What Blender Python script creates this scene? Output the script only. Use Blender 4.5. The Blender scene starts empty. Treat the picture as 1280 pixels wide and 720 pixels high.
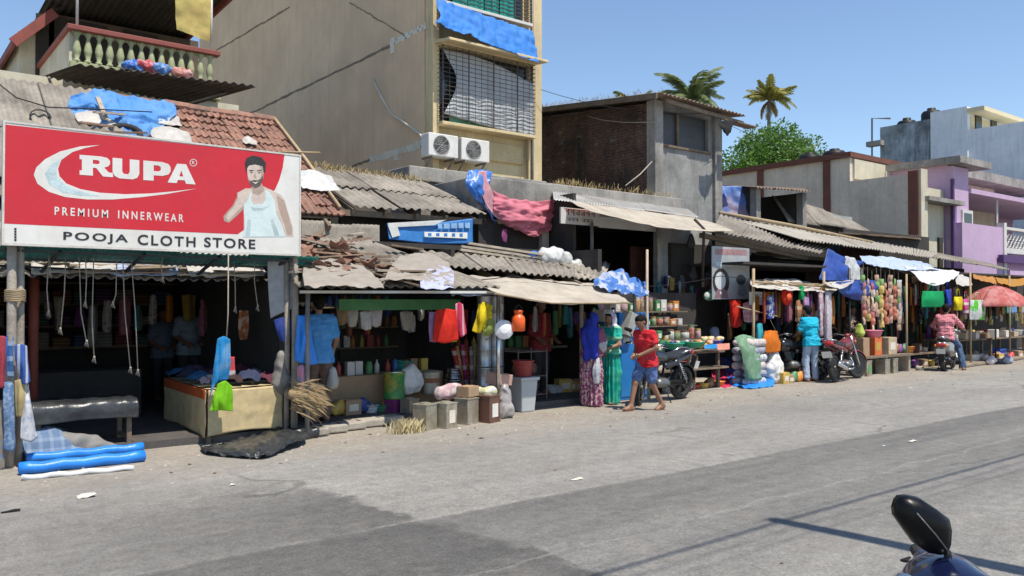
import bpy, math, random
import numpy as np
from mathutils import Vector, Matrix, noise
random.seed(7)
S = bpy.context.scene
COL = S.collection
R = math.radians
V = Vector
EYE = V((0, 0, 1.7)); AZ = R(51.7); PITCH = math.atan(18 / 1036); FPX = 1036.0
FWD = V((math.cos(AZ) * math.cos(PITCH), math.sin(AZ) * math.cos(PITCH), math.sin(PITCH)))
RGT = V((math.sin(AZ), -math.cos(AZ), 0)); UPV = RGT.cross(FWD)
cd = bpy.data.cameras.new('camera'); cam = bpy.data.objects.new('camera', cd); COL.objects.link(cam)
cd.sensor_width = 36; cd.lens = 36 * FPX / 1280; cd.clip_end = 3000; cd.clip_start = .05
cam.matrix_world = Matrix(((RGT.x, UPV.x, -FWD.x, EYE.x), (RGT.y, UPV.y, -FWD.y, EYE.y), (RGT.z, UPV.z, -FWD.z, EYE.z), (0, 0, 0, 1)))
S.camera = cam
SUN_EL = R(66); SUN_AZ = R(5)          # from behind the camera, square to the shop row, a little from the right
sdir = V((math.sin(SUN_AZ) * math.cos(SUN_EL), -math.cos(SUN_AZ) * math.cos(SUN_EL), math.sin(SUN_EL)))
sd = bpy.data.lights.new('sun', 'SUN'); sd.energy = 5.0; sd.angle = R(.55); sd.color = (1, .935, .82)
so = bpy.data.objects.new('sun', sd); COL.objects.link(so); so.rotation_euler = sdir.to_track_quat('Z', 'Y').to_euler(); so.location = (0, -5, 30)
w = bpy.data.worlds.new('World'); S.world = w; w.use_nodes = True
nt = w.node_tree; nt.nodes.clear()
sk = nt.nodes.new('ShaderNodeTexSky'); sk.sky_type = 'NISHITA'; sk.sun_disc = False
sk.sun_elevation = SUN_EL; sk.sun_rotation = math.pi - SUN_AZ; sk.air_density = 1.0; sk.dust_density = .15; sk.ozone_density = 2.8; sk.altitude = 0
bg = nt.nodes.new('ShaderNodeBackground'); bg.inputs[1].default_value = .15
ow = nt.nodes.new('ShaderNodeOutputWorld'); nt.links.new(sk.outputs[0], bg.inputs[0]); nt.links.new(bg.outputs[0], ow.inputs[0])
S.view_settings.view_transform = 'Standard'; S.view_settings.look = 'None'; S.view_settings.gamma = 1
S.view_settings.exposure = .22; S.view_settings.use_curve_mapping = False
S.render.engine = 'CYCLES'; S.cycles.max_bounces = 6; S.cycles.diffuse_bounces = 3; S.cycles.use_denoising = True
def ray(x, y): return FWD + RGT * ((x - 640) / FPX) + UPV * ((360 - y) / FPX)
def aY(x, y, v): d = ray(x, y); return EYE + d * ((v - EYE.y) / d.y)
def aX(x, y, v): d = ray(x, y); return EYE + d * ((v - EYE.x) / d.x)
def aZ(x, y, v=0.0): d = ray(x, y); return EYE + d * ((v - EYE.z) / d.z)
_m = {}
def nn(t, k, **kw):
 n = t.nodes.new(k)
 for a, b in kw.items():
  if a.startswith('i_'): n.inputs[a[2:].replace('_', ' ')].default_value = b
  else: setattr(n, a, b)
 return n
def ramp(t, src, p0, p1, c0=(0, 0, 0, 1), c1=(1, 1, 1, 1)):
 r = t.nodes.new('ShaderNodeValToRGB'); e = r.color_ramp.elements
 e[0].position = p0; e[1].position = p1; e[0].color = c0; e[1].color = c1
 t.links.new(src, r.inputs[0]); return r.outputs[0]
def mixc(t, fac, a, b, mode='MIX'):
 m = t.nodes.new('ShaderNodeMix'); m.data_type = 'RGBA'; m.blend_type = mode
 for s, i in ((fac, 0), (a, 6), (b, 7)):
  if hasattr(s, 'links') or isinstance(s, bpy.types.NodeSocket): t.links.new(s, m.inputs[i])
  elif i == 0: m.inputs[0].default_value = s
  else: m.inputs[i].default_value = (*s[:3], 1)
 return m.outputs[2]
def mth(t, op, a, b=None, clamp=False):
 m = t.nodes.new('ShaderNodeMath'); m.operation = op; m.use_clamp = clamp
 for s, i in ((a, 0), (b, 1)):
  if s is None: continue
  if isinstance(s, bpy.types.NodeSocket): t.links.new(s, m.inputs[i])
  else: m.inputs[i].default_value = s
 return m.outputs[0]
def noi(t, vec, scale, detail=4, rough=.6, dim='3D'):
 n = nn(t, 'ShaderNodeTexNoise'); n.inputs['Scale'].default_value = scale; n.inputs['Detail'].default_value = detail; n.inputs['Roughness'].default_value = rough
 t.links.new(vec, n.inputs['Vector']); return n.outputs[0]
def mapv(t, vec, scale=(1, 1, 1), loc=(0, 0, 0)):
 m = nn(t, 'ShaderNodeMapping'); m.inputs['Scale'].default_value = scale; m.inputs['Location'].default_value = loc
 t.links.new(vec, m.inputs[0]); return m.outputs[0]
def start(name):
 m = bpy.data.materials.new(name); m.use_nodes = True; t = m.node_tree
 b = t.nodes['Principled BSDF']; g = nn(t, 'ShaderNodeNewGeometry')
 return m, t, b, g.outputs['Position']
def M(name, col=(.5, .5, .5), rough=.8, var=.18, scale=5, bump=.25, bscale=60, dirt=None, damt=.4, dscale=2.2, streak=0, metal=0, rnd=0, alpha=1, coat=0, spec=.5, trans=0, obj=False, sss=0):
 """colour with two scales of tone variation, optional dirt patches / vertical streaks, fine relief"""
 if name in _m: return _m[name]
 m, t, b, pos = start(name)
 if obj: pos = nn(t, 'ShaderNodeTexCoord').outputs['Object']
 L = t.links.new
 c = tuple(col)
 n1 = noi(t, pos, scale, 5, .65); n2 = noi(t, pos, scale * 7, 3, .6)
 f = mth(t, 'ADD', mth(t, 'MULTIPLY', n1, .65), mth(t, 'MULTIPLY', n2, .35))
 k = var
 lo = tuple(max(0, x * (1 - k * 1.6)) for x in c); hi = tuple(min(1, x * (1 + k * 1.2)) for x in c)
 out = ramp(t, f, .3, .7, (*lo, 1), (*hi, 1))
 if rnd:
  oi = nn(t, 'ShaderNodeObjectInfo')
  out = mixc(t, mth(t, 'MULTIPLY', oi.outputs['Random'], rnd), out, tuple(x * .35 for x in c))
 if dirt is not None:
  d1 = ramp(t, noi(t, pos, dscale, 6, .7), .45, .68)
  out = mixc(t, mth(t, 'MULTIPLY', d1, damt), out, dirt)
 if streak:
  s1 = ramp(t, noi(t, mapv(t, pos, (5, 5, .35)), 1.0, 5, .7), .48, .72)
  out = mixc(t, mth(t, 'MULTIPLY', s1, streak), out, dirt or tuple(x * .3 for x in c))
 L(out, b.inputs['Base Color'])
 rr = mth(t, 'ADD', rough - .12, mth(t, 'MULTIPLY', n2, .24), True); L(rr, b.inputs['Roughness'])
 b.inputs['Metallic'].default_value = metal; b.inputs['Specular IOR Level'].default_value = spec
 if coat: b.inputs['Coat Weight'].default_value = coat; b.inputs['Coat Roughness'].default_value = .08
 if alpha < 1: b.inputs['Alpha'].default_value = alpha
 if trans: b.inputs['Transmission Weight'].default_value = trans
 if bump:
  bn = nn(t, 'ShaderNodeBump'); bn.inputs['Strength'].default_value = bump; bn.inputs['Distance'].default_value = .02
  L(mth(t, 'ADD', noi(t, pos, bscale, 4, .7), mth(t, 'MULTIPLY', n1, 1.0)), bn.inputs['Height']); L(bn.outputs[0], b.inputs['Normal'])
 _m[name] = m
 return m
def cloth_mat(name, col=None, col2=None, sc=30, kind='noise', rough=.85, thin=.25, amt=1.0):
 """woven cloth: colour, optional print (checks, stripes, flowers) and light passing through"""
 if name in _m: return _m[name]
 m, t, b, pos = start(name); L = t.links.new
 oc = nn(t, 'ShaderNodeTexCoord').outputs['Object']
 n1 = noi(t, oc, 9, 4); out = ramp(t, n1, .3, .7, (*[x * .8 for x in col], 1), (*[min(1, x * 1.12) for x in col], 1))
 if col2:
  if kind == 'stripe': f = ramp(t, mth(t, 'SINE', mth(t, 'MULTIPLY', nn_sep(t, oc, 0), sc)), .5, .55)
  elif kind == 'hstripe': f = ramp(t, mth(t, 'SINE', mth(t, 'MULTIPLY', nn_sep(t, oc, 2), sc)), .5, .6)
  elif kind == 'check':
   a = ramp(t, mth(t, 'SINE', mth(t, 'MULTIPLY', nn_sep(t, oc, 0), sc)), .5, .55); c = ramp(t, mth(t, 'SINE', mth(t, 'MULTIPLY', nn_sep(t, oc, 2), sc)), .5, .55)
   f = mth(t, 'ADD', mth(t, 'MULTIPLY', a, .5), mth(t, 'MULTIPLY', c, .5))
  elif kind == 'spots':
   v = nn(t, 'ShaderNodeTexVoronoi'); v.inputs['Scale'].default_value = sc; L(oc, v.inputs['Vector']); f = ramp(t, v.outputs['Distance'], .25, .4, (1, 1, 1, 1), (0, 0, 0, 1))
  else: f = ramp(t, noi(t, oc, sc, 3), .48, .56)
  out = mixc(t, mth(t, 'MULTIPLY', f, amt), out, col2)
 L(out, b.inputs['Base Color']); b.inputs['Roughness'].default_value = rough; b.inputs['Specular IOR Level'].default_value = .25
 bn = nn(t, 'ShaderNodeBump'); bn.inputs['Strength'].default_value = .35; bn.inputs['Distance'].default_value = .01
 L(noi(t, oc, 22, 4), bn.inputs['Height']); L(bn.outputs[0], b.inputs['Normal'])
 if thin:
  tr = nn(t, 'ShaderNodeBsdfTranslucent'); L(out, tr.inputs[0]); mx = nn(t, 'ShaderNodeMixShader'); mx.inputs[0].default_value = thin
  o = t.nodes['Material Output']; L(b.outputs[0], mx.inputs[1]); L(tr.outputs[0], mx.inputs[2]); L(mx.outputs[0], o.inputs[0])
 _m[name] = m
 return m
def nn_sep(t, vec, i):
 s = nn(t, 'ShaderNodeSeparateXYZ'); t.links.new(vec, s.inputs[0]); return s.outputs[i]
class MB:
 def __init__(s): s.v = []; s.f = []
 def add(s, vs, fs):
  o = len(s.v); s.v += [V(p) for p in vs]; s.f += [tuple(i + o for i in f) for f in fs]; return s
 def box(s, c, d, rz=0, m=None):
  x, y, z = d[0] / 2, d[1] / 2, d[2] / 2; q = Matrix.Rotation(rz, 3, 'Z') if m is None else m
  vs = [V(c) + q @ V((a * x, b * y, e * z)) for e in (-1, 1) for b in (-1, 1) for a in (-1, 1)]
  return s.add(vs, [(0, 2, 3, 1), (4, 5, 7, 6), (0, 1, 5, 4), (2, 6, 7, 3), (0, 4, 6, 2), (1, 3, 7, 5)])
 def b2(s, a, b):            # box between two corners
  a, b = V(a), V(b); return s.box((a + b) / 2, [abs(x) for x in (b - a)])
 def beam(s, a, b, wd, th, up=(0, 0, 1)):
  a, b = V(a), V(b); d = (b - a); l = d.length; d = d / l; u = V(up)
  if abs(d.dot(u)) > .98: u = V((0, 1, 0))
  x = d.cross(u).normalized(); z = x.cross(d)
  m = Matrix((x, d, z)).transposed(); return s.box((a + b) / 2, (wd, l, th), m=m)
 def tube(s, pts, r, n=8, cap=True, r2=None):
  pts = [V(p) for p in pts]; k = len(pts); rings = []
  rs = r if isinstance(r, (list, tuple)) else [r + ((r2 - r) * i / (k - 1) if r2 is not None else 0) for i in range(k)]
  d0 = (pts[1] - pts[0]).normalized(); u = V((0, 0, 1)) if abs(d0.z) < .9 else V((1, 0, 0)); x = d0.cross(u).normalized()
  o = len(s.v)
  for i, p in enumerate(pts):
   d = (pts[min(i + 1, k - 1)] - pts[max(i - 1, 0)]).normalized(); x = (x - d * x.dot(d)).normalized(); y = d.cross(x)
   for j in range(n):
    a = 2 * math.pi * j / n; s.v.append(p + (x * math.cos(a) + y * math.sin(a)) * rs[i])
  for i in range(k - 1):
   for j in range(n):
    a = o + i * n + j; b = o + i * n + (j + 1) % n; s.f.append((a, b, b + n, a + n))
  if cap: s.f.append(tuple(o + n - 1 - j for j in range(n))); s.f.append(tuple(o + (k - 1) * n + j for j in range(n)))
  return s
 def lathe(s, c, prof, n=16, axis=(0, 0, 1), sx=1, sy=1):
  ax = V(axis).normalized(); u = V((0, 0, 1)) if abs(ax.z) < .9 else V((1, 0, 0)); x = ax.cross(u).normalized(); y = ax.cross(x); c = V(c); o = len(s.v); k = len(prof)
  for r, h in prof:
   for j in range(n):
    a = 2 * math.pi * j / n; s.v.append(c + ax * h + x * math.cos(a) * r * sx + y * math.sin(a) * r * sy)
  for i in range(k - 1):
   for j in range(n):
    a = o + i * n + j; b = o + i * n + (j + 1) % n; s.f.append((a, b, b + n, a + n))
  if prof[0][0] > 1e-5: s.f.append(tuple(o + n - 1 - j for j in range(n)))
  if prof[-1][0] > 1e-5: s.f.append(tuple(o + (k - 1) * n + j for j in range(n)))
  return s
 def prism(s, poly, ext):    # planar polygon list of 3d points extruded by vector
  n = len(poly); e = V(ext); vs = [V(p) for p in poly] + [V(p) + e for p in poly]
  return s.add(vs, [tuple(range(n - 1, -1, -1)), tuple(range(n, 2 * n))] + [(i, (i + 1) % n, n + (i + 1) % n, n + i) for i in range(n)])
 def grid(s, fn, nu, nv):
  o = len(s.v)
  for j in range(nv + 1):
   for i in range(nu + 1): s.v.append(V(fn(i / nu, j / nv)))
  for j in range(nv):
   for i in range(nu):
    a = o + j * (nu + 1) + i; s.f.append((a, a + 1, a + nu + 2, a + nu + 1))
  return s
 def mesh(s, name):
  me = bpy.data.meshes.new(name); me.from_pydata([tuple(p) for p in s.v], [], s.f); me.update(); return me
def rootloc(o):
 p = V((0, 0, 0))
 while o is not None: p += o.location; o = o.parent
 return p
def link(name, me, mat, parent=None, smooth=False):
 o = bpy.data.objects.new(name, me); COL.objects.link(o)
 if mat is not None and len(me.materials) == 0: me.materials.append(mat)
 if smooth: me.polygons.foreach_set('use_smooth', [True] * len(me.polygons))
 if parent is not None: o.parent = parent
 return o
def obj(name, mb, mat, parent=None, smooth=False, world=True, bevel=0, solid=0, base=None):
 """one mesh object. world=True: vertices are world coordinates, moved into the parent's frame (parents only translate)"""
 off = V((0, 0, 0))
 if parent is not None and world: off = rootloc(parent)
 elif parent is None and base is not None: off = V(base)
 if off.length > 0: mb.v = [p - off for p in mb.v]
 o = link(name, mb.mesh(name), mat, parent, smooth)
 if parent is None and base is not None: o.location = off
 if solid: md = o.modifiers.new('solid', 'SOLIDIFY'); md.thickness = solid; md.offset = 0
 if bevel: md = o.modifiers.new('bevel', 'BEVEL'); md.width = bevel; md.segments = 2; md.limit_method = 'ANGLE'; md.angle_limit = R(40)
 if smooth and bevel: pass
 return o
def thing(name, label, cat, loc=(0, 0, 0), rz=0, group=None):
 o = bpy.data.objects.new(name, None); COL.objects.link(o); o.location = loc; o.rotation_euler = (0, 0, rz); o.empty_display_size = .2
 return tag(o, label, cat, group)
def tag(o, label, cat, group=None):
 o['label'] = label; o['category'] = cat
 if group: o['group'] = group
 return o
def struct(o): o['kind'] = 'structure'; return o
def stuff(o): o['kind'] = 'stuff'; return o
def copy_tree(o, parent=None):
 c = o.copy(); COL.objects.link(c); c.parent = parent
 for ch in list(o.children): copy_tree(ch, c)
 return c
def catmull(P, u):
 n = len(P) - 1; x = min(max(u, 0), .99999) * n; i = int(x); t = x - i
 p0, p1, p2, p3 = P[max(i - 1, 0)], P[i], P[min(i + 1, n)], P[min(i + 2, n)]
 return .5 * ((2 * p1) + (p2 - p0) * t + (2 * p0 - 5 * p1 + 4 * p2 - p3) * t * t + (3 * p1 - p0 - 3 * p2 + p3) * t ** 3)
def cloth(ctrl, nu=24, nv=16, amp=.03, freq=4., seed=0, ridge=False, edge=0.0, fold=1.0):
 """sheet through a grid of control points (rows of points), wrinkled by noise along its normal"""
 ctrl = [[V(p) for p in row] for row in ctrl]; mb = MB(); sv = V((seed * 13.1, seed * 7.7, seed * 3.3))
 def P(u, v):
  if edge:
   u2 = u + (noise.noise(V((v * 9, seed, 1))) * edge if u in (0, 1) else 0); v2 = v + (noise.noise(V((u * 9, seed, 5))) * edge if v in (0, 1) else 0)
  else: u2, v2 = u, v
  q = catmull([catmull(row, u2) for row in ctrl], v2)
  return q + ((catmull(ctrl[0], 1) - catmull(ctrl[0], 0)).normalized() * noise.noise(V((v * 9, seed, 1))) * edge if u in (0, 1) and edge else V())
 def fn(u, v):
  p = P(u, v); e = .02
  a = P(min(u + e, .999), v) - P(max(u - e, .001), v); b = P(u, min(v + e, .999)) - P(u, max(v - e, .001)); n = a.cross(b)
  n = n.normalized() if n.length > 1e-9 else V((0, 0, 1))
  q = V((p.x * freq, p.y * freq, p.z * freq * fold)) + sv; h = noise.noise(q) + .5 * noise.noise(q * 2.3)
  if ridge: h = 1 - 2 * abs(noise.noise(q)) + .6 * (1 - 2 * abs(noise.noise(q * 2.1)))
  return p + n * h * amp
 return mb.grid(fn, nu, nv)
def sdf_mesh(prims, h=.012, k=.03, clip=None, warp=None):
 """prims: (a, b, ra, rb[, flat]) round cones; negative kinds: ('sub', ...) carve"""
 lo = np.array([1e9] * 3); hi = -lo
 for p in prims:
  q = p[1:] if p[0] == 'sub' else p
  if p[0] == 'sub': continue
  for c, r in ((q[0], q[2]), (q[1], q[3])):
   c = np.array(c); lo = np.minimum(lo, c - r); hi = np.maximum(hi, c + r)
 lo -= 3 * h; hi += 3 * h; n = np.ceil((hi - lo) / h).astype(int) + 1
 ax = [lo[i] + np.arange(n[i]) * h for i in range(3)]
 vol = np.full(n, .2, dtype=np.float32)
 for p in prims:
  sub = p[0] == 'sub'; q = p[1:] if sub else p
  a, b, ra, rb = np.array(q[0], float), np.array(q[1], float), q[2], q[3]; kk = q[4] if len(q) > 4 else k
  m = max(ra, rb) + kk + 2 * h
  i0 = np.maximum(((np.minimum(a, b) - m - lo) / h).astype(int), 0); i1 = np.minimum(((np.maximum(a, b) + m - lo) / h).astype(int) + 2, n)
  sl = tuple(slice(i0[i], i1[i]) for i in range(3))
  X = ax[0][sl[0]][:, None, None]; Y = ax[1][sl[1]][None, :, None]; Z = ax[2][sl[2]][None, None, :]
  ba = b - a; bb = max(ba @ ba, 1e-9)
  t = np.clip(((X - a[0]) * ba[0] + (Y - a[1]) * ba[1] + (Z - a[2]) * ba[2]) / bb, 0, 1)
  d = np.sqrt((X - a[0] - t * ba[0]) ** 2 + (Y - a[1] - t * ba[1]) ** 2 + (Z - a[2] - t * ba[2]) ** 2) - (ra + t * (rb - ra))
  c = vol[sl]
  if sub: vol[sl] = np.maximum(c, -d)
  else:
   hh = np.maximum(kk - np.abs(c - d), 0) / kk; vol[sl] = np.minimum(c, d) - hh * hh * kk / 4
 if warp is not None: vol = vol + warp(ax[0][:, None, None], ax[1][None, :, None], ax[2][None, None, :]).astype(np.float32)
 if clip is not None:
  for (pt, nrm) in clip:
   pl = (ax[0][:, None, None] - pt[0]) * nrm[0] + (ax[1][None, :, None] - pt[1]) * nrm[1] + (ax[2][None, None, :] - pt[2]) * nrm[2]
   vol = np.maximum(vol, pl)
 return nets(vol, lo, h)
_c8 = np.array([(i & 1, (i >> 1) & 1, (i >> 2) & 1) for i in range(8)])
_e12 = [(a, b) for a in range(8) for b in range(a + 1, 8) if bin(a ^ b).count('1') == 1]
def nets(vol, lo, h):
 vol[0] = vol[-1] = .2; vol[:, 0] = vol[:, -1] = .2; vol[:, :, 0] = vol[:, :, -1] = .2
 s = vol < 0; n = np.array(vol.shape) - 1
 cnt = sum(s[c[0]:c[0] + n[0], c[1]:c[1] + n[1], c[2]:c[2] + n[2]].astype(np.int8) for c in _c8)
 act = (cnt > 0) & (cnt < 8); ijk = np.argwhere(act); idx = np.full(n, -1, int); idx[act] = np.arange(len(ijk))
 vals = np.stack([vol[ijk[:, 0] + c[0], ijk[:, 1] + c[1], ijk[:, 2] + c[2]] for c in _c8], 1)
 P = np.zeros((len(ijk), 3)); C = np.zeros(len(ijk))
 for a, b in _e12:
  va, vb = vals[:, a], vals[:, b]; x = (va < 0) != (vb < 0); t = np.where(x, va / np.where(va == vb, 1, va - vb), 0)
  P += x[:, None] * (_c8[a] + t[:, None] * (_c8[b] - _c8[a])); C += x
 P = lo + (ijk + P / C[:, None]) * h
 F = []
 for axis in range(3):
  o1, o2 = [(1, 2), (2, 0), (0, 1)][axis]
  a = np.take(s, range(s.shape[axis] - 1), axis); b = np.take(s, range(1, s.shape[axis]), axis)
  e = np.argwhere(a != b); e = e[(e[:, o1] > 0) & (e[:, o2] > 0) & (e[:, o1] < n[o1]) & (e[:, o2] < n[o2])]
  d1 = np.zeros(3, int); d1[o1] = 1; d2 = np.zeros(3, int); d2[o2] = 1
  q = np.stack([idx[tuple((e - x).T)] for x in (d1 + d2, d2, d1 * 0, d1)], 1)
  fl = ~a[tuple(e.T)]; q[fl] = q[fl][:, ::-1]; F.append(q)
 F = np.concatenate(F); m = MB(); m.v = [V(p) for p in P]; m.f = [tuple(int(i) for i in f) for f in F]; return m
def blob(prims, h=.02, k=.05, lump=0, freq=8, seed=0, **kw):
 m = sdf_mesh(prims, h, k, **kw)
 if lump:
  o = V((seed * 5.3, seed, 2))
  m.v = [p + V((noise.noise(p * freq + o), noise.noise(p * freq + o + V((9, 0, 0))), noise.noise(p * freq + o + V((0, 9, 0))))) * lump for p in m.v]
 return m
def corr(mb, A, B, C, D, pitch=.15, amp=.022, sag=.0, seed=0, th=.006):
 """one corrugated sheet: A,B eave corners, C,D upper corners (C above B); waves run up the slope"""
 A, B, C, D = V(A), V(B), V(C), V(D); w = (B - A).length; nw = max(2, round(w / pitch)); nu = nw * 6; nv = 6
 n = (B - A).cross(D - A).normalized(); n = -n if n.z < 0 and abs(n.z) > .05 else n
 def P(u, v):
  p = (A * (1 - u) + B * u) * (1 - v) + (D * (1 - u) + C * u) * v
  z = math.sin(u * nw * 2 * math.pi) * amp - sag * math.sin(v * math.pi) * math.sin(u * math.pi) + .012 * noise.noise(p * 1.3 + V((seed, 0, 0)))
  return p + n * z
 return mb.grid(P, nu, nv)
def roof(parent, A, B, C, D, mat, ns, rows=1, name='roof_sheet', jit=.04, seed=0, pitch=.15, amp=.022, lap=.06):
 A, B, C, D = V(A), V(B), V(C), V(D); rd = random.Random(seed); n = (B - A).cross(D - A).normalized(); n = -n if n.z < 0 else n
 for j in range(rows):
  for i in range(ns):
   u0, u1 = i / ns, (i + 1) / ns + lap / max((B - A).length, .1); v0, v1 = max(0, j / rows - .03), (j + 1) / rows
   def P(u, v): return (A * (1 - u) + B * u) * (1 - v) + (D * (1 - u) + C * u) * v
   up = (D - A).normalized(); off = n * (.012 * (i % 2) + .03 * j + rd.uniform(0, jit * .4)); sl = up * rd.uniform(-jit, jit) - (up * .0)
   mb = MB(); corr(mb, P(u0, v0) + off + sl, P(u1, v0) + off + sl, P(u1, v1) + off + sl, P(u0, v1) + off + sl, pitch, amp, seed=seed + i)
   obj(name, mb, mat, parent, True, solid=.006)
def outlines(polys, y0, ext=.002):
 pass
def curve_mesh(name, splines, depth=.0015, bez=False):
 c = bpy.data.curves.new(name, 'CURVE'); c.dimensions = '2D'; c.fill_mode = 'BOTH'; c.extrude = depth
 for sp in splines:
  s = c.splines.new('POLY'); s.points.add(len(sp) - 1)
  for p, q in zip(s.points, sp): p.co = (q[0], q[1], 0, 1)
  s.use_cyclic_u = True
 return c2m(c)
def text_mesh(txt, size=1, bold=0.0, spacing=1.0, depth=.0015, align='LEFT'):
 c = bpy.data.curves.new('lettering', 'FONT'); c.body = txt; c.size = size; c.offset = bold; c.space_character = spacing; c.extrude = depth; c.align_x = align; c.resolution_u = 4
 return c2m(c)
def c2m(c):
 o = bpy.data.objects.new('tmp', c); COL.objects.link(o); bpy.context.view_layer.update()
 dg = bpy.context.evaluated_depsgraph_get(); me = bpy.data.meshes.new_from_object(o.evaluated_get(dg))
 COL.objects.unlink(o); bpy.data.objects.remove(o); return me
def fit(me, w=None, h=None):
 xs = [v.co.x for v in me.vertices]; ys = [v.co.y for v in me.vertices]; x0, x1, y0, y1 = min(xs), max(xs), min(ys), max(ys)
 for v in me.vertices:
  if w: v.co.x = (v.co.x - x0) / (x1 - x0) * w
  if h: v.co.y = (v.co.y - y0) / (y1 - y0) * h
 return me
def decal(name, me, mat, parent, org, ux=(1, 0, 0), uy=(0, 0, 1), lift=.003):
 """place a flat x/y mesh in the world: origin org, x along ux, y along uy"""
 ux, uy = V(ux).normalized(), V(uy).normalized(); n = ux.cross(uy)
 off = rootloc(parent); vs = [V(org) + ux * v.co.x + uy * v.co.y + n * (v.co.z + lift) - off for v in me.vertices]
 for v, q in zip(me.vertices, vs): v.co = q
 me.materials.clear(); me.update(); return link(name, me, mat, parent)
CONC = M('old concrete', (.33, .31, .28), .9, .22, 1.6, .5, 40, dirt=(.09, .085, .08), damt=.7, dscale=.9, streak=.5)
ASB = M('asbestos cement sheet', (.31, .275, .23), .92, .25, 2.5, .35, 70, dirt=(.1, .085, .07), damt=.75, dscale=1.3, rnd=.35)
TIN = M('weathered zinc sheet', (.45, .45, .43), .55, .15, 2, .15, 30, dirt=(.22, .13, .08), damt=.5, dscale=1.5, metal=.35, rnd=.2)
WOOD = M('grey weathered wood', (.23, .17, .115), .85, .3, 8, .5, 50, dirt=(.08, .06, .045), damt=.5, rnd=.4)
BAMB = M('bamboo', (.42, .31, .18), .7, .2, 6, .3, 30, rnd=.3)
STEEL = M('rusty painted steel', (.22, .21, .2), .6, .2, 6, .2, 60, dirt=(.16, .07, .035), damt=.6, metal=.3)
DARKST = M('dark steel', (.05, .05, .052), .5, .2, 6, .1, 60, metal=.6)
CHROME = M('bright steel', (.62, .62, .63), .22, .08, 9, .04, 60, metal=1)
BLACKP = M('black plastic', (.012, .012, .013), .5, .2, 12, .08, 80, spec=.3)
RUBBER = M('tyre rubber', (.022, .022, .022), .85, .2, 12, .3, 90)
WHITEP = M('white paint', (.62, .6, .56), .6, .08, 5, .1, 60, dirt=(.4, .36, .3), damt=.35)
DARKW = M('shade-dark plaster', (.05, .043, .038), .95, .3, 2, .4, 30, dirt=(.03, .028, .025), damt=.6)  # deep shade of interiors and openings is put into this near-black colour
ROPE = M('pale rope', (.36, .31, .25), .95, .2, 30, .3, 120)
EARTH = M('trodden earth', (.27, .21, .15), .95, .25, 3, .6, 40, dirt=(.12, .1, .08), damt=.5)
PLINTH = M('worn cement plinth', (.4, .36, .3), .93, .2, 3, .5, 45, dirt=(.16, .13, .1), damt=.5)
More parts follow.
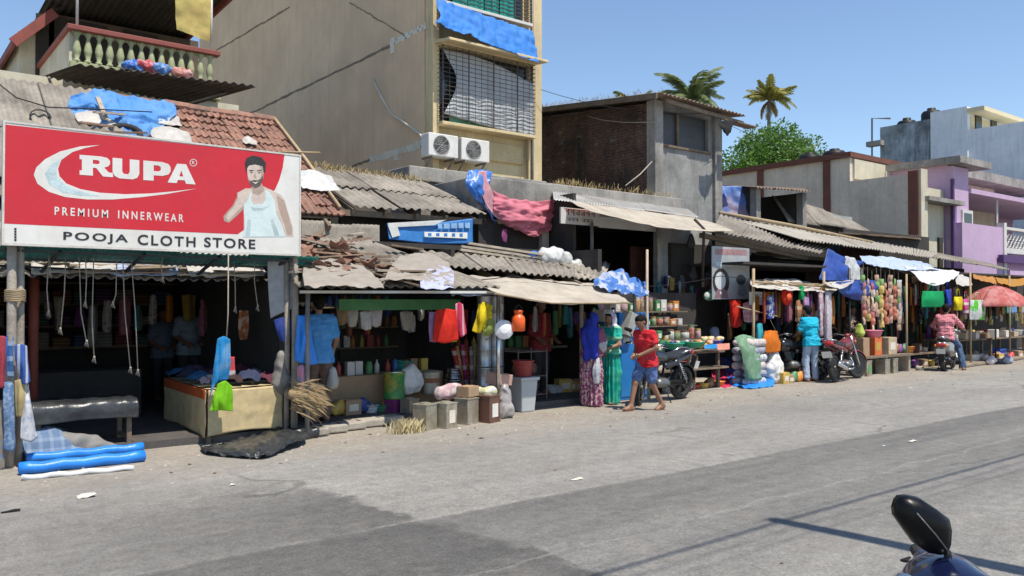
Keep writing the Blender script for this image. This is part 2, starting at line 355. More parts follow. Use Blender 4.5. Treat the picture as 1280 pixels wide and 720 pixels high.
# ================================================================== the setting: ground and road
def dust_nodes(t, pos):
 n = noi(t, pos, 1.1, 6, .65); n2 = noi(t, pos, 14, 5, .7)
 a = ramp(t, n, .3, .7, (.27, .235, .195, 1), (.38, .34, .285, 1)); b = ramp(t, n2, .35, .7, (.72, .72, .72, 1), (1.1, 1.1, 1.1, 1))
 return mixc(t, 1, a, b, 'MULTIPLY')
def ground_mat(name, road):
 m, t, b, pos = start(name); L = t.links.new
 dust = dust_nodes(t, pos); y = nn_sep(t, pos, 1); x = nn_sep(t, pos, 0)
 if not road:
  far = ramp(t, mth(t, 'DIVIDE', y, 60), .28, .6); out = mixc(t, far, dust, (.16, .14, .09))
 else:
  st = noi(t, mapv(t, pos, (.12, 1.6, 1)), 1.2, 6, .65)              # wear runs along the road
  big = noi(t, pos, .45, 5, .6); agg = noi(t, pos, 95, 3, .8)
  lite = ramp(t, mth(t, 'ADD', mth(t, 'MULTIPLY', st, .5), mth(t, 'MULTIPLY', big, .5)), .36, .64, (.21, .2, .183, 1), (.3, .287, .262, 1))
  dark = ramp(t, st, .3, .7, (.095, .092, .087, 1), (.19, .183, .17, 1))
  yw = mth(t, 'ADD', y, mth(t, 'MULTIPLY', mth(t, 'SUBTRACT', noi(t, pos, 1.3, 5), .5), .35))
  strip = mth(t, 'MULTIPLY', ramp(t, mth(t, 'DIVIDE', yw, 10), .15, .53), ramp(t, mth(t, 'DIVIDE', mth(t, 'ADD', y, mth(t, 'MULTIPLY', noi(t, pos, 9, 3), .06)), 10), .553, .557, (1, 1, 1, 1), (0, 0, 0, 1)))
  out = mixc(t, mth(t, 'MULTIPLY', strip, .9), lite, dark)
  xw = mth(t, 'ADD', x, mth(t, 'ADD', mth(t, 'MULTIPLY', mth(t, 'SUBTRACT', noi(t, pos, 1.4, 5), .5), .9), mth(t, 'MULTIPLY', mth(t, 'SUBTRACT', y, 6.5), .16)))
  left = mth(t, 'MULTIPLY', ramp(t, mth(t, 'DIVIDE', xw, 10), .33, .337, (1, 1, 1, 1), (0, 0, 0, 1)), ramp(t, mth(t, 'DIVIDE', yw, 10), .66, .8, (1, 1, 1, 1), (0, 0, 0, 1)))
  fade = ramp(t, mth(t, 'DIVIDE', x, 10), .05, .34, (.3, .3, .3, 1), (1, 1, 1, 1))
  out = mixc(t, mth(t, 'MULTIPLY', mth(t, 'MULTIPLY', left, fade), .85), out, mixc(t, st, (.06, .058, .055), (.125, .12, .113)))
  jl = mth(t, 'ABSOLUTE', mth(t, 'SUBTRACT', mth(t, 'ADD', y, mth(t, 'MULTIPLY', noi(t, pos, 6, 3), .1)), 5.62))
  out = mixc(t, mth(t, 'MULTIPLY', ramp(t, jl, .012, .035, (1, 1, 1, 1), (0, 0, 0, 1)), mth(t, 'MULTIPLY', ramp(t, noi(t, pos, 3, 4), .45, .65), .4)), out, (.33, .31, .28))
  j2 = mth(t, 'ABSOLUTE', mth(t, 'SUBTRACT', mth(t, 'ADD', y, mth(t, 'MULTIPLY', noi(t, pos, 1.2, 4), .5)), 4.5))
  out = mixc(t, mth(t, 'MULTIPLY', ramp(t, j2, .006, .03, (1, 1, 1, 1), (0, 0, 0, 1)), .35), out, (.3, .29, .27))
  out = mixc(t, .9, out, ramp(t, noi(t, pos, 7, 9, .75), .3, .7, (.7, .7, .7, 1), (1.25, 1.25, 1.25, 1)), 'MULTIPLY')
  out = mixc(t, .7, out, ramp(t, noi(t, pos, 38, 3, .7), .35, .7, (.7, .7, .7, 1), (1.3, 1.3, 1.3, 1)), 'MULTIPLY')
  out = mixc(t, .8, out, ramp(t, agg, .3, .72, (.62, .62, .62, 1), (1.35, 1.35, 1.35, 1)), 'MULTIPLY')
  v = nn(t, 'ShaderNodeTexVoronoi'); v.feature = 'DISTANCE_TO_EDGE'; v.inputs['Scale'].default_value = .55
  L(mixc(t, .35, pos, noi_col(t, pos, 1.6)), v.inputs['Vector'])
  cr = mth(t, 'MULTIPLY', ramp(t, v.outputs['Distance'], .003, .012, (1, 1, 1, 1), (0, 0, 0, 1)), ramp(t, big, .5, .62))
  out = mixc(t, mth(t, 'MULTIPLY', cr, .55), out, (.06, .058, .055))
  sp = ramp(t, noi(t, pos, 3.2, 2, .4), .72, .78); out = mixc(t, mth(t, 'MULTIPLY', sp, .45), out, (.07, .065, .06))
  ed = ramp(t, mth(t, 'DIVIDE', mth(t, 'ADD', y, mth(t, 'MULTIPLY', mth(t, 'SUBTRACT', noi(t, mapv(t, pos, (.5, 1, 1)), .9, 6, .7), .5), 2.2)), 10), .79, .95)
  dustm = mth(t, 'ADD', ed, mth(t, 'MULTIPLY', ramp(t, noi(t, pos, 1.7, 6, .7), .52, .75), .3), True)
  e2 = ramp(t, mth(t, 'DIVIDE', y, 10), .95, .985)
  out = mixc(t, mth(t, 'MAXIMUM', dustm, e2), out, dust)
 L(out, b.inputs['Base Color']); b.inputs['Roughness'].default_value = .9; b.inputs['Specular IOR Level'].default_value = .3
 bn = nn(t, 'ShaderNodeBump'); bn.inputs['Strength'].default_value = .5; bn.inputs['Distance'].default_value = .012
 L(mth(t, 'ADD', noi(t, pos, 70, 4, .75), mth(t, 'MULTIPLY', noi(t, pos, 2.2, 5), 1.5)), bn.inputs['Height']); L(bn.outputs[0], b.inputs['Normal'])
 return m
def noi_col(t, vec, s):
 n = nn(t, 'ShaderNodeTexNoise'); n.inputs['Scale'].default_value = s; n.inputs['Detail'].default_value = 3; t.links.new(vec, n.inputs['Vector']); return n.outputs['Color']
mb = MB(); mb.add([(-900, -900, -.03), (1500, -900, -.03), (1500, 1500, -.03), (-900, 1500, -.03)], [(0, 1, 2, 3)])
struct(obj('ground', mb, ground_mat('dusty ground', False)))
def gz(x, y):                                      # slight unevenness of the old road and verge
 return .012 * noise.noise(V((x * .35, y * .35, 0))) + .006 * noise.noise(V((x * 1.5, y * 1.5, 3)))
mb = MB(); mb.grid(lambda u, v: (lambda x, y: (x, y, gz(x, y) * (1 if -20 < x < 60 else 0) * min(1, abs(13 - y) * 2)))(-30 + 110 * u, -9 + 22 * v), 220, 55)
struct(obj('road', mb, ground_mat('worn asphalt', True), smooth=True))
# ================================================================== beige apartment block
BEI = M('beige wall paint', (.66, .53, .30), .85, .09, 1.2, .25, 40, dirt=(.34, .27, .17), damt=.5, dscale=.5, streak=.5)
BEIS = M('beige side plaster', (.78, .57, .36), .9, .1, .8, .35, 26, dirt=(.58, .42, .26), damt=.7, dscale=.35, streak=.5)  # side wall colour warmed to stand in for bounce light
PATCH = M('new cement patch', (.75, .69, .54), .9, .12, 3, .3, 30)
GRILL = M('window grille paint', (.06, .055, .05), .6, .2, 9, .1, 60, dirt=(.14, .07, .04), damt=.4)
GLASSD = M('dark window glass', (.03, .035, .035), .12, .1, 3, 0, 60)
bx0, bx1, by = 9.97, 13.14, 15.5
ap = thing('apartment_building', 'tall beige apartment block with caged windows and long blank side wall', 'building', (11.5, by, 0))
mb = MB(); mb.b2((bx0 + .02, by + .12, 0), (bx1 - .02, 31.5, 13)); obj('wall', mb, BEI, ap)
mb = MB(); mb.b2((bx0 - .012, by + .3, 0), (bx0 + .018, 31.5, 13)); obj('side_wall', mb, BEIS, ap)
for xa, xb in ((bx0, bx0 + .17), (bx1 - .42, bx1)):
 mb = MB(); mb.b2((xa, by - .05, 0), (xb, by + .26, 13)); obj('pilaster', mb, BEI, ap, bevel=.012)
def groove(a, b, wd, mat, nm):
 a, b = V(a), V(b); mb = MB(); n = 26
 pts = [a.lerp(b, i / n) + V((0, 0, noise.noise(V((i * .9, a.y, 1))) * .035)) for i in range(n + 1)]
 for p, q in zip(pts, pts[1:]): mb.beam(p, q + (q - p) * .05, .012, wd * (1 + .5 * noise.noise(p * 3)), up=(0, 0, 1))
 return obj(nm, mb, mat, ap)
CRK = M('crack shadow line', (.24, .19, .125), .95, .2, 5)
sx = bx0 - .014
groove(aX(262, 68, sx), aX(362, 9, sx), .05, CRK, 'floor_joint'); groove(aX(308, 144, sx), aX(487, 58, sx), .06, CRK, 'floor_joint')
groove(aX(487, 56, sx), aX(532, 32, sx), .14, PATCH, 'cement_patch'); groove(aX(440, 208, sx), aX(462, 200, sx), .05, CRK, 'floor_joint'); groove(aX(462, 200, sx), aX(532, 179, sx), .17, PATCH, 'cement_patch')
groove(aX(437, 3, sx), aX(506, 44, sx), .03, CRK, 'hairline_crack')
for q in ((488, 48, 493, 66), (492, 188, 498, 200)):
 mb = MB(); mb.b2(aX(q[0], q[1], sx - .01), aX(q[2], q[3], sx + .01)); obj('cement_patch', mb, PATCH, ap)
mb = MB(); mb.tube([aX(466, 99, sx - .03), aX(476, 120, sx - .04), aX(489, 143, sx - .05), aX(505, 153, sx - .06), aX(525, 168, sx - .06), aX(538, 185, sx - .05)], .028, 8); obj('drain_pipe', mb, M('old white pipe', (.62, .57, .45), .7, .1), ap, True)
for (x0, y0, x1, y1, lab) in ((545, 62, 661, 172, 'low'), (545, -70, 657, 33, 'high')):
 a = aY(x0, y0, by); b = aY(x1, (y0 + y1) / 2, by); zt = aY(x0 + 50, y0 + (5 if lab == 'low' else 0), by).z; zb = aY(x0 + 50, y1 - 7, by).z; X0, X1 = a.x, b.x
 if lab == 'high': zb = aY(600, 22, by).z; zt = zb + 1.7
 f = MB().b2((X0, by - .28, zb), (X1, by + .1, zb + .07)); w_ = thing('window', '', '', (0, 0, 0)); w_.parent = ap; w_.location = (0, 0, 0)
 for k_ in ('label', 'category'): del w_[k_]
 obj('lintel', MB().b2((X0, by - .28, zt - .05), (X1, by + .1, zt)), BEI, w_, bevel=.008); obj('sill', f, WHITEP if lab == 'high' else BEI, w_, bevel=.008)
 p = MB(); p.b2((X0 + .05, by + .05, zb + .06), (X1 - .05, by + .115, zt - .04)); obj('pane', p, GLASSD, w_)
 g = MB(); n = 15
 for i in range(n + 1):
  x = X0 + .02 + (X1 - X0 - .04) * i / n; t_ = .022 if i % 4 == 0 else .009
  g.b2((x - t_ / 2, by - .26, zb + .07), (x + t_ / 2, by - .26 + t_, zt - .05))
 nh = 17
 for j in range(nh + 1):
  z = zb + .07 + (zt - zb - .12) * j / nh; g.b2((X0, by - .255, z - .006), (X1, by - .243, z + .006))
  for xs in (X0 + .012, X1 - .012): g.b2((xs - .006, by - .25, z - .005), (xs + .006, by + .04, z + .005))
 obj('grille', g, GRILL, w_)
 if lab == 'high':
  for i in range(4):
   c0 = X0 + .45 + i * .45; cm = cloth([[(c0, by + .0, zt - .1), (c0 + .42, by + .0, zt - .1)], [(c0, by + .0, zb + .08), (c0 + .42, by, zb + .08)]], 16, 4, .02, 9, i)
   obj('curtain', cm, cloth_mat('sea green curtain', (.03, .33, .28), thin=.1), w_, True)
 else:
  cm = cloth([[(X0 + .1, by - .14, zt - .12), (X0 + 1.3, by - .16, zt - .16), (X1 - .02, by - .2, zt - .5)], [(X0 + .45, by - .16, zb + 1.0), (X0 + 1.3, by - .15, zb + .9), (X1 - .01, by - .2, zb + .8)], [(X0 + .1, by - .16, zb + .25), (X0 + 1.3, by - .2, zb + .12), (X1 - .02, by - .22, zb + .03)]], 30, 20, .03, 3, 3)
  obj('plastic_cover', cm, M('grey plastic sheet', (.48, .49, .49), .5, .14, 3, .3, 8, dirt=(.3, .3, .29), damt=.4), w_, True, solid=.004)
  cm = MB().b2((X0 + .3, by - .1, zb + .09), (X1 - .6, by - .08, zb + .3)); obj('green_board', cm, M('green shutter', (.08, .3, .22), .6), w_)
  zch = zt + .02
  mb = MB(); mb.add([(X0 - .05, by + .1, zch), (X1 + .1, by + .1, zch), (X1 + .1, by - .62, zch - .07), (X0 - .05, by - .62, zch - .07), (X0 - .05, by + .1, zch + .09), (X1 + .1, by + .1, zch + .09), (X1 + .1, by - .62, zch - .01), (X0 - .05, by - .62, zch - .01)], [(3, 2, 1, 0), (4, 5, 6, 7), (0, 1, 5, 4), (1, 2, 6, 5), (2, 3, 7, 6), (3, 0, 4, 7)])
  obj('sunshade_slab', mb, BEI, ap, bevel=.01)
mb = MB(); a = aY(609, 179, by); b = aY(655, 207, by)
for i in range(9):
 z = a.z - (a.z - b.z - .05) * i / 8; mb.box(((a.x + b.x) / 2, by + .08, z), (b.x - a.x, .09, .05), m=Matrix.Rotation(R(-25), 3, 'X'))
obj('vent_louvre', mb, BEI, ap)
mb = MB(); mb.tube([(bx1 - .34, by - .09, 0), (bx1 - .34, by - .09, 12.8)], .03); mb.tube([(bx1 - .52, by - .1, 4.4), (bx1 - .52, by - .1, 8.2)], .012, 6); obj('rain_pipe', mb, STEEL, ap, True)
TARPB = M('blue tarpaulin', (.02, .17, .55), .75, .12, 4, .12, 40, dirt=(.1, .26, .52), damt=.3, dscale=3)
x0 = aY(530, 40, by).x; X1 = aY(655, 60, by).x; zt = aY(600, 24, by).z; zb = aY(600, 68, by).z
t_ = tag(obj('blue_tarp', cloth([[(x0 + .1, by - .34, zt + .12), (x0 + 1.3, by - .36, zt + .03), (X1, by - .36, zt - .06)], [(x0 + .12, by - .5, (zt + zb) / 2 + .1), (x0 + 1.3, by - .53, (zt + zb) / 2), (X1 - .02, by - .53, (zt + zb) / 2 - .08)], [(x0 - .1, by - .66, zb + .28), (x0 + .9, by - .7, zb + .12), (X1 - .04, by - .68, zb - .12)]], 60, 24, .06, 5, 2, True, 0, .3), TARPB, smooth=True, solid=.003, base=(x0, by, zb)), 'torn blue tarp tied over the sunshade between two caged apartment windows', 'tarp')
ACW = M('ac casing', (.68, .67, .63), .5, .06, 6, .1, 60, dirt=(.42, .37, .3), damt=.3)
for i, (px0, px1, py0, py1) in enumerate(((537, 574, 167, 196), (578, 613, 173, 202))):
 a = aY(px0, py0, by - .45); b = aY(px1, py1, by - .45); X0, X1 = a.x, b.x; zm = aY((px0 + px1) / 2, (py0 + py1) / 2, by - .45).z; hh = .25
 ac = thing('air_conditioner', ['white outdoor air conditioner with round fan grille, left of the pair', 'white outdoor air conditioner right of the pair, beside the louvre'][i], 'air conditioner', ((X0 + X1) / 2, by - .05, zm - hh), group='air conditioners on the beige wall')
 mb = MB(); mb.b2((X0, by - .42, zm - hh), (X1, by - .1, zm + hh)); obj('casing', mb, ACW, ac, bevel=.02)
 cx = X0 + (X1 - X0) * .42; mb = MB()
 for r_ in (.06, .1, .14, .18, .21):
  mb.tube([(cx + r_ * math.cos(j * R(15)), by - .435, zm + r_ * math.sin(j * R(15))) for j in range(25)], .005, 4, False)
 for j in range(8): mb.tube([(cx, by - .436, zm), (cx + .21 * math.cos(j * R(45)), by - .436, zm + .21 * math.sin(j * R(45)))], .004, 4)
 obj('fan_grille', mb, M('ac grille grey', (.45, .45, .43), .5), ac)
 mb = MB(); mb.lathe((cx, by - .424, zm), [(.205, 0), (.205, .002)], 24, (0, -1, 0)); obj('fan_opening', mb, BLACKP, ac)
 mb = MB()
 for x in (X0 + .1, X1 - .1): mb.beam((x, by - .43, zm - hh - .02), (x, by, zm - hh - .02), .035, .035); mb.beam((x, by - .38, zm - hh - .03), (x, by - .04, zm - hh - .3), .03, .03)
 obj('bracket', mb, STEEL, ac)
# ================================================================== house with the balcony, behind the tiled roof
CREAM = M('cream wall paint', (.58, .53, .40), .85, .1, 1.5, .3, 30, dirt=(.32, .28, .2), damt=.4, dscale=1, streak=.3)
MAROON = M('maroon fascia paint', (.24, .06, .045), .7, .15, 4, .2, 40)
GREENB = M('pale green balustrade paint', (.36, .38, .21), .8, .12, 4, .3, 40, dirt=(.2, .2, .14), damt=.4)
bh = thing('balcony_house', 'cream upstairs house with green balustrade balcony and maroon rail', 'building', (4, 18, 0))
xa, xb, yb = 3.03, 5.67, 17.0; zr = 6.83
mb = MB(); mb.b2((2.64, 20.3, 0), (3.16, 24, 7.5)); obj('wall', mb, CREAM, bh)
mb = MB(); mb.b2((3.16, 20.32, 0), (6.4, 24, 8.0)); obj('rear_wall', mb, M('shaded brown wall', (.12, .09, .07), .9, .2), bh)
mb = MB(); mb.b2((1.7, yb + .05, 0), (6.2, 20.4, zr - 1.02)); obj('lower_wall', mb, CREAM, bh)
mb = MB(); mb.b2((xa - .1, yb - .12, zr - 1.0), (xb + .1, 20.4, zr - .9)); obj('balcony_floor', mb, GREENB, bh)
mb = MB(); mb.b2((xa - .06, yb - .09, zr - .1), (xb + .1, yb + .12, zr)); mb.b2((xa - .06, yb + .12, zr - .1), (xa + .14, 20.3, zr)); obj('rail', mb, MAROON, bh, bevel=.015)
mb = MB(); mb.b2((xa, yb - .02, zr - .9), (xb, yb + .08, zr - .66)); obj('kerb', mb, GREENB, bh, bevel=.01)
mb = MB(); mb.b2((xa, yb + .08, zr - .9), (xa + .1, 20.3, zr - .1)); obj('side_parapet', mb, CREAM, bh)
bal = MB(); bal.lathe((0, 0, 0), [(.06, 0), (.06, .05), (.035, .07), (.062, .16), (.075, .24), (.05, .36), (.028, .46), (.05, .5), (.06, .53), (.06, .57)], 8); bm_ = bal.mesh('baluster'); bm_.materials.append(GREENB); bm_.polygons.foreach_set('use_smooth', [True] * len(bm_.polygons))
for i in range(14):
 o = bpy.data.objects.new('baluster', bm_); COL.objects.link(o); o.parent = bh; o.location = V((xa + .12 + i * (xb - xa - .2) / 13, yb + .03, zr - .67)) - bh.location
mb = MB()
for i in range(14):          # little arches between the baluster heads
 x = xa + .12 + i * (xb - xa - .2) / 13; mb.b2((x - .085, yb + .005, zr - .14), (x + .085, yb + .05, zr - .1))
obj('arch_band', mb, GREENB, bh)
RF = M('dark corrugated awning', (.06, .05, .045), .8, .3, 3, .3, 40)
roof(bh, (xa + .05, yb + .15, 8.3), (6.15, yb + .15, 8.3), (6.15, 21.5, 8.07), (xa + .05, 21.5, 8.07), RF, 4, 1, seed=3)
roof(bh, (2.5, 19.9, 7.2), (3.3, 19.9, 8.0), (3.3, 24, 8.0), (2.5, 24, 7.2), RF, 1, 1, seed=4)
mb = MB(); mb.beam((6.18, yb - .95, 8.3), (6.18, 21.5, 8.07), .06, .2); obj('eave_board', mb, MAROON, bh)
mb = MB(); mb.beam((2.5, 19.9, 7.12), (2.5, 24, 7.12), .06, .16); obj('eave_board', mb, MAROON, bh)
mb = MB(); mb.beam((2.48, 19.88, 7.1), (3.25, 19.88, 7.9), .06, .2); obj('gable_board', mb, MAROON, bh)
for x in (xa + .12, xb - .05):
 mb = MB(); mb.tube([(x, yb + .03, zr), (x, yb + .03, 8.2)], .025); obj('post', mb, WHITEP, bh, True)
for i, x in enumerate((2.95, 3.2, 3.6, 4.7)):
 mb = MB(); mb.b2((x, 20.26, zr - .9), (x + .35 + .4 * (i > 1), 20.29, zr + 1.1)); obj('door' if i > 1 else 'window_opening', mb, DARKW, bh)
AW = M('shade-dark asbestos awning', (.10, .085, .07), .92, .3, 2.5, .3, 60, dirt=(.03, .028, .025), damt=.6)  # shade of the awning's underside is painted into the sheet colour
roof(bh, aY(98, 81, 15.4), aY(318, 108, 15.4), aY(238, 131, 16.95), aY(54, 96, 16.95), AW, 4, 1, seed=5)
mb = MB(); mb.tube([aY(232, 130, 15.9), aY(282, 116, 15.9)], .02); mb.tube([(2.5, 15.8, 5.5), (2.9, 17, 5.1)], .025); obj('awning_strut', mb, STEEL, bh, True)
a = V((4.52, yb - .06, 0)); tag(obj('yellow_cloth', cloth([[(4.85, yb, 8.25), (5.2, yb, 8.25), (5.6, yb, 8.23)], [(4.88, yb - .05, 7.6), (5.25, yb - .02, 7.6), (5.58, yb - .03, 7.55)], [(4.92, yb - .03, 7.12), (5.25, yb - .06, 7.05), (5.56, yb - .02, 7.0)]], 24, 20, .05, 2.5, 4), cloth_mat('yellow curtain cloth', (.72, .58, .2), (.66, .4, .2), 2.2, 'noise', thin=.4, amt=.3), smooth=True, base=(5, yb, 7)), 'yellow cloth hung as a blind above the balcony rail', 'cloth')
for i, (px, py, c, l) in enumerate(((168, 82, (.06, .2, .62), 'blue bundle'), (186, 83, (.6, .1, .12), 'red garment'), (200, 86, (.1, .28, .65), 'blue garment'), (228, 92, (.6, .25, .2), 'faded red rag'))):
 p = aY(px, py, 16.75); m_ = blob([((-.14, 0, 0), (.14, 0, .02), .09, .08), ((0, .02, .05), (.1, 0, -.06), .07, .06)], .02, .05, .05, 9, i); m_.v = [q + p for q in m_.v]
 tag(obj('washing', m_, cloth_mat('washing %d' % i, c, (.7, .7, .75), 14, 'noise', amt=.4), smooth=True, base=p), l + ' lying on the awning below the balcony', 'washing', 'washing under the balcony')
mb = MB(); mb.lathe((0, 0, 0), [(.0, 0), (.5, 0), (.5, .7), (.46, .85), (.25, .95), (.25, 1.05), (0, 1.05)], 20)
tk = tag(obj('water_tank', mb, BLACKP, smooth=True), 'black water tank on the roof at the far left edge', 'water tank'); tk.location = (1.6, 23.5, 6.0)
sh = thing('far_shed', 'low grey shed carrying the tank at far left', 'building', (.2, 23, 0)); mb = MB(); mb.b2((-4, 22.6, 0), (1.9, 26, 6.0)); obj('wall', mb, CONC, sh)
# ================================================================== tiled house (roof seen over the cloth store sign)
EV = V((0, 12.35, 3.12)); RG = V((0, 15.2, 5.16))
th_ = thing('tiled_house', 'old low house with red clay tile roof behind the red sign', 'building', (3, 13, 0))
def rp(x, v): return V((x, 12.35 + (15.2 - 12.35) * v, 3.12 + (5.16 - 3.12) * v))
mb = MB(); mb.b2((4.6, 12.9, 0), (6.1, 13.1, 3.4)); obj('wall', mb, DARKW, th_)
mb = MB(); mb.b2((-3, 12.8, 2.75), (4.5, 12.95, 3.2)); obj('lintel', mb, DARKW, th_)
mb = MB(); mb.b2((-3, 17.5, 0), (6.1, 17.7, 3.4)); obj('wall', mb, DARKW, th_)
mb = MB(); mb.prism([(5.95, 12.9, 0), (5.95, 17.6, 0), (5.95, 17.6, 3.2), (5.95, 15.2, 5.0), (5.95, 12.9, 3.4)], (.14, 0, 0)); obj('gable_wall', mb, DARKW, th_)
mb = MB(); mb.add([rp(-3, 0) + V((0, 0, -.06)), rp(6.15, 0) + V((0, 0, -.06)), rp(6.15, 1) + V((0, 0, -.06)), rp(-3, 1) + V((0, 0, -.06)), V((6.15, 17.9, 3.1)), V((-3, 17.9, 3.1))], [(0, 1, 2, 3), (3, 2, 4, 5)]); obj('roof_boarding', mb, WOOD, th_, solid=.03)
for i in range(16):
 x = -2.8 + i * .58; mb = MB(); mb.beam(rp(x, -.06) + V((0, 0, -.11)), rp(x, 1) + V((0, 0, -.11)), .06, .09); obj('rafter', mb, WOOD, th_)
TILE = M('clay roof tile', (.36, .185, .13), .85, .25, 8, .3, 60, dirt=(.14, .1, .08), damt=.7, dscale=5, rnd=.55)
tw, tl = .225, .30
def tile_fn(u, v):
 x = (u - .5) * tw * 1.04; z = .022 * math.cos((u - .5) * 4 * math.pi) + (.03 * (1 - v)); return (x, (v - .12) * tl * 1.18, z + .015)
mb = MB(); mb.grid(tile_fn, 6, 1); b2_ = [tuple(p) for p in mb.v[:7]]; mb.add(b2_ + [(x, y, z - .03) for x, y, z in b2_], [(i, i + 7, i + 8, i + 1) for i in range(6)])
tme = mb.mesh('tile'); tme.materials.append(TILE)
sl = math.atan2(5.16 - 3.12, 2.85); slen = math.hypot(2.04, 2.85); nr = int(slen / tl)
rd = random.Random(3); extra = MB(); cnt = 0
for j in range(nr + 1):
 for i in range(22):
  x = 6.12 - i * tw + rd.uniform(-.012, .012); v = j * tl / slen; p = rp(x, v)
  if x < 3.35: continue
  if rd.random() < .015: continue
  if x < 3.75 and rd.random() < .25: continue
  q = Matrix.Rotation(sl + rd.uniform(-.09, .09), 3, 'X') @ Matrix.Rotation(rd.uniform(-.1, .1), 3, 'Z')
  o = bpy.data.objects.new('tile', tme); COL.objects.link(o); o.parent = th_; o.location = p - th_.location; o.rotation_euler = q.to_euler(); cnt += 1
rt = MB().lathe((0, 0, 0), [(.09, 0), (.1, .02), (.085, .4), (.085, .42)], 8, (1, 0, 0)).mesh('ridge_tile'); rt.materials.append(TILE)
for i in range(8):
 o = bpy.data.objects.new('ridge_tile', rt); COL.objects.link(o); o.parent = th_; o.location = V((3.0 + i * .4, 15.2, 5.17 + rd.uniform(-.015, .015))) - th_.location; o.rotation_euler = (0, rd.uniform(-.03, .03), rd.uniform(-.03, .03))
roof(th_, rp(-2.6, .06) + V((0, 0, .05)), rp(3.2, .06) + V((0, 0, .05)), rp(3.2, 1.0) + V((0, 0, .06)), rp(-2.6, 1.0) + V((0, 0, .06)), ASB, 6, 2, seed=11)
mb = MB(); mb.tube([rp(6.2, 0.02) + V((0, 0, .1)), rp(6.22, .5) + V((0, -.02, .08)), rp(6.2, .98) + V((0, 0, .08))], .03, 6); obj('verge_pole', mb, BAMB, th_, True)
mb = MB(); mb.tube([aY(352, 190, 11.9), aY(400, 191, 11.9)], .018, 6); obj('bamboo_pole', mb, BAMB, th_, True)
# ================================================================== asbestos-roofed shed between tiled house and apartment block
sd1 = thing('asbestos_shed', 'low shed with big dusty asbestos roof in front of the beige wall', 'building', (7.6, 13, 0))
mb = MB(); mb.b2((6.5, 13.0, 0), (9.1, 13.12, 3.3)); obj('wall', mb, DARKW, sd1)
mb = MB(); mb.b2((6.32, 13.0, 0), (6.48, 15.4, 3.5)); obj('wall', mb, DARKW, sd1)
roof(sd1, aY(470, 261, 12.45) + V((-.4, 0, 0)), aY(606, 268, 12.45), V((9.1, 14.5, 4.16)), V((6.45, 14.5, 4.2)), ASB, 3, 2, seed=21, jit=.05)
for i in range(5):
 x = 6.5 + i * .62; mb = MB(); mb.beam((x, 12.5, 3.22), (x, 14.5, 4.08), .06, .09); obj('rafter', mb, WOOD, sd1)
mb = MB(); mb.beam((6.2, 12.6, 3.2), (9.2, 12.6, 3.22), .08, .1); obj('purlin', mb, WOOD, sd1)
a = aY(376, 277, 12.3); b = aY(470, 281, 12.3); c = aY(470, 312, 12.2); d = aY(376, 309, 12.2)
roof(sd1, d, c, b, a, ASB, 3, 1, 'wall_sheet', .03, 23, .09, .012)
GRASS = M('dry straw grass', (.42, .31, .14), .9, .3, 20, 0, rnd=.3)
def grass(name, pts, n, hmin, hmax, seed, label, spread=.12, mat=None):
 rd = random.Random(seed); mb = MB()
 for _ in range(n):
  i = rd.randrange(len(pts) - 1); p = V(pts[i]).lerp(V(pts[i + 1]), rd.random()) + V((rd.gauss(0, spread), rd.gauss(0, spread), 0))
  h = rd.uniform(hmin, hmax); a = rd.uniform(0, 6.28); l = V((math.cos(a), math.sin(a), 0)) * h * rd.uniform(.1, .8); wv = V((-math.sin(a), math.cos(a), 0)) * .006
  mb.add([p - wv, p + wv, p + l * .5 + V((0, 0, h * .7)) + wv * .6, p + l + V((0, 0, h))], [(0, 1, 2), (0, 2, 3)])
 o = stuff(obj(name, mb, mat or GRASS)); tag(o, label, 'grass'); return o
grass('dry_grass', [(6.5, 14.45, 4.2), (9.1, 14.45, 4.17)], 500, .05, .16, 5, 'dry grass along the ridge of the dusty asbestos roof')
cb = thing('concrete_box_building', 'stained concrete flat-roofed box in front of the beige block', 'building', (10.3, 13.5, 0))
mb = MB(); mb.b2((8.9, 14.62, 0), (12.3, 15.42, 4.2)); obj('rear_wall', mb, CONC, cb)
mb = MB(); mb.b2((8.8, 14.52, 4.2), (12.5, 15.42, 4.5)); obj('roof_slab', mb, CONC, cb, bevel=.02)
mb = MB(); mb.b2((9.5, 13.08, 0), (11.3, 14.6, 3.55)); obj('front_wall', mb, DARKW, cb)
mb = MB(); mb.b2((9.4, 13.0, 3.5), (11.38, 14.5, 4.16)); obj('parapet', mb, CONC, cb, bevel=.02)
mb = MB(); mb.b2((11.02, 12.95, 0), (11.2, 13.06, 3.6)); obj('corner_post', mb, PLINTH, cb)
BRK = M('blackened brick', (.15, .088, .068), .92, .45, 9, .5, 60, dirt=(.02, .018, .017), damt=.95, dscale=.9, streak=.5)
MORT = M('dark mortar', (.19, .17, .15), .95, .3, 9, .3, 60, dirt=(.03, .028, .026), damt=.8, dscale=.9)
GPL = M('grey cement plaster', (.29, .285, .27), .9, .22, 1.4, .4, 30, dirt=(.08, .08, .078), damt=.65, dscale=1.1, streak=.55)
bb = thing('brick_building', 'small upstairs house with blackened brick side and grey plaster front', 'building', (16.9, 14, 0))
wx = 15.66
mb = MB(); mb.prism([(wx + .05, 14.25, 4), (wx + .05, 21, 4), (wx + .05, 21, 7.4), (wx + .05, 14.25, 6.75)], (2.5, 0, 0)); obj('core_wall', mb, MORT, bb)
mb = MB(); rd = random.Random(8)
z = 4.1; row = 0
while z < 7.35:
 y = 14.35 - (.115 if row % 2 else 0)
 while y < 20.5:
  l = .22; d = rd.uniform(0, .016)
  if rd.random() > .02 and z < 6.7 + (y - 14.2) * .098: mb.b2((wx + .03 - d, max(y, 14.3), z), (wx + .06, y + l - .012, z + .066))
  y += l
 z += .078; row += 1
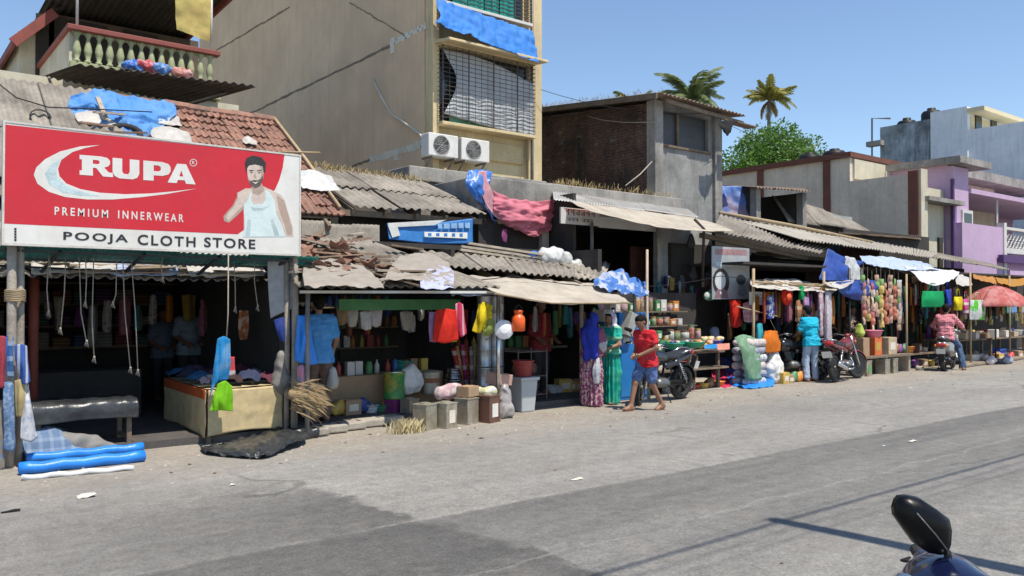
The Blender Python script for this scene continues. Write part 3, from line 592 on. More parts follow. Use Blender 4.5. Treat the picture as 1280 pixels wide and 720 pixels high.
stuff(obj('bricks', mb, BRK, bb))
for (x, yy) in ((wx - .03, 14.0), (18.0, 14.0)):
 mb = MB(); mb.b2((x, yy, 3.6), (x + .3, yy + .3, 6.8)); obj('column', mb, CONC, bb, bevel=.015)
wa = aY(838, 135, 14.1); wb = aY(884, 190, 14.1)
mb = MB(); mb.b2((wx + .27, 14.1, 3.6), (18.0, 14.25, wb.z)); obj('front_wall', mb, GPL, bb)
mb = MB(); mb.b2((wx + .27, 14.1, 6.6), (18.0, 14.25, 6.85)); mb.b2((wb.x + .05, 14.1, wb.z), (18.0, 14.25, 6.6)); obj('lintel', mb, GPL, bb)
mb = MB(); mb.b2((wx + .27, 14.04, wb.z - .06), (wb.x + .1, 14.1, wb.z)); wn = obj('window', mb, WOOD, bb)
mb = MB(); mb.b2((wx + .27, 14.2, wb.z), (wb.x + .05, 14.22, 6.6)); obj('pane', mb, M('dark grey board', (.06, .065, .07), .5), wn)
mb = MB(); mb.b2((wx + .95, 14.12, wb.z), (wx + 1.0, 14.18, 6.6)); obj('mullion', mb, WOOD, wn)
roof(bb, (wx - .35, 13.55, 6.82), (18.7, 13.55, 6.72), (18.7, 16.2, 7.02), (wx - .35, 16.2, 7.08), M('rusty tin roof', (.28, .2, .15), .8, .25, 3, .3, 40, dirt=(.09, .06, .045), damt=.6, rnd=.3), 4, 1, seed=31)
roof(bb, (wx - .3, 16.0, 7.06), (18.6, 16.0, 7.0), (18.6, 20.6, 7.5), (wx - .3, 20.6, 7.55), ASB, 4, 1, seed=32)
mb = MB(); mb.beam((wx - .42, 13.6, 6.74), (wx - .42, 20.6, 7.46), .07, .14); obj('verge_board', mb, WOOD, bb)
mb = MB(); mb.beam((wx, 13.7, 6.7), (18.8, 13.7, 6.55), .08, .1); obj('eave_beam', mb, WOOD, bb)
mb = MB(); mb.beam((18.1, 13.5, 6.45), (18.95, 13.5, 6.42), .3, .03); obj('loose_plank', mb, WOOD, bb)
grass('thatch_grass', [(wx - .35, 13.8, 6.86), (wx - .3, 20, 7.5)], 600, .03, .1, 9, 'dry thatch grass along the roof edge above the brick wall', .14)
grass('dry_grass', [(15.4, 13.5, 4.25), (12.0, 13.55, 4.3), (15.5, 14.6, 4.2), (15.5, 17.2, 4.25)], 800, .04, .15, 15, 'dry yellow grass growing at the foot of the brick wall', .16)
tag(obj('black_rag', cloth([[aY(898, 152, 13.5), aY(906, 151, 13.5), aY(919, 150, 13.5)], [aY(902, 160, 13.4), aY(908, 160, 13.4), aY(916, 158, 13.4)], [aY(905, 165, 13.45), aY(909, 170, 13.4), aY(912, 166, 13.45)]], 14, 10, .05, 8, 3), cloth_mat('black rag cloth', (.03, .03, .032)), smooth=True, solid=.01, base=aY(908, 160, 13.4)), 'black rag dangling from the tin roof corner', 'rag')
mb = MB(); mb.tube([aX(735, 145, wx - .1), aX(752, 150, wx - .12), aX(780, 153, wx - .12), aX(818, 153, wx - .1)], .012, 5)
tag(obj('slack_wire', mb, ROPE, smooth=True, base=aX(780, 153, wx - .12)), 'pale slack wire strung across the brick wall', 'wire')
mb = MB(); mb.tube([aY(815, 202, 13.9), aY(800, 218, 13.6), aY(782, 232, 13.4)], .015, 5); tag(obj('cable', mb, ROPE, smooth=True, base=aY(782, 232, 13.4)), 'pale cable running down from the plaster corner post', 'cable')
ds = thing('dark_shop', 'open dark shop with lettered white fascia and whitewashed side wall', 'shop', (13, 12.5, 0))
mb = MB(); mb.b2((11.36, 13.2, 3.9), (15.75, 14.6, 4.22)); obj('ledge', mb, CONC, ds, bevel=.02)
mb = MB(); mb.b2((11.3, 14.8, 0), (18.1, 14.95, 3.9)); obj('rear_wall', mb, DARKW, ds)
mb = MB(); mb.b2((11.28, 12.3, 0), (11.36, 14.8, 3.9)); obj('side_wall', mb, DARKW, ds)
WWH = M('stained whitewash', (.42, .42, .40), .9, .2, 1.5, .3, 30, dirt=(.13, .13, .14), damt=.6, dscale=1.2, streak=.5)
p = aY(823, 330, 12.1).x; q = aY(890, 330, 12.1).x
mb = MB(); mb.b2((p, 12.1, 0), (q, 12.25, 3.4)); obj('whitewashed_wall', mb, WWH, ds)
mb = MB(); mb.b2((q, 12.1, 0), (q + .12, 14.8, 3.4)); obj('side_wall', mb, DARKW, ds)
a = aY(700, 257, 12.15); b = aY(748, 283, 12.15); e = aY(825, 292, 12.15)
mb = MB(); mb.b2((a.x, 12.12, b.z), (b.x, 12.16, a.z - .03)); fs = obj('fascia_board', mb, WHITEP, ds)
mb = MB(); mb.b2((b.x + .01, 12.13, b.z - .02), (e.x, 12.17, b.z + .2)); obj('fascia_strip', mb, WHITEP, ds)
RED = M('dark red sign paint', (.33, .03, .03), .7, .2, 8, .1); INK = M('black sign paint', (.03, .03, .03), .7, .2, 8, .1)
def script(w_, h_, seed, n):            # Devanagari-like lettering: head line with hanging strokes
 rd = random.Random(seed); sp = [[(0, h_ * .84), (w_, h_ * .84), (w_, h_ * .96), (0, h_ * .96)]]
 for i in range(n):
  x = w_ * (i + .35) / n; t_ = w_ / n * .2; sp.append([(x + w_ / n * .38, h_ * .02), (x + w_ / n * .38 + t_, h_ * .02), (x + w_ / n * .38 + t_, h_ * .83), (x + w_ / n * .38, h_ * .83)])
  k = rd.uniform(.3, .6); c = []
  for j in range(9): an = R(60 + 34 * j); c.append((x + w_ / n * .15 + math.cos(an) * w_ / n * .22, h_ * k + math.sin(an) * h_ * .2))
  for j in range(8, -1, -1): an = R(60 + 34 * j); c.append((x + w_ / n * .15 + math.cos(an) * w_ / n * .09, h_ * k + math.sin(an) * h_ * .08))
  sp.append(c)
 me = bpy.data.meshes.new('lettering'); mb = MB()
 for s_ in sp:
  m2 = curve_mesh('l', [s_], .001); mb.add([v.co for v in m2.vertices], [tuple(p.vertices) for p in m2.polygons])
 return mb.mesh('lettering')
ww = b.x - a.x; hh = a.z - b.z
decal('lettering', script(ww * .8, hh * .38, 2, 6), RED, fs, (a.x + ww * .08, 12.12, b.z + hh * .5))
decal('lettering', script(ww * .3, hh * .2, 3, 3), INK, fs, (a.x + ww * .14, 12.12, b.z + hh * .16)); decal('lettering', script(ww * .3, hh * .2, 4, 3), INK, fs, (a.x + ww * .52, 12.12, b.z + hh * .16))
x = aY(742, 310, 12.0).x; mb = MB(); mb.tube([(x, 12.05, 0), (x, 12.05, 3.3)], .035); obj('post', mb, STEEL, ds, True)
x = aY(823, 310, 12.0).x; mb = MB(); mb.tube([(x, 12.0, 0), (x, 12.0, 3.4)], .05); obj('post', mb, PLINTH, ds, True)
DOORW = M('brown door wood', (.12, .045, .03), .7, .3, 6, .3, 40)
for i, pxx in enumerate((785, 795, 806)):
 x = aY(pxx, 330, 12.9).x; mb = MB(); mb.b2((x, 12.8, 0), (x + .28, 12.86, 2.95)); obj('door_plank', mb, DOORW, ds, bevel=.01)
mb = MB(); mb.b2((11.36, 12.3, 3.35), (q, 14.8, 3.42)); obj('ceiling', mb, DARKW, ds)
roof(ds, aY(692, 250, 12.1), aY(872, 272, 12.1), aY(858, 262, 13.2), aY(690, 239, 13.2), TIN, 5, 1, seed=41, pitch=.075, amp=.01)
CANV = M('tan canvas', (.42, .37, .3), .9, .16, 3, .3, 25, dirt=(.22, .18, .14), damt=.6, dscale=1.6)
aw = tag(obj('tan_awning', cloth([[aY(712, 251, 12.05), aY(790, 262, 12.05), aY(866, 272, 12.05)], [aY(722, 257, 11.7), aY(812, 273, 11.5), aY(895, 280, 11.4)], [aY(738, 264, 11.3), aY(832, 285, 10.9), aY(918, 289, 10.7)]], 40, 14, .02, 2.5, 1), CANV, smooth=True, solid=.006, base=aY(800, 270, 11.5)), 'tan canvas awning stretched above the dark lettered shop', 'awning')
mb = MB(); mb.tube([aY(868, 274, 11.0), aY(880, 286, 10.9), aY(878, 352, 11.2)], .03, 6); mb.tube([aY(880, 288, 10.9), aY(905, 293, 10.8)], .02, 6)
tag(obj('bent_branch_post', mb, M('dark branch', (.05, .04, .035), .9), smooth=True, base=aY(878, 352, 11.2)), 'dark crooked branch propping the tan awning by the whitewashed wall', 'post')
# ================================================================== right: lean-to roofs, sheds, far buildings
rs1 = thing('long_shed', 'low shed with rusty corrugated roof beside the advert poster', 'building', (16, 12.5, 0))
mb = MB(); mb.b2((15.5, 13.4, 0), (22.5, 13.55, 3.6)); obj('rear_wall', mb, DARKW, rs1)
mb = MB(); mb.b2((13.9, 12.0, 0), (15.4, 12.1, 3.0)); obj('side_wall', mb, DARKW, rs1)
a = aY(890, 288, 11.0); b = aY(1022, 318, 11.0); c = aY(1040, 306, 12.6); d = aY(900, 268, 12.9)
roof(rs1, a, b, c, d, ASB, 4, 1, seed=51)
mb = MB(); mb.beam(a + V((0, .3, -.08)), b + V((0, .3, -.08)), .08, .1); obj('purlin', mb, WOOD, rs1)
mb = MB(); mb.tube([aY(900, 266, 12.95), aY(985, 281, 12.9), aY(1090, 303, 12.6)], .05, 6); obj('ridge_pole', mb, BAMB, rs1, True)
rs2 = thing('tin_roof_shed', 'long low shed with pale corrugated roof in front of the purple house', 'building', (24, 12.5, 0))
mb = MB(); mb.b2((18, 13.2, 0), (31, 13.35, 2.9)); obj('rear_wall', mb, DARKW, rs2)
a = aY(1000, 300, 11.3); b = aY(1160, 322, 11.3); c = aY(1170, 316, 12.9); d = aY(905, 272, 13.1)
roof(rs2, a, b, c, d, M('pale tin roof', (.38, .35, .3), .75, .15, 2, .2, 40, dirt=(.26, .2, .15), damt=.5, rnd=.25), 7, 1, seed=52)
a = aY(1150, 320, 11.6); b = aY(1262, 338, 11.4); c = aY(1238, 330, 13.2); d = aY(1130, 309, 13.2)
roof(rs2, a, b, c, d, ASB, 5, 1, seed=53)
mb = MB(); mb.beam((18, 12.7, 2.95), (29, 12.7, 2.75), .1, .1); obj('purlin', mb, WOOD, rs2)
x = aY(1163, 330, 11.6).x; mb = MB(); mb.b2((22.4, 12.9, 0), (24.5, 12.96, 3.3)); obj('dark_gable', mb, M('maroon board', (.08, .03, .03), .8), rs2)
lf = thing('loft_shed', 'small rooftop shed with dark open front and patched blue tarp side', 'shed', (20, 14, 3.4))
p0 = aY(948, 237, 13.6); p1 = aY(1006, 282, 13.6); zt = aY(1000, 240, 13.6).z; zb = aY(1000, 281, 13.6).z
mb = MB(); mb.b2((p0.x, 15.5, zb - .5), (p1.x, 15.6, zt)); mb.b2((p0.x, 13.6, zb - .6), (p1.x + .1, 15.5, zb)); obj('base', mb, CONC, lf)
for x in (p0.x, p1.x):
 mb = MB(); mb.b2((x - .1, 13.6, zb), (x + .1, 13.8, zt)); obj('post', mb, CONC, lf)
for x_ in (p1.x, p0.x): obj('side_panel', MB().b2((x_ - .04, 13.8, zb), (x_ + .04, 15.5, zt)), DARKW, lf)
roof(lf, aY(945, 234, 13.3), aY(1012, 240, 13.3), aY(1002, 236, 15.5), aY(900, 232, 15.5), M('brown tin', (.2, .14, .1), .8, .3), 3, 1, seed=55)
tag(obj('blue_tarp', cloth([[aY(893, 231, 14.6), aY(920, 232, 14.2), aY(950, 234, 13.75)], [aY(897, 252, 14.4), aY(922, 255, 14.1), aY(949, 252, 13.75)], [aY(900, 270, 14.2), aY(925, 274, 14.0), aY(944, 270, 13.75)]], 24, 18, .04, 3, 8, True), M('blue tarp patched', (.02, .12, .42), .5, .25, 2.5, .3, 9, dirt=(.36, .2, .1), damt=.7, dscale=1.1), smooth=True, solid=.004, base=aY(920, 255, 14.1)), 'dark blue patched tarp on the side of the rooftop shed', 'tarp')
PALE = M('pale grey cement wall', (.64, .56, .45), .9, .15, .8, .3, 20, dirt=(.34, .3, .26), damt=.5, dscale=.5, streak=.4)
BRN = M('brown column paint', (.15, .055, .035), .8, .2, 4)
cbg = thing('cream_building', 'long pale cement building with brown columns and brown roof edge', 'building', (30, 16, 0))
X = 29.2
mb = MB(); mb.b2((X, 16.5, 0), (42, 26, 7.15)); obj('rear_wall', mb, PALE, cbg)
mb = MB(); mb.b2((X - .12, 16.4, 7.15), (42, 26.1, 7.35)); obj('roof_edge', mb, BRN, cbg)
mb = MB(); mb.b2((X, 14.15, 0), (X + .25, 16.5, 6.25)); obj('yard_wall', mb, PALE, cbg)
mb = MB(); mb.b2((X - .03, 13.95, 0), (X + .3, 14.3, 6.35)); obj('column', mb, BRN, cbg)
mb = MB(); mb.b2((X + .02, 13.86, 0), (X + .5, 13.94, 6.4)); obj('pilaster', mb, CREAM, cbg)
for pxx in (951, 1034):
 y = aX(pxx, 250, X).y; mb = MB(); mb.b2((X - .06, y - .14, 0), (X + .02, y + .14, 7.15)); obj('column', mb, BRN, cbg)
mb = MB(); mb.b2((X + .5, 14.3, 0), (31.9, 16.5, 5.9)); obj('front_wall', mb, CREAM, cbg)
mb = MB(); mb.b2((X + .3, 13.7, 5.3), (32.3, 14.3, 5.45)); obj('sunshade', mb, CONC, cbg)
for k in (0, 1):
 mb = MB(); mb.b2((X + .75 + k * 1.4, 14.22, 2.5), (X + 1.05 + k * 1.4, 14.29, 4.1)); obj('window', mb, DARKW, cbg)
mb = MB(); mb.b2((X + .2, 16.42, 6.35), (X + 4, 16.5, 7.1)); obj('upper_panel', mb, CREAM, cbg)
pk = aY(1108, 212, 16.4); mb = MB(); mb.b2((pk.x - .1, 16.36, 6.45), (pk.x + 2.2, 16.4, 6.85)); sg = obj('name_board', mb, WHITEP, cbg)
decal('lettering', script(1.7, .26, 7, 8), M('magenta lettering', (.6, .05, .2), .7), sg, (pk.x + .15, 16.36, 6.52))
roof(cbg, aY(1048, 291, 13.3), aY(1150, 300, 13.3), aY(1150, 296, 14.0), aY(1048, 290, 14.0), M('brown tin', (.2, .14, .1), .8, .3), 4, 1, seed=57)
mb = MB(); mb.b2((23.5, 13.5, 0), (29.0, 13.7, 3.95)); obj('low_wall', mb, DARKW, cbg)
mb = MB(); mb.b2((21.6, 14.4, 0), (25.6, 14.6, 4.5)); obj('low_wall', mb, WWH, cbg)
roof(cbg, (21.2, 13.9, 4.05), (25.9, 13.9, 3.98), (25.6, 14.6, 4.5), (21.4, 14.6, 4.9), ASB, 3, 1, seed=58)
for i, (px, py, D_) in enumerate(((1012, 190, 21), (1043, 186, 18.5))):
 p = aX(px, py, 31.2); mb = MB(); mb.lathe((0, 0, 0), [(.0, -1.0), (.42, -1.0), (.45, -.9), (.45, -.55), (.43, -.5), (.45, -.45), (.45, -.1), (.38, 0), (.2, .03), (.2, .1), (0, .1)], 18)
 o = tag(obj('water_tank', mb, BLACKP, smooth=True), ['black water tank on the brown roof edge, nearest the mango tree', 'black water tank on the brown roof edge at the building corner'][i], 'water tank', 'tanks on the cream building'); o.location = (p.x, p.y, 7.35 + .5)
PUR = M('lavender wall paint', (.5, .35, .5), .85, .08, 2, .2, 30, dirt=(.4, .3, .4), damt=.35, dscale=.7); DPUR = M('dark purple trim', (.09, .04, .14), .7, .15, 4)
pb = thing('purple_house', 'lavender two-storey house with recessed balcony at the right edge', 'building', (35, 14, 0))
z1 = aY(1210, 208, 14).z
mb = MB(); mb.b2((32.0, 17.2, 0), (46, 24, z1 + .4)); obj('rear_wall', mb, PUR, pb)
mb = MB(); mb.b2((32.0, 14.2, 0), (32.2, 17.2, z1)); obj('side_wall', mb, PUR, pb)
mb = MB(); mb.b2((32.0, 14.0, 0), (33.3, 14.2, z1 - .1)); obj('wall', mb, PUR, pb)
mb = MB(); mb.b2((31.9, 13.95, 0), (32.02, 14.05, z1 - .6)); obj('corner_trim', mb, DPUR, pb)
mb = MB(); mb.b2((31.7, 13.6, z1 - .05), (34.4, 17.3, z1 + .2)); obj('roof_slab', mb, CONC, pb)
mb = MB(); mb.b2((34.5, 15.5, z1 + .1), (46, 17.3, z1 + .5)); obj('roof_slab', mb, CONC, pb)
zf = aY(1230, 242, 14).z; mb = MB(); mb.b2((33.3, 13.9, zf - .1), (46, 17.2, zf + .08)); obj('porch_slab', mb, PUR, pb)
zbk = aY(1250, 289, 14).z; p_ = aY(1252, 300, 13.8).x
mb = MB(); mb.b2((32.15, 13.75, 0), (p_, 14.0, zbk + .1)); obj('balcony_parapet', mb, PUR, pb)
mb = MB(); mb.b2((p_, 13.7, 0), (p_ + .25, 14.0, zbk + .3)); obj('post', mb, WHITEP, pb)
mb = MB(); mb.b2((p_ + .25, 13.75, zbk - .9), (46, 14.0, zbk - .68)); mb.b2((p_ + .25, 13.75, zbk + .05), (46, 13.95, zbk + .16)); obj('balcony_rail', mb, WHITEP, pb)
mb = MB(); mb.b2((p_ + .25, 13.6, 0), (46, 14.1, zbk - 1.6)); obj('lower_wall', mb, PUR, pb)
mb = MB(); mb.b2((p_ - .6, 13.5, zbk - 1.3), (46, 13.7, zbk - 1.0)); obj('sunshade', mb, DPUR, pb)
mb = MB(); mb.b2((p_ + .6, 14.1, zbk - 1.7), (46, 14.3, zbk - .9)); obj('sill_wall', mb, PUR, pb)
for i in range(14):
 mb = MB(); x = p_ + .35 + i * .34
 for (z0, r_) in ((zbk - .52, .13), (zbk - .22, .13)):
  mb.tube([(x + .15 + r_ * math.cos(j * R(45)), 13.85, z0 + r_ * math.sin(j * R(45))) for j in range(9)], .025, 4, False)
 obj('railing_block', mb, WHITEP, pb)
w0 = aY(1201, 262, 14.0); w1 = aY(1214, 287, 14.0); mb = MB(); mb.b2((w0.x, 13.93, w1.z), (w1.x, 14.0, w0.z)); wn = obj('window', mb, WHITEP, pb)
mb = MB(); mb.b2((w0.x + .12, 13.915, w1.z + .12), (w1.x - .12, 13.93, w0.z - .12)); obj('pane', mb, GLASSD, wn)
mb = MB(); mb.tube([aY(1246, 250, 14.2), aY(1246, 290, 14.2)], .05); obj('porch_pole', mb, WHITEP, pb)
mb = MB(); mb.b2((36.5, 17.05, zf - 2.4), (39, 17.2, zf - .4)); obj('door', mb, DOORW, pb)
LBL = M('pale blue stained plaster', (.72, .77, .77), .88, .1, .6, .3, 15, dirt=(.36, .42, .45), damt=.5, dscale=.25, streak=.4)
LBD = M('water-blackened plaster', (.42, .48, .5), .9, .25, .5, .3, 15, dirt=(.06, .065, .065), damt=.85, dscale=.35, streak=.8)
bl = thing('blue_building', 'tall pale blue building with blackened parapet behind the purple house', 'building', (55, 26, 0))
bX = 52.0
def Yb(px): return aX(px, 150, bX).y
def zB(px, py): return aX(px, py, bX).z
ya, yb_, yc = Yb(1097), Yb(1163), Yb(1209)
mb = MB(); mb.b2((bX + .3, yb_, 0), (70, ya, zB(1130, 153))); obj('stained_wall', mb, LBD, bl)
mb = MB(); mb.b2((bX, yc, 0), (58, yb_, zB(1190, 136))); obj('stair_tower', mb, LBL, bl)
zz = zB(1240, 157); mb = MB(); mb.b2((bX + .2, 16.2, 0), (75, yc, zz)); obj('wall', mb, LBL, bl)
CPH = M('cream penthouse paint', (.62, .53, .34), .85, .1)
mb = MB(); mb.b2((bX + .4, yc - .02, zz), (60, yc + 3, zB(1209, 137) - .3)); obj('penthouse', mb, CPH, bl)
mb = MB(); mb.b2((bX - .1, yc - 1.0, zB(1209, 136) - .25), (60, yc - .03, zB(1209, 136))); obj('penthouse_roof', mb, CPH, bl)
for k in range(3):
 mb = MB(); mb.b2((bX + 1 + k * 2.2, yc - .1, zz + .1), (bX + 1.8 + k * 2.2, yc - .03, zz + 1.1)); obj('window', mb, GLASSD, bl)
mb = MB(); mb.tube([aX(1090, 200, bX), aX(1090, 148, bX), aX(1113, 148, bX)], .06); obj('pipe', mb, STEEL, bl)
mb = MB(); mb.b2((bX - .2, ya - .3, zB(1097, 182)), (bX + .3, ya + .7, zB(1097, 176))); obj('sunshade', mb, CONC, bl)
for i, px in enumerate((1122, 1153)):
 mb = MB(); mb.lathe((0, 0, 0), [(0, 0), (.55, 0), (.6, .1), (.6, .9), (.5, 1.05), (.25, 1.1), (.25, 1.25), (0, 1.25)], 18); o = tag(obj('water_tank', mb, BLACKP, smooth=True), ['black water tank on the blue building, left of the stair tower', 'black water tank on the blue building, against the stair tower'][i], 'water tank', 'tanks on the blue building'); o.location = (bX + 1.2, Yb(px), zB(1130, 153) - .75 + .35 * i)
fb = thing('background_building', 'plain grey building behind the roofs of the right sheds', 'building', (60, 16, 0)); mb = MB(); mb.b2((46.5, 15, 0), (90, 16, 6.5)); obj('wall', mb, PALE, fb)
for k in range(6):
 mb = MB(); mb.b2((48 + k * 3, 14.9, .3), (50.2 + k * 3, 14.99, 2.8)); obj('shutter', mb, TIN, fb)
 mb = MB(); mb.b2((48.4 + k * 3, 14.9, 4), (49.8 + k * 3, 14.99, 5.4)); obj('window', mb, GLASSD, fb)
mb = MB(); mb.b2((47, 13.8, 3.1), (70, 15, 3.3)); obj('sunshade', mb, CONC, fb)
# ================================================================== trees
LEAF = {}
def leaf_mat(name, c, tr=.3):
 if name in LEAF: return LEAF[name]
 m, t, b, pos = start(name); L = t.links.new
 out = ramp(t, noi(t, pos, .9, 4), .3, .7, (*[x * .55 for x in c], 1), (*[x * 1.4 for x in c], 1))
 L(out, b.inputs['Base Color']); b.inputs['Roughness'].default_value = .55
 tl_ = nn(t, 'ShaderNodeBsdfTranslucent'); L(mixc(t, .5, out, (c[0] * 1.6, c[1] * 1.6, c[2])), tl_.inputs[0]); mx = nn(t, 'ShaderNodeMixShader'); mx.inputs[0].default_value = tr
 L(b.outputs[0], mx.inputs[1]); L(tl_.outputs[0], mx.inputs[2]); L(mx.outputs[0], t.nodes['Material Output'].inputs[0]); LEAF[name] = m; return m
BARK = M('grey bark', (.19, .16, .13), .95, .3, 3, .6, 20)
def frond(L_, droop, seed, wl=.5):
 rd = random.Random(seed); mb = MB(); n = 26; pts = []
 for i in range(n + 1):
  t = i / n; pts.append(V((L_ * (t - .12 * droop * t * t), 0, L_ * (.55 * t - droop * t * t))))
 mb.tube(pts[::2], .05, 5, r2=.01)
 for i in range(3, n):
  t = i / n; p = pts[i]; d = (pts[min(i + 1, n)] - pts[i - 1]).normalized(); l = wl * L_ * (.16 + .34 * math.sin(math.pi * min(1, t * .9 + .1)))
  for sgn in (-1, 1):
   for kk in (0, .5):
    sd_ = V((0, sgn, 0)); q = p + d * (L_ / n * kk); tip = q + (sd_ * .75 + d * .55) * l * rd.uniform(.85, 1.1) + V((0, 0, -l * rd.uniform(.35, .75))); wv = d * .045
    md = q.lerp(tip, .5) + V((0, 0, l * .1)); mb.add([q - wv * .5, q + wv * .5, md + wv, tip, md - wv], [(0, 1, 2, 4), (4, 2, 3)])
 return mb.mesh('frond')
def palm(base, h_, L_, nf, mat, label, lean=(0, 0), seed=0, droop=(.55, 1.1), dead=0, wind=None):
 t = thing('coconut_palm', label, 'palm tree', base, group='coconut palms'); rd = random.Random(seed); mb = MB()
 top = V((lean[0], lean[1], h_)); mb.tube([V((lean[0] * (i / 8) ** 2, lean[1] * (i / 8) ** 2, h_ * i / 8)) for i in range(9)], .22, 8, r2=.13); obj('trunk', mb, BARK, t, True, world=False)
 ms = [frond(L_, rd.uniform(*droop), seed + k) for k in range(5)]
 for m_ in ms: m_.materials.append(mat)
 for i in range(nf):
  o = bpy.data.objects.new('frond', ms[i % 5]); COL.objects.link(o); o.parent = t; o.location = top; k = rd.uniform(.75, 1.05)
  az = i * 2.4 + rd.uniform(-.3, .3); o.rotation_euler = (rd.uniform(-.3, .3), rd.uniform(-1.0, .35), az); o.scale = (k, k, k)
 if dead:
  for i in range(dead):
   o = bpy.data.objects.new('dead_frond', ms[i % 5].copy()); o.data.materials.clear(); o.data.materials.append(leaf_mat('dead palm leaf', (.30, .19, .07))); COL.objects.link(o); o.parent = t; o.location = top
   o.rotation_euler = (0, rd.uniform(.5, .9), i * 1.7); o.scale = (.7, .7, .7)
 return t
PL = leaf_mat('palm leaf', (.15, .19, .085))
p = aY(862, 118, 30); palm((p.x, 30, 0), p.z - .4, 2.7, 28, PL, 'large coconut palm rising behind the brick house roof', (.2, 0), 4, dead=5)
p = aY(793, 121, 30); palm((p.x, 30, 0), p.z - 1.0, 2.0, 18, PL, 'small coconut palm mostly hidden behind the thatched roof edge', (0, 0), 14)
p = aY(958, 128, 40); palm((p.x, 40, 0), p.z + .2, 2.4, 24, leaf_mat('yellowing palm leaf', (.27, .26, .07)), 'yellowing coconut palm with bare trunk above the mango tree', (.4, 0), 24, (.3, .9), dead=2)
def leafy(base, spheres, n, ls, mat, label, name, trunk_h, seed):
 t = thing(name, label, 'tree', base); rd = random.Random(seed); mb = MB(); b0 = V((0, 0, 0)); top = V((0, 0, trunk_h))
 mb.tube([b0, V((.1, 0, trunk_h * .5)), top], .35, 8, r2=.22)
 for c, r_ in spheres:
  c = V(c); mb.tube([top * .8, top.lerp(c, .5) + V((0, 0, .3)), c], .12, 6, r2=.03)
 obj('trunk', mb, BARK, t, True, world=False); lm = MB(); tot = sum(r_ ** 2 for _, r_ in spheres)
 for c, r_ in spheres:
  c = V(c); ncl = int(n * r_ * r_ / tot / 9)
  for _ in range(ncl):
   d = V((rd.gauss(0, 1), rd.gauss(0, 1), rd.gauss(0, 1))).normalized(); rr = r_ * (rd.uniform(.55, 1.06) if rd.random() < .85 else rd.uniform(.2, .6)); q = c + d * rr
   q += V((noise.noise(q * .9), noise.noise(q * .9 + V((5, 0, 0))), noise.noise(q * .9 + V((0, 5, 0))))) * .5
   for _k in range(9):
    a = q + V((rd.gauss(0, .2), rd.gauss(0, .2), rd.gauss(0, .15))); dr = (d * .6 + V((rd.gauss(0, .6), rd.gauss(0, .6), rd.gauss(-.25, .5)))).normalized(); sd_ = dr.cross(V((rd.gauss(0, 1), rd.gauss(0, 1), rd.gauss(0, 1)))).normalized(); l = ls * rd.uniform(.7, 1.3); wd = l * .22
    lm.add([a, a + dr * l * .5 + sd_ * wd, a + dr * l, a + dr * l * .5 - sd_ * wd], [(0, 1, 2, 3)])
 o = obj('crown', lm, mat, t, world=False); return t
p = aY(968, 190, 30)
leafy((p.x, 30, 0), [((-3.0, 0, 8.7), 2.0), ((-.9, -.5, 9.9), 2.4), ((1.4, 0, 10.0), 2.3), ((3.6, .3, 9.4), 2.0), ((0, 0, 8.2), 2.6), ((-4.6, 0, 7.8), 1.4), ((.3, .6, 11.0), 1.5), ((2.6, 1.4, 8.0), 2.0)], 42000, .25, leaf_mat('mango leaf', (.1, .2, .035)), 'round bright green mango tree behind the cream building', 'mango_tree', 7, 3)
for i, (x, y) in enumerate(((50, 12.2), (66, 11.5))):
 leafy((x, y, 0), [((-.8, 0, 4.2), 1.5), ((.9, .4, 4.6), 1.6), ((0, -.6, 5.6), 1.4), ((.2, .8, 4), 1.4)], 9000, .25, leaf_mat('mango leaf', (.1, .2, .035)), ('leafy roadside tree beyond the purple house', 'leafy roadside tree farthest down the street')[i], 'roadside_tree', 3, 40 + i)
# ================================================================== goods and cloth helpers
ORD = ['first', 'second', 'third', 'fourth', 'fifth', 'sixth', 'seventh', 'eighth', 'ninth', 'tenth', 'eleventh', 'twelfth', 'thirteenth', 'fourteenth', 'fifteenth', 'sixteenth', 'seventeenth', 'eighteenth']
def hang(name, pts, mat, label, cat, amp=.03, freq=5, seed=0, nu=16, nv=14, ridge=False, solid=.004, group=None, Y=None, edge=0, fold=.3):
 """cloth hung in the street: rows of (px, py, Y) control points"""
 rows = [[aY(a, b, c) for a, b, c in r] for r in pts]
 return tag(obj(name, cloth(rows, nu + 6, nv, amp * .7, freq * (1 if ridge else 2), seed, ridge, edge, 1 if ridge else fold * .6), mat, smooth=True, solid=solid, base=rows[-1][len(rows[-1]) // 2]), label, cat, group)
CARD = M('brown carton', (.36, .24, .14), .85, .12, 5, .15, 30, dirt=(.22, .15, .09), damt=.3)
TAPE = M('parcel tape', (.5, .38, .22), .4, .1)
TINM = M('old biscuit tin', (.40, .37, .29), .5, .2, 7, .2, 30, dirt=(.2, .11, .06), damt=.6, dscale=5, metal=.5)
LAB = M('paper label', (.66, .6, .5), .8, .15)
def carton(base, d, rz, mat, label, cat='box', name='carton', stripe=None, group=None, flap=True):
 t = thing(name, label, cat, base, rz, group); mb = MB(); mb.box((0, 0, d[2] / 2), d); obj('body', mb, mat, t, world=False, bevel=.008)
 if flap:
  for s_ in (-1, 1):
   mb = MB(); mb.box((0, s_ * d[1] * .245, d[2] + .004), (d[0] * .985, d[1] * .475, .006)); obj('flap', mb, mat, t, world=False)
  mb = MB(); mb.box((0, 0, d[2] + .008), (d[0] * 1.0, .05, .003)); obj('tape', mb, TAPE, t, world=False)
 if stripe:
  mb = MB(); mb.box((0, -d[1] / 2 - .002, d[2] * .5), (d[0] * .6, .004, d[2] * .45)); obj('label_print', mb, stripe, t, world=False)
 return t
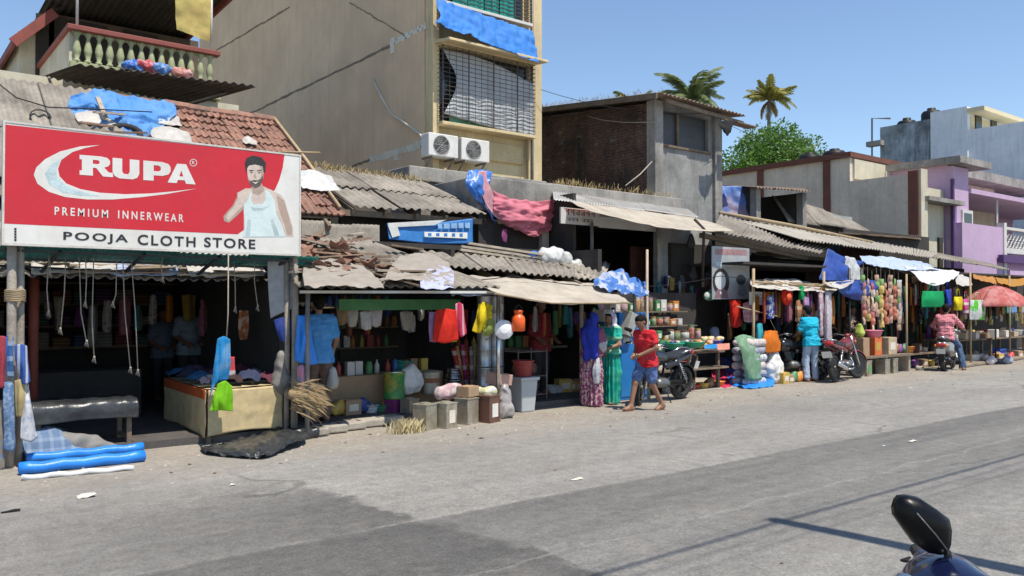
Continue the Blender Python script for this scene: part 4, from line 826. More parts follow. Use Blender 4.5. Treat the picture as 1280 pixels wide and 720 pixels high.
def tin(base, d, rz, label, lab=None, group=None, mat=None):
 t = thing('tin_box', label, 'tin', base, rz, group); mb = MB(); mb.box((0, 0, d[2] / 2), d); obj('body', mb, mat or TINM, t, world=False, bevel=.012)
 mb = MB(); mb.box((0, 0, d[2] - .008), (d[0] + .012, d[1] + .012, .014)); mb.box((0, 0, .008), (d[0] + .012, d[1] + .012, .014)); obj('rim', mb, mat or TINM, t, world=False)
 mb = MB(); mb.lathe((0, 0, d[2]), [(.07, 0), (.07, .012), (.06, .016), (0, .016)], 14); obj('lid', mb, TINM, t, world=False)
 if lab:
  mb = MB(); mb.box((0, -d[1] / 2 - .003, d[2] * .45), (d[0] * .55, .004, d[2] * .5)); obj('label_print', mb, lab, t, world=False)
 return t
def sack(base, d, mat, label, name='sack', seed=0, rz=0, lump=.03, tie=True, cat='sack', group=None):
 w_, t_, h_ = d; r_ = min(w_, t_) * .42
 pr = [((-w_ / 2 + r_, 0, r_ * .8), (w_ / 2 - r_, 0, r_ * .8), r_, r_), ((-w_ * .28, 0, h_ * .5), (w_ * .28, 0, h_ * .5), r_ * .95, r_ * .95), ((-w_ * .15, 0, h_ * .78), (w_ * .15, 0, h_ * .78), r_ * .7, r_ * .7)]
 if tie: pr += [((0, 0, h_ * .85), (.02, 0, h_), r_ * .25, r_ * .35)]
 m_ = blob(pr, .025, .1, lump, 9, seed, clip=[((0, 0, 0), (0, 0, -1))]); q = Matrix.Rotation(rz, 3, 'Z'); m_.v = [q @ p for p in m_.v]
 o = tag(obj(name, m_, mat, smooth=True), label, cat, group); o.location = base; return o
def bundle(name, base, prims, mat, label, cat, lump=.04, freq=8, seed=0, h=.02, k=.06, group=None):
 o = tag(obj(name, blob(prims, h, k, lump, freq, seed), mat, smooth=True), label, cat, group); o.location = base; return o
# ================================================================== shop sign
RUPA = M('red sign print', (.56, .015, .028), .45, .06, 2, .12, 6, dirt=(.44, .04, .045), damt=.35, dscale=1.2, streak=.22); SWH = M('white sign print', (.7, .685, .64), .5, .05, 2, .1, 8, dirt=(.5, .46, .4), damt=.35, dscale=1.5, streak=.25); PRB = M('black sign print', (.02, .02, .022), .5)
sy = 9.78
sb = thing('shop_sign', 'big red and white cloth store sign picturing a man in white vest', 'sign', (2.75, sy, 2.3))
x0, x1, z0, z1 = 1.16, 4.33, 2.3, 3.53
mb = MB(); mb.b2((x0, sy, z0), (x1, sy + .05, z1)); pn = obj('panel', mb, SWH, sb, bevel=.004)
for a, b in (((x0 - .02, sy - .006, z0 - .02), (x1 + .02, sy + .06, z0)), ((x0 - .02, sy - .006, z1), (x1 + .02, sy + .06, z1 + .02)), ((x0 - .02, sy - .006, z0), (x0, sy + .06, z1)), ((x1, sy - .006, z0), (x1 + .02, sy + .06, z1))):
 mb = MB(); mb.b2(a, b); obj('frame', mb, M('sign edge', (.6, .57, .52), .5), sb)
for i in range(7):
 x = x0 + .1 + i * (x1 - x0 - .2) / 6; mb = MB(); mb.beam((x, sy + .08, z0), (x, sy + .08, z1), .035, .035); obj('stay', mb, STEEL, sb)
def zp(*pts):           # outline points measured on the sign's own plane
 r_ = []
 for a, b in pts: q = aY(a / 3.2, 150 + b / 3.2, sy); r_.append((q.x, q.z))
 return r_
def prnt(nm, polys, mat, lift, parent=pn): return decal(nm, curve_mesh(nm, polys, .0004), mat, parent, (0, sy, 0), lift=lift)
prnt('red_field', [zp((20, 18), (1138, 138), (1131, 190), (1117, 240), (1100, 278), (1050, 330), (1000, 410), (972, 442), (950, 457), (500, 437), (17, 414))], RUPA, .001)
prnt('swoosh', [zp((400, 100), (320, 106), (240, 126), (180, 157), (145, 190), (135, 220), (150, 255), (195, 287), (260, 308), (350, 318), (450, 318), (560, 309), (660, 297), (790, 274), (700, 285), (600, 294), (500, 297), (400, 291), (320, 276), (265, 254), (238, 225), (232, 195), (245, 160), (290, 128), (340, 112))], SWH, .002)
prnt('swoosh_shade', [zp((250, 150), (200, 180), (180, 215), (195, 255), (250, 290), (320, 303), (400, 305), (320, 285), (262, 262), (226, 225), (226, 190))], M('pale blue print', (.5, .62, .64), .5), .003)
def letter(quad, polys, mat=SWH, nm='letter'):
 TL, TR, BR, BL = quad
 def mp(u, v): return tuple(((TL[i] * (1 - u) + TR[i] * u) * v + (BL[i] * (1 - u) + BR[i] * u) * (1 - v)) for i in (0, 1))
 prnt(nm, [zp(*[mp(u, v) for u, v in pl]) for pl in polys], mat, .0035)
letter(((318, 139), (450, 150), (452, 229), (318, 219)), [[(0, 0), (0, .22), (.07, .22), (.07, .78), (0, .78), (0, 1), (.66, 1), (.84, .95), (.92, .82), (.92, .66), (.87, .54), (.74, .45), (.88, .22), (1, .22), (1, 0), (.7, 0), (.5, .4), (.4, .4), (.4, 0)], [(.4, .8), (.4, .6), (.55, .6), (.6, .65), (.6, .75), (.55, .8)]])
letter(((450, 151), (557, 161), (557, 240), (450, 231)), [[(0, 1), (.36, 1), (.36, .36), (.42, .24), (.58, .24), (.64, .36), (.64, 1), (1, 1), (1, .3), (.92, .1), (.75, 0), (.25, 0), (.08, .1), (0, .3)]])
letter(((573, 162), (682, 171), (682, 248), (573, 240)), [[(0, 0), (0, 1), (.7, 1), (.92, .92), (1, .76), (1, .54), (.92, .38), (.7, .28), (.38, .28), (.38, 0)], [(.38, .8), (.38, .5), (.56, .5), (.64, .57), (.64, .73), (.56, .8)]])
letter(((670, 172), (782, 180), (782, 258), (670, 250)), [[(0, 0), (.34, 1), (.66, 1), (1, 0), (.66, 0), (.61, .17), (.37, .17), (.32, 0)], [(.42, .36), (.56, .36), (.49, .66)]])
ring = lambda cx, cy, r_: [(cx + r_ * math.cos(R(20 * j)), cy + r_ * math.sin(R(20 * j))) for j in range(18)]
prnt('registered_mark', [zp(*ring(773, 171, 15)), zp(*ring(773, 171, 12.5))], SWH, .0035)
def put_text(txt, pa, pb, caph, mat, bold, sp=1.0):
 a = zp(pa)[0]; b = zp(pb)[0]; cz = zp((pa[0], pa[1] - caph))[0][1] - a[1]
 decal('lettering', fit(text_mesh(txt, 1, bold, sp, .0004), b[0] - a[0], cz), mat, pn, (a[0], sy, (a[1] + b[1]) / 2), lift=.0036)
put_text('R', (768, 177), (778, 177), 13, SWH, .01)
put_text('PREMIUM', (218, 381), (432, 391), 33, SWH, .018, 1.5); put_text('INNERWEAR', (472, 393), (734, 410), 33, SWH, .018, 1.5)
put_text('POOJA', (253, 489), (512, 498), 42, PRB, .022, 1.25); put_text('CLOTH', (550, 500), (782, 508), 42, PRB, .022, 1.25); put_text('STORE', (816, 509), (1021, 516), 40, PRB, .022, 1.2)
SKP = M('printed skin tone', (.6, .49, .42), .5, .12, 12); SKD = M('printed skin shade', (.42, .31, .25), .5, .12, 12); VST = M('printed vest', (.60, .70, .69), .5, .08, 6)
prnt('printed_torso', [zp((985, 275), (1055, 266), (1090, 282), (1125, 300), (1142, 330), (1150, 362), (1172, 430), (1174, 467), (1143, 467), (1131, 425), (1106, 372), (1090, 466), (975, 466), (975, 340), (950, 345))], SKP, .002)
prnt('printed_arm', [zp((985, 277), (952, 298), (932, 340), (893, 385), (896, 404), (915, 411), (950, 380), (985, 345), (1000, 300))], SKD, .0026)
prnt('printed_arm', [zp((985, 281), (956, 301), (938, 342), (902, 386), (912, 402), (945, 370), (976, 340), (994, 300))], SKP, .003)
prnt('printed_vest', [zp((1008, 283), (1004, 318), (1012, 337), (1050, 336), (1062, 318), (1060, 280), (1076, 286), (1098, 320), (1104, 372), (1122, 420), (1140, 467), (973, 467), (980, 410), (974, 370), (976, 335), (990, 320), (996, 300))], VST, .0034)
prnt('printed_shade', [zp((1106, 300), (1136, 322), (1148, 362), (1168, 430), (1168, 462), (1150, 462), (1138, 420), (1112, 350))], SKD, .0024)
prnt('printed_shade', [zp((1000, 345), (1020, 352), (1060, 350), (1085, 340), (1050, 362), (1010, 364))], M('vest shade print', (.42, .52, .52), .5), .0038)
prnt('printed_shade', [zp((990, 400), (1002, 398), (1000, 464), (982, 464))], M('vest shade print'), .0038)
prnt('printed_shade', [zp((1080, 400), (1092, 395), (1118, 464), (1098, 464))], M('vest shade print'), .0038)
prnt('printed_hand', [zp((948, 292), (985, 272), (1000, 292), (992, 318), (975, 338), (952, 330))], SKP, .004)
prnt('printed_neck', [zp((1003, 255), (1046, 252), (1058, 282), (1035, 300), (1010, 292))], SKD, .0032)
prnt('printed_face', [zp((987, 185), (1000, 176), (1048, 178), (1056, 200), (1053, 235), (1041, 262), (1022, 272), (1003, 262), (991, 236))], SKP, .0044)
HAIRP = M('printed hair', (.03, .027, .025), .5)
prnt('printed_shade', [zp((1038, 182), (1050, 182), (1055, 204), (1052, 235), (1041, 260), (1030, 268), (1040, 240), (1044, 210))], SKD, .0047)
prnt('printed_beard', [zp((990, 226), (1000, 244), (1012, 240), (1032, 241), (1045, 232), (1054, 214), (1052, 238), (1040, 264), (1022, 273), (1003, 263))], M('printed beard', (.12, .085, .07), .5), .005)
prnt('printed_smile', [zp((1006, 246), (1020, 250), (1034, 245), (1022, 256))], SWH, .0055)
prnt('printed_hair', [zp((984, 212), (979, 172), (986, 152), (1012, 142), (1046, 150), (1063, 172), (1061, 208), (1054, 212), (1050, 186), (1020, 178), (996, 182), (989, 192))], HAIRP, .005)
for q in (((996, 206), (1014, 208)), ((1028, 208), (1046, 205))):
 (a, b), (c, d) = q; prnt('printed_brow', [zp((a, b - 6), (c, d - 7), (c, d - 3), (a, b - 2))], HAIRP, .0055); prnt('printed_eye', [zp((a + 3, b + 3), (a + 9, b), (c - 3, d + 3), (a + 9, b + 6))], HAIRP, .0055)
prnt('printed_nose', [zp((1018, 208), (1025, 232), (1014, 234))], SKD, .0052)
for k in range(5): prnt('small_mark', [zp((57, 432 + k * 11), (66, 432 + k * 11), (66, 440 + k * 11), (57, 440 + k * 11))], PRB, .003)
# ================================================================== cloth store
cs = thing('cloth_store', 'dark open-front cloth store under the red sign with low tin roof', 'shop', (2.8, 11, 0))
for nm, x, y, r_, top in (('post', 1.245, 9.92, .045, 3.5), ('post', 1.33, 9.99, .04, 3.3), ('post', 4.36, 9.98, .045, 3.5), ('post', 4.29, 10.06, .035, 2.6)):
 mb = MB(); mb.tube([(x, y, 0), (x + .01, y, 1.2), (x - .005, y + .01, top)], r_, 8); obj(nm, mb, M('pale worn post', (.34, .30, .25), .85, .25, 5, .4, 40, dirt=(.14, .11, .085), damt=.5), cs, True)
mb = MB()
for k in range(7): mb.tube([(1.285 + .09 * math.cos(j * R(30)), 9.95 + .085 * math.sin(j * R(30)), 1.72 + k * .017 + .006 * math.sin(j * 2 + k)) for j in range(13)], .011, 5, False)
obj('rope_lashing', mb, BAMB, cs, True)
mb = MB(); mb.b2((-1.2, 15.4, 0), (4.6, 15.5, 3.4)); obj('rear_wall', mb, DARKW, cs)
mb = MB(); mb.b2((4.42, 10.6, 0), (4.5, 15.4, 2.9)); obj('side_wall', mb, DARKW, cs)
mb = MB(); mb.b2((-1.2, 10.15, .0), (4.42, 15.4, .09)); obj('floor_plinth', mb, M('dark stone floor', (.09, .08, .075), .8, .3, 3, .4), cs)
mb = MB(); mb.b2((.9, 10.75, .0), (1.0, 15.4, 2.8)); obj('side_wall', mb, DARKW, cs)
roof(cs, (-1.2, 10.55, 1.98), (4.5, 10.55, 1.98), (4.5, 12.7, 3.0), (-1.2, 12.7, 3.0), ASB, 6, 1, seed=61)
TEAL = M('teal fibreglass sheet', (.10, .36, .32), .5, .15, 3, .2, 30, dirt=(.18, .2, .16), damt=.4, alpha=1)
def translucent(m_, f=.45):
 t = m_.node_tree; b = t.nodes['Principled BSDF']; tr = nn(t, 'ShaderNodeBsdfTranslucent'); src = b.inputs['Base Color'].links[0].from_socket; t.links.new(src, tr.inputs[0])
 mx = nn(t, 'ShaderNodeMixShader'); mx.inputs[0].default_value = f; t.links.new(b.outputs[0], mx.inputs[1]); t.links.new(tr.outputs[0], mx.inputs[2]); t.links.new(mx.outputs[0], t.nodes['Material Output'].inputs[0]); return m_
translucent(TEAL, .55)
roof(cs, (1.15, 9.9, 2.29), (4.62, 9.9, 2.27), (4.62, 10.5, 2.15), (1.15, 10.5, 2.15), TEAL, 4, 1, 'fibreglass_sheet', .02, 62, .07, .008)
for i in range(4):
 x = 1.7 + i * .85; mb = MB(); mb.tube([(x, 9.95, 2.24), (x - .06, 10.3, 2.12), (x - .12, 10.62, 1.98)], .022, 6); obj('bracket', mb, DARKST, cs, True)
for y in (9.97, 10.3, 10.6):
 mb = MB(); mb.beam((1.15, y, 2.255 - (y - 9.9) * .22), (4.6, y, 2.24 - (y - 9.9) * .22), .025, .025); obj('batten', mb, DARKST, cs)
rd = random.Random(12)
PLK = [M('pale driftwood board', (.46, .39, .3), .85, .25, 8, .4, 50, rnd=.3), WOOD, M('reddish board', (.34, .22, .15), .85, .25, 8, .4, 50, rnd=.3)]
PLASW = M('dusty white plastic', (.44, .42, .39), .6, .15, 4, .3, 10, dirt=(.36, .31, .25), damt=.5)
for i in range(26):
 x = 1.3 + i * .125; v = rd.uniform(-.03, .2); z = 2.06 + v * 1.02; y = 10.55 + v * 2.15; mb = MB(); a = rd.uniform(-.25, .25); l = rd.uniform(.5, 1.1)
 mb.beam((x - l / 2, y - a * .3, z + .01), (x + l / 2, y + a * .3, z + .03 + rd.uniform(-.04, .04)), rd.uniform(.06, .14), .02); obj('loose_board', mb, PLK[(0, 0, 2, 0, 1)[i % 5]], cs)
for i, (xa, xb, c) in enumerate(((1.5, 2.5, PLASW), (2.3, 3.1, M('pale blue plastic', (.34, .42, .62), .5, .2)), (3.2, 4.2, PLASW))):
 obj('roof_plastic', cloth([[(xa, 10.45, 2.0), (xb, 10.45, 2.02)], [(xa + .05, 11.0, 2.32), (xb, 11.1, 2.34)], [(xa, 11.6, 2.6), (xb - .1, 11.6, 2.6)]], 16, 10, .03, 4, i, True), c, cs, True, solid=.003)
mb = MB(); mb.tube([(1.2, 10.5, 2.1), (2.2, 10.48, 2.07), (3.3, 10.5, 2.0), (4.4, 10.48, 2.04)], .012, 5); obj('cable', mb, BLACKP, cs, True)
mb = MB(); mb.b2((1.15, 12.6, .09), (3.2, 13.2, .75)); obj('counter', mb, DARKW, cs)
for z in (.95, 1.3, 1.65, 2.0):
 mb = MB(); mb.b2((1.1, 14.9, z), (4.35, 15.35, z + .03)); obj('shelf', mb, WOOD, cs)
SHC = [(.12, .03, .03), (.03, .05, .12), (.16, .13, .1), (.05, .09, .08), (.2, .18, .18), (.13, .06, .02), (.07, .03, .08)]
for i in range(30):
 z = (.98, 1.33, 1.68)[i % 3]; x = 1.2 + (i // 3) * .31; mb = MB(); hh = rd.uniform(.12, .26); mb.b2((x, 14.9, z), (x + .27, 15.25, z + hh)); tag(obj('cloth_pile', mb, cloth_mat('shelf cloth %d' % (i % 7), SHC[i % 7], tuple(min(1, c * 2 + .1) for c in SHC[i % 7]), 120, 'hstripe', thin=0, amt=.4), bevel=.02, base=(x, 15, z)), 'folded cloth pile on the dark %s shelf, %s from the left' % (('lower', 'middle', 'upper')[i % 3], ORD[i // 3]), 'cloth', 'folded cloth on the store shelves')
x = aY(42, 400, 11.6).x; mb = MB(); mb.tube([(x, 11.6, .1), (x, 11.6, 2.4)], .06); obj('inner_post', mb, M('dark red post', (.22, .05, .03), .7), cs, True)
RP = [(137, 70, 137, 205), (185, 40, 170, 255), (240, 40, 240, 180), (263, 120, 265, 335), (328, 125, 318, 180), (345, 40, 367, 365), (368, 40, 388, 372), (657, 50, 662, 195), (716, 45, 725, 190), (136, 40, 140, 95), (458, 40, 458, 110), (222, 120, 244, 290)]
for i, (a, b, c, d) in enumerate(sorted(RP)):
 p = aY(a / 2.25, 300 + b / 2.25, 10.15); q = aY(c / 2.25, 300 + d / 2.25, 10.15); m1 = p.lerp(q, .5) + V((.015 * (-1) ** i, .02, 0)); p.z = max(p.z, 2.2); mb = MB(); mb.tube([p, m1, q], .006, 5)
 for k in range(3): mb.tube([q + V((0, 0, .03)), q + V((.02 * (k - 1), .01, -.03 - .01 * k))], .005, 4)
 mb.lathe(q + V((0, 0, .02)), [(0, -.02), (.012, -.01), (.012, .01), (0, .02)], 6)
 tag(obj('hanging_rope', mb, ROPE, smooth=True, base=q), 'pale knotted rope end under the teal awning, %s from the left' % ORD[i], 'rope', 'ropes under the cloth store awning')
hang('white_sheet', [[(334, 318, 10.2), (350, 316, 10.1), (367, 316, 10.02)], [(335, 355, 10.2), (350, 358, 10.14), (366, 356, 10.05)], [(338, 398, 10.22), (350, 392, 10.12), (365, 386, 10.05)]], cloth_mat('grey white cloth', (.56, .57, .6), thin=.3), 'pale sheet hung inside the right post of the cloth store', 'sheet', .035, 3, 2)
A = aZ(259, 556); B = aZ(352, 545); Cc = aZ(207, 531); D_ = B + (Cc - A); zt = .64
tb = thing('display_table', 'display table draped with cream cloth in front of cloth store', 'table', (A + D_) / 2)
CRC = cloth_mat('cream drape', (.60, .47, .26), (.5, .4, .24), 5, 'noise', thin=.08, amt=.5)
U = V((0, 0, 1)); lo_ = .09
mb = MB(); mb.prism([A + U * zt, B + U * zt, D_ + U * zt, Cc + U * zt], (0, 0, -.03)); obj('table_top', mb, WOOD, tb)
for k, p in enumerate((A, B, Cc, D_)):
 q = p.lerp((A + D_) / 2, .06); mb = MB(); mb.beam(q, q + U * (zt - .03), .05, .05); obj('leg', mb, WOOD, tb)
def side(P, Q, seed, bot): return cloth([[P + U * (zt + .012), P.lerp(Q, .5) + U * (zt + .005), Q + U * (zt + .012)], [P + U * .35, P.lerp(Q, .5) + U * .36, Q + U * .35], [P + U * bot, P.lerp(Q, .5) + U * (bot + .03), Q + U * bot]], 28, 14, .016, 4, seed)
n1 = (B - A).cross(U).normalized() * .02; n2 = (A - Cc).cross(U).normalized() * .02
obj('drape', side(A + n1, B + n1, 1, .1), CRC, tb, True, solid=.004); obj('drape', side(Cc + n2, A + n2, 2, .08), CRC, tb, True, solid=.004)
obj('cloth_top', cloth([[A + U * (zt + .02), B + U * (zt + .02)], [Cc + U * (zt + .02), D_ + U * (zt + .02)]], 14, 10, .006, 5, 2), CRC, tb, True)
obj('red_border', cloth([[Cc + n2 * 1.6 + U * (zt + .02), A + n2 * 1.6 + U * (zt + .02)], [Cc + n2 * 1.6 + U * (zt - .1), A + n2 * 1.6 + U * (zt - .1)]], 16, 6, .012, 6, 4), cloth_mat('orange red trim', (.5, .1, .03), thin=.1), tb, True, solid=.003)
DK = [(.03, .035, .06), (.05, .03, .03), (.04, .05, .1), (.12, .03, .05), (.03, .1, .2), (.09, .05, .1), (.02, .02, .025), (.1, .1, .12)]
DN = ['navy', 'dark brown', 'indigo', 'maroon', 'blue', 'plum', 'black', 'charcoal']
for i in range(16):
 u, v = (i % 4 + .5) / 4, (i // 4 + .5) / 4; p = (A.lerp(B, u)).lerp(Cc.lerp(D_, u), v); p.z = zt + .03
 m_ = cloth([[(-.16, -.12, .02), (0, -.13, .05), (.15, -.11, .02)], [(-.15, 0, .06), (0, 0, .1 + .03 * (i % 3)), (.16, 0, .05)], [(-.14, .12, .02), (0, .12, .06), (.15, .13, .01)]], 14, 12, .03, 12, i, True)
 o = tag(obj('garment', m_, cloth_mat('dark garment %d' % (i % 8), DK[i % 8], thin=.05), smooth=True, solid=.008), 'crumpled %s garment on the draped table, %s row, %s along' % (DN[i % 8], ORD[i // 4], ORD[i % 4]), 'garment', 'garments on the draped table'); o.location = p; o.rotation_euler = (0, 0, i * 1.3)
p0 = aY(285, 392, 9.72); p1 = aY(283, 425, 9.72); mb = MB(); mb.tube([V((p0.x, p0.y, 2.3)), p0, p1], .008, 5); tag(obj('hanging_rope', mb, ROPE, smooth=True, base=p1), 'thin cord holding the bright blue and green cloths', 'rope')
hang('blue_cloth', [[(272, 424, 9.72), (280, 420, 9.7), (288, 424, 9.72)], [(268, 455, 9.7), (278, 452, 9.64), (288, 455, 9.7)], [(262, 496, 9.7), (270, 480, 9.66), (284, 474, 9.7)]], cloth_mat('sky blue cloth', (.03, .28, .62), (.35, .5, .6), 3, 'noise', thin=.3, amt=.4), 'sky blue cloth hanging by a cord before the draped table', 'cloth', .05, 7, 1)
hang('green_cloth', [[(272, 480, 9.66), (282, 476, 9.62), (289, 482, 9.66)], [(266, 500, 9.66), (278, 498, 9.6), (290, 500, 9.66)], [(262, 514, 9.66), (277, 513, 9.62), (291, 514, 9.66)]], cloth_mat('lime green cloth', (.24, .62, .02), thin=.3), 'lime green cloth hanging below the sky blue one', 'cloth', .04, 8, 2)
hang('white_tassel', [[(287, 446, 9.7), (293, 446, 9.7)], [(286, 470, 9.7), (294, 468, 9.7)]], cloth_mat('white and red cloth', (.6, .5, .5), (.6, .08, .08), 12, 'hstripe'), 'small white and red cloth beside the sky blue cloth', 'cloth', .02, 8, 2, 8, 8)
hang('orange_garment', [[(299, 388, 11.2), (310, 388, 11.2)], [(298, 410, 11.2), (311, 408, 11.2)], [(300, 425, 11.2), (309, 424, 11.2)]], cloth_mat('orange brown cloth', (.42, .14, .06), (.6, .4, .3), 8), 'orange brown garment hanging inside the dark cloth store', 'garment', .03, 6, 3)
BPL = M('black plastic sheeting', (.028, .03, .033), .34, .3, 5, .35, 7, dirt=(.12, .12, .12), damt=.4)
ba = aZ(45, 505, .6); p = aZ(150, 560); zt = .56; X0, X1, Y0, Y1 = 1.5, 2.52, 10.2, 10.75
bn_ = thing('bench', 'wooden bench covered with black plastic at the left of the cloth store', 'bench', (2, 10.4, 0))
mb = MB(); mb.b2((X0, Y0, zt - .04), (X1, Y1, zt)); obj('seat', mb, WOOD, bn_)
for x in (X0 + .05, X1 - .05):
 for y in (Y0 + .05, Y1 - .05):
  mb = MB(); mb.b2((x - .025, y - .025, 0), (x + .025, y + .025, zt - .04)); obj('leg', mb, WOOD, bn_)
mb = MB(); mb.beam((X1 - .05, Y0 + .05, .15), (X1 - .05, Y1 - .05, .15), .03, .04); obj('stretcher', mb, WOOD, bn_)
obj('plastic_cover', cloth([[(X0 - .02, Y0 - .03, zt - .19), (2, Y0 - .04, zt - .16), (X1 + .03, Y0 - .03, zt - .18)], [(X0 - .02, Y0 - .02, zt + .01), (2, Y0 - .02, zt + .015), (X1 + .03, Y0 - .02, zt + .01)], [(X0 - .02, Y0 + .25, zt + .02), (2, Y0 + .25, zt + .03), (X1 + .03, Y0 + .25, zt + .02)], [(X0, Y1 + .02, zt + .02), (2, Y1, zt + .02), (X1 + .03, Y1, zt + .02)]], 36, 24, .014, 5, 5, True), BPL, bn_, True, solid=.003)
PC = [('striped_towel', [[(18, 432, 9.8), (26, 430, 9.78), (33, 433, 9.8)], [(20, 455, 9.8), (28, 455, 9.74), (36, 455, 9.8)], [(24, 479, 9.8), (31, 480, 9.75), (39, 477, 9.8)]], ('blue stripe towel', (.06, .13, .42), (.5, .55, .65), 90, 'stripe'), 'blue and white striped towel draped at the left post', 'towel'),
      ('jeans', [[(4, 478, 9.82), (12, 477, 9.8), (18, 480, 9.82)], [(5, 520, 9.8), (11, 520, 9.76), (18, 522, 9.8)], [(6, 562, 9.82), (12, 565, 9.78), (18, 562, 9.82)]], ('denim blue', (.14, .24, .42), (.3, .4, .55), 25, 'noise'), 'faded blue jeans hanging against the left post', 'jeans'),
      ('yellow_cloth', [[(18, 476, 9.82), (26, 474, 9.8), (33, 476, 9.82)], [(18, 500, 9.8), (26, 498, 9.76), (32, 500, 9.8)], [(20, 520, 9.8), (27, 521, 9.78), (32, 518, 9.8)]], ('yellow print cloth', (.5, .4, .2), (.6, .58, .5), 20, 'stripe'), 'yellow and cream cloth hanging right of the jeans', 'cloth'),
      ('white_towel', [[(30, 480, 9.84), (36, 480, 9.84)], [(26, 520, 9.78), (34, 512, 9.74), (42, 520, 9.78)], [(26, 548, 9.76), (38, 553, 9.72), (49, 546, 9.78)]], ('white towel cloth', (.68, .68, .7), (.45, .5, .6), 14, 'noise'), 'white towel hanging low beside the left post', 'towel'),
      ('red_cloth', [[(-4, 420, 9.85), (4, 420, 9.83), (9, 422, 9.85)], [(-4, 450, 9.84), (3, 450, 9.8), (8, 452, 9.84)], [(-4, 484, 9.84), (2, 485, 9.8), (7, 482, 9.84)]], ('red blue print', (.4, .06, .08), (.08, .15, .45), 16, 'stripe'), 'red and blue cloth at the far left edge', 'cloth'),
      ('blue_cloth', [[(8, 418, 9.9), (17, 418, 9.88)], [(9, 450, 9.88), (17, 450, 9.85)], [(10, 470, 9.88), (18, 472, 9.86)]], ('dark blue towel', (.06, .16, .4), (.3, .42, .62), 40, 'hstripe'), 'dark blue towel tied round the left post', 'towel'),
      ('grey_cloth', [[(-4, 500, 9.9), (6, 500, 9.88)], [(-4, 545, 9.86), (6, 545, 9.84)], [(-4, 590, 9.86), (6, 586, 9.84)]], ('grey tan cloth', (.3, .26, .22), (.1, .25, .5), 4, 'noise'), 'grey cloth hanging low at the far left edge', 'cloth')]
for i, (nm, pts, cm, lab, ct) in enumerate(PC):
 pts = [r if len(r) == len(pts[-1]) else [r[0], ((r[0][0] + r[1][0]) / 2, (r[0][1] + r[1][1]) / 2, r[0][2]), r[1]] for r in pts]
 hang(nm, pts, cloth_mat(*cm), lab, ct, .03, 6, i, 14, 16)
JEAN = cloth_mat('checked denim', (.16, .24, .38), (.3, .38, .5), 60, 'check')
g0 = aZ(62, 578); tag(obj('folded_jeans', cloth([[g0 + V((-.25, .25, .3)), g0 + V((.05, .3, .34)), g0 + V((.22, .35, .26))], [g0 + V((-.25, .1, .2)), g0 + V((.05, .08, .25)), g0 + V((.3, .15, .16))], [g0 + V((-.2, -.03, .02)), g0 + V((.08, -.05, .02)), g0 + V((.36, 0, .02))]], 20, 16, .025, 7, 3), JEAN, smooth=True, solid=.02, base=g0), 'checked denim cloth leaning below the black covered bench', 'cloth')
g0 = aZ(105, 572); bundle('grey_bundle', g0, [((-.3, .15, .14), (.1, .1, .1), .16, .12), ((.1, .1, .08), (.36, .05, .05), .1, .06)], cloth_mat('grey sacking', (.22, .21, .2), thin=0), 'grey sacking bundle under the bench front', 'bundle', .05, 6, 4)
ROLLB = M('bright blue plastic roll', (.02, .22, .72), .42, .12, 5, .2, 8); ROLLW = M('white plastic roll', (.68, .68, .68), .5, .1, 5, .2, 8)
for i, (p, q, r_, z, m_, lab) in enumerate(((aZ(34, 583), aZ(178, 568), .05, .08, ROLLB, 'bright blue rolled plastic sheet lying uppermost on the ground'), (aZ(24, 594), aZ(180, 577), .06, .06, ROLLB, 'bright blue rolled plastic sheet in front, with the white roll before it'), (aZ(28, 601), aZ(166, 588), .026, .028, ROLLW, 'thin white rolled sheet lying in front of the blue rolls'))):
 t = thing('plastic_roll', lab, 'roll', p.lerp(q, .5), group=None); n = 12; mb = MB(); pts = [p.lerp(q, k / n) + V((0, 0, z + .008 * math.sin(k * 1.7 + i))) for k in range(n + 1)]
 mb.tube(pts, [r_ * (1 + .05 * noise.noise(V((k * .8, i, 0)))) for k in range(n + 1)], 26, True); dd = (q - p).normalized(); mb.v = [v_ + V((0, -.3, 1)) * .007 * noise.noise(V((v_.dot(dd) * 2, v_.z * 60, (v_.x * dd.y - v_.y * dd.x) * 60 + i * 9))) for v_ in mb.v]; obj('roll', mb, m_, t, True)
 mb = MB(); d = (q - p).normalized(); nrm = V((-d.y, d.x, 0)); mb.tube([x - nrm * r_ * .55 + V((0, 0, r_ * .8)) for x in pts[1:-1]], .006, 4); obj('loose_edge', mb, m_, t, True)
 for e_, s_ in ((pts[0], -1), (pts[-1], 1)):
  mb = MB(); sp = [e_ + d * s_ * .004 + (nrm * math.cos(a * .6) + U * math.sin(a * .6)) * r_ * (.15 + .8 * a / 40) for a in range(40)]; mb.tube(sp, .004, 4); obj('rolled_end', mb, m_, t)
g = [aZ(x, y) for x, y in ((250, 563), (300, 552), (345, 546), (382, 545))]; g2 = [aZ(x, y) for x, y in ((256, 569), (305, 570), (345, 563), (384, 556))]; g3 = [aZ(x, y) for x, y in ((275, 572), (318, 575), (338, 573), (362, 564))]
lift = lambda L_, h_: [p + V((0, 0, h_[i])) for i, p in enumerate(L_)]
tag(obj('black_plastic', cloth([lift(g, (.06, .06, .12, .15)), lift(g2, (.07, .11, .14, .12)), lift(g3, (.05, .055, .06, .05))], 48, 20, .034, 7, 6, True), BPL, smooth=True, solid=.003, base=g2[1]), 'crumpled black plastic sheet lying on the ground before the table', 'plastic sheet')
mb = MB(); p = aZ(108, 622); m_ = cloth([[p + V((-.07, .05, .02)), p + V((.07, .06, .025))], [p + V((-.08, -.04, .012)), p + V((.07, -.05, .02))]], 6, 5, .02, 14, 2); tag(obj('paper_scrap', m_, LAB, smooth=True, solid=.004, base=p), 'crumpled pale paper scrap on the road at left', 'litter')
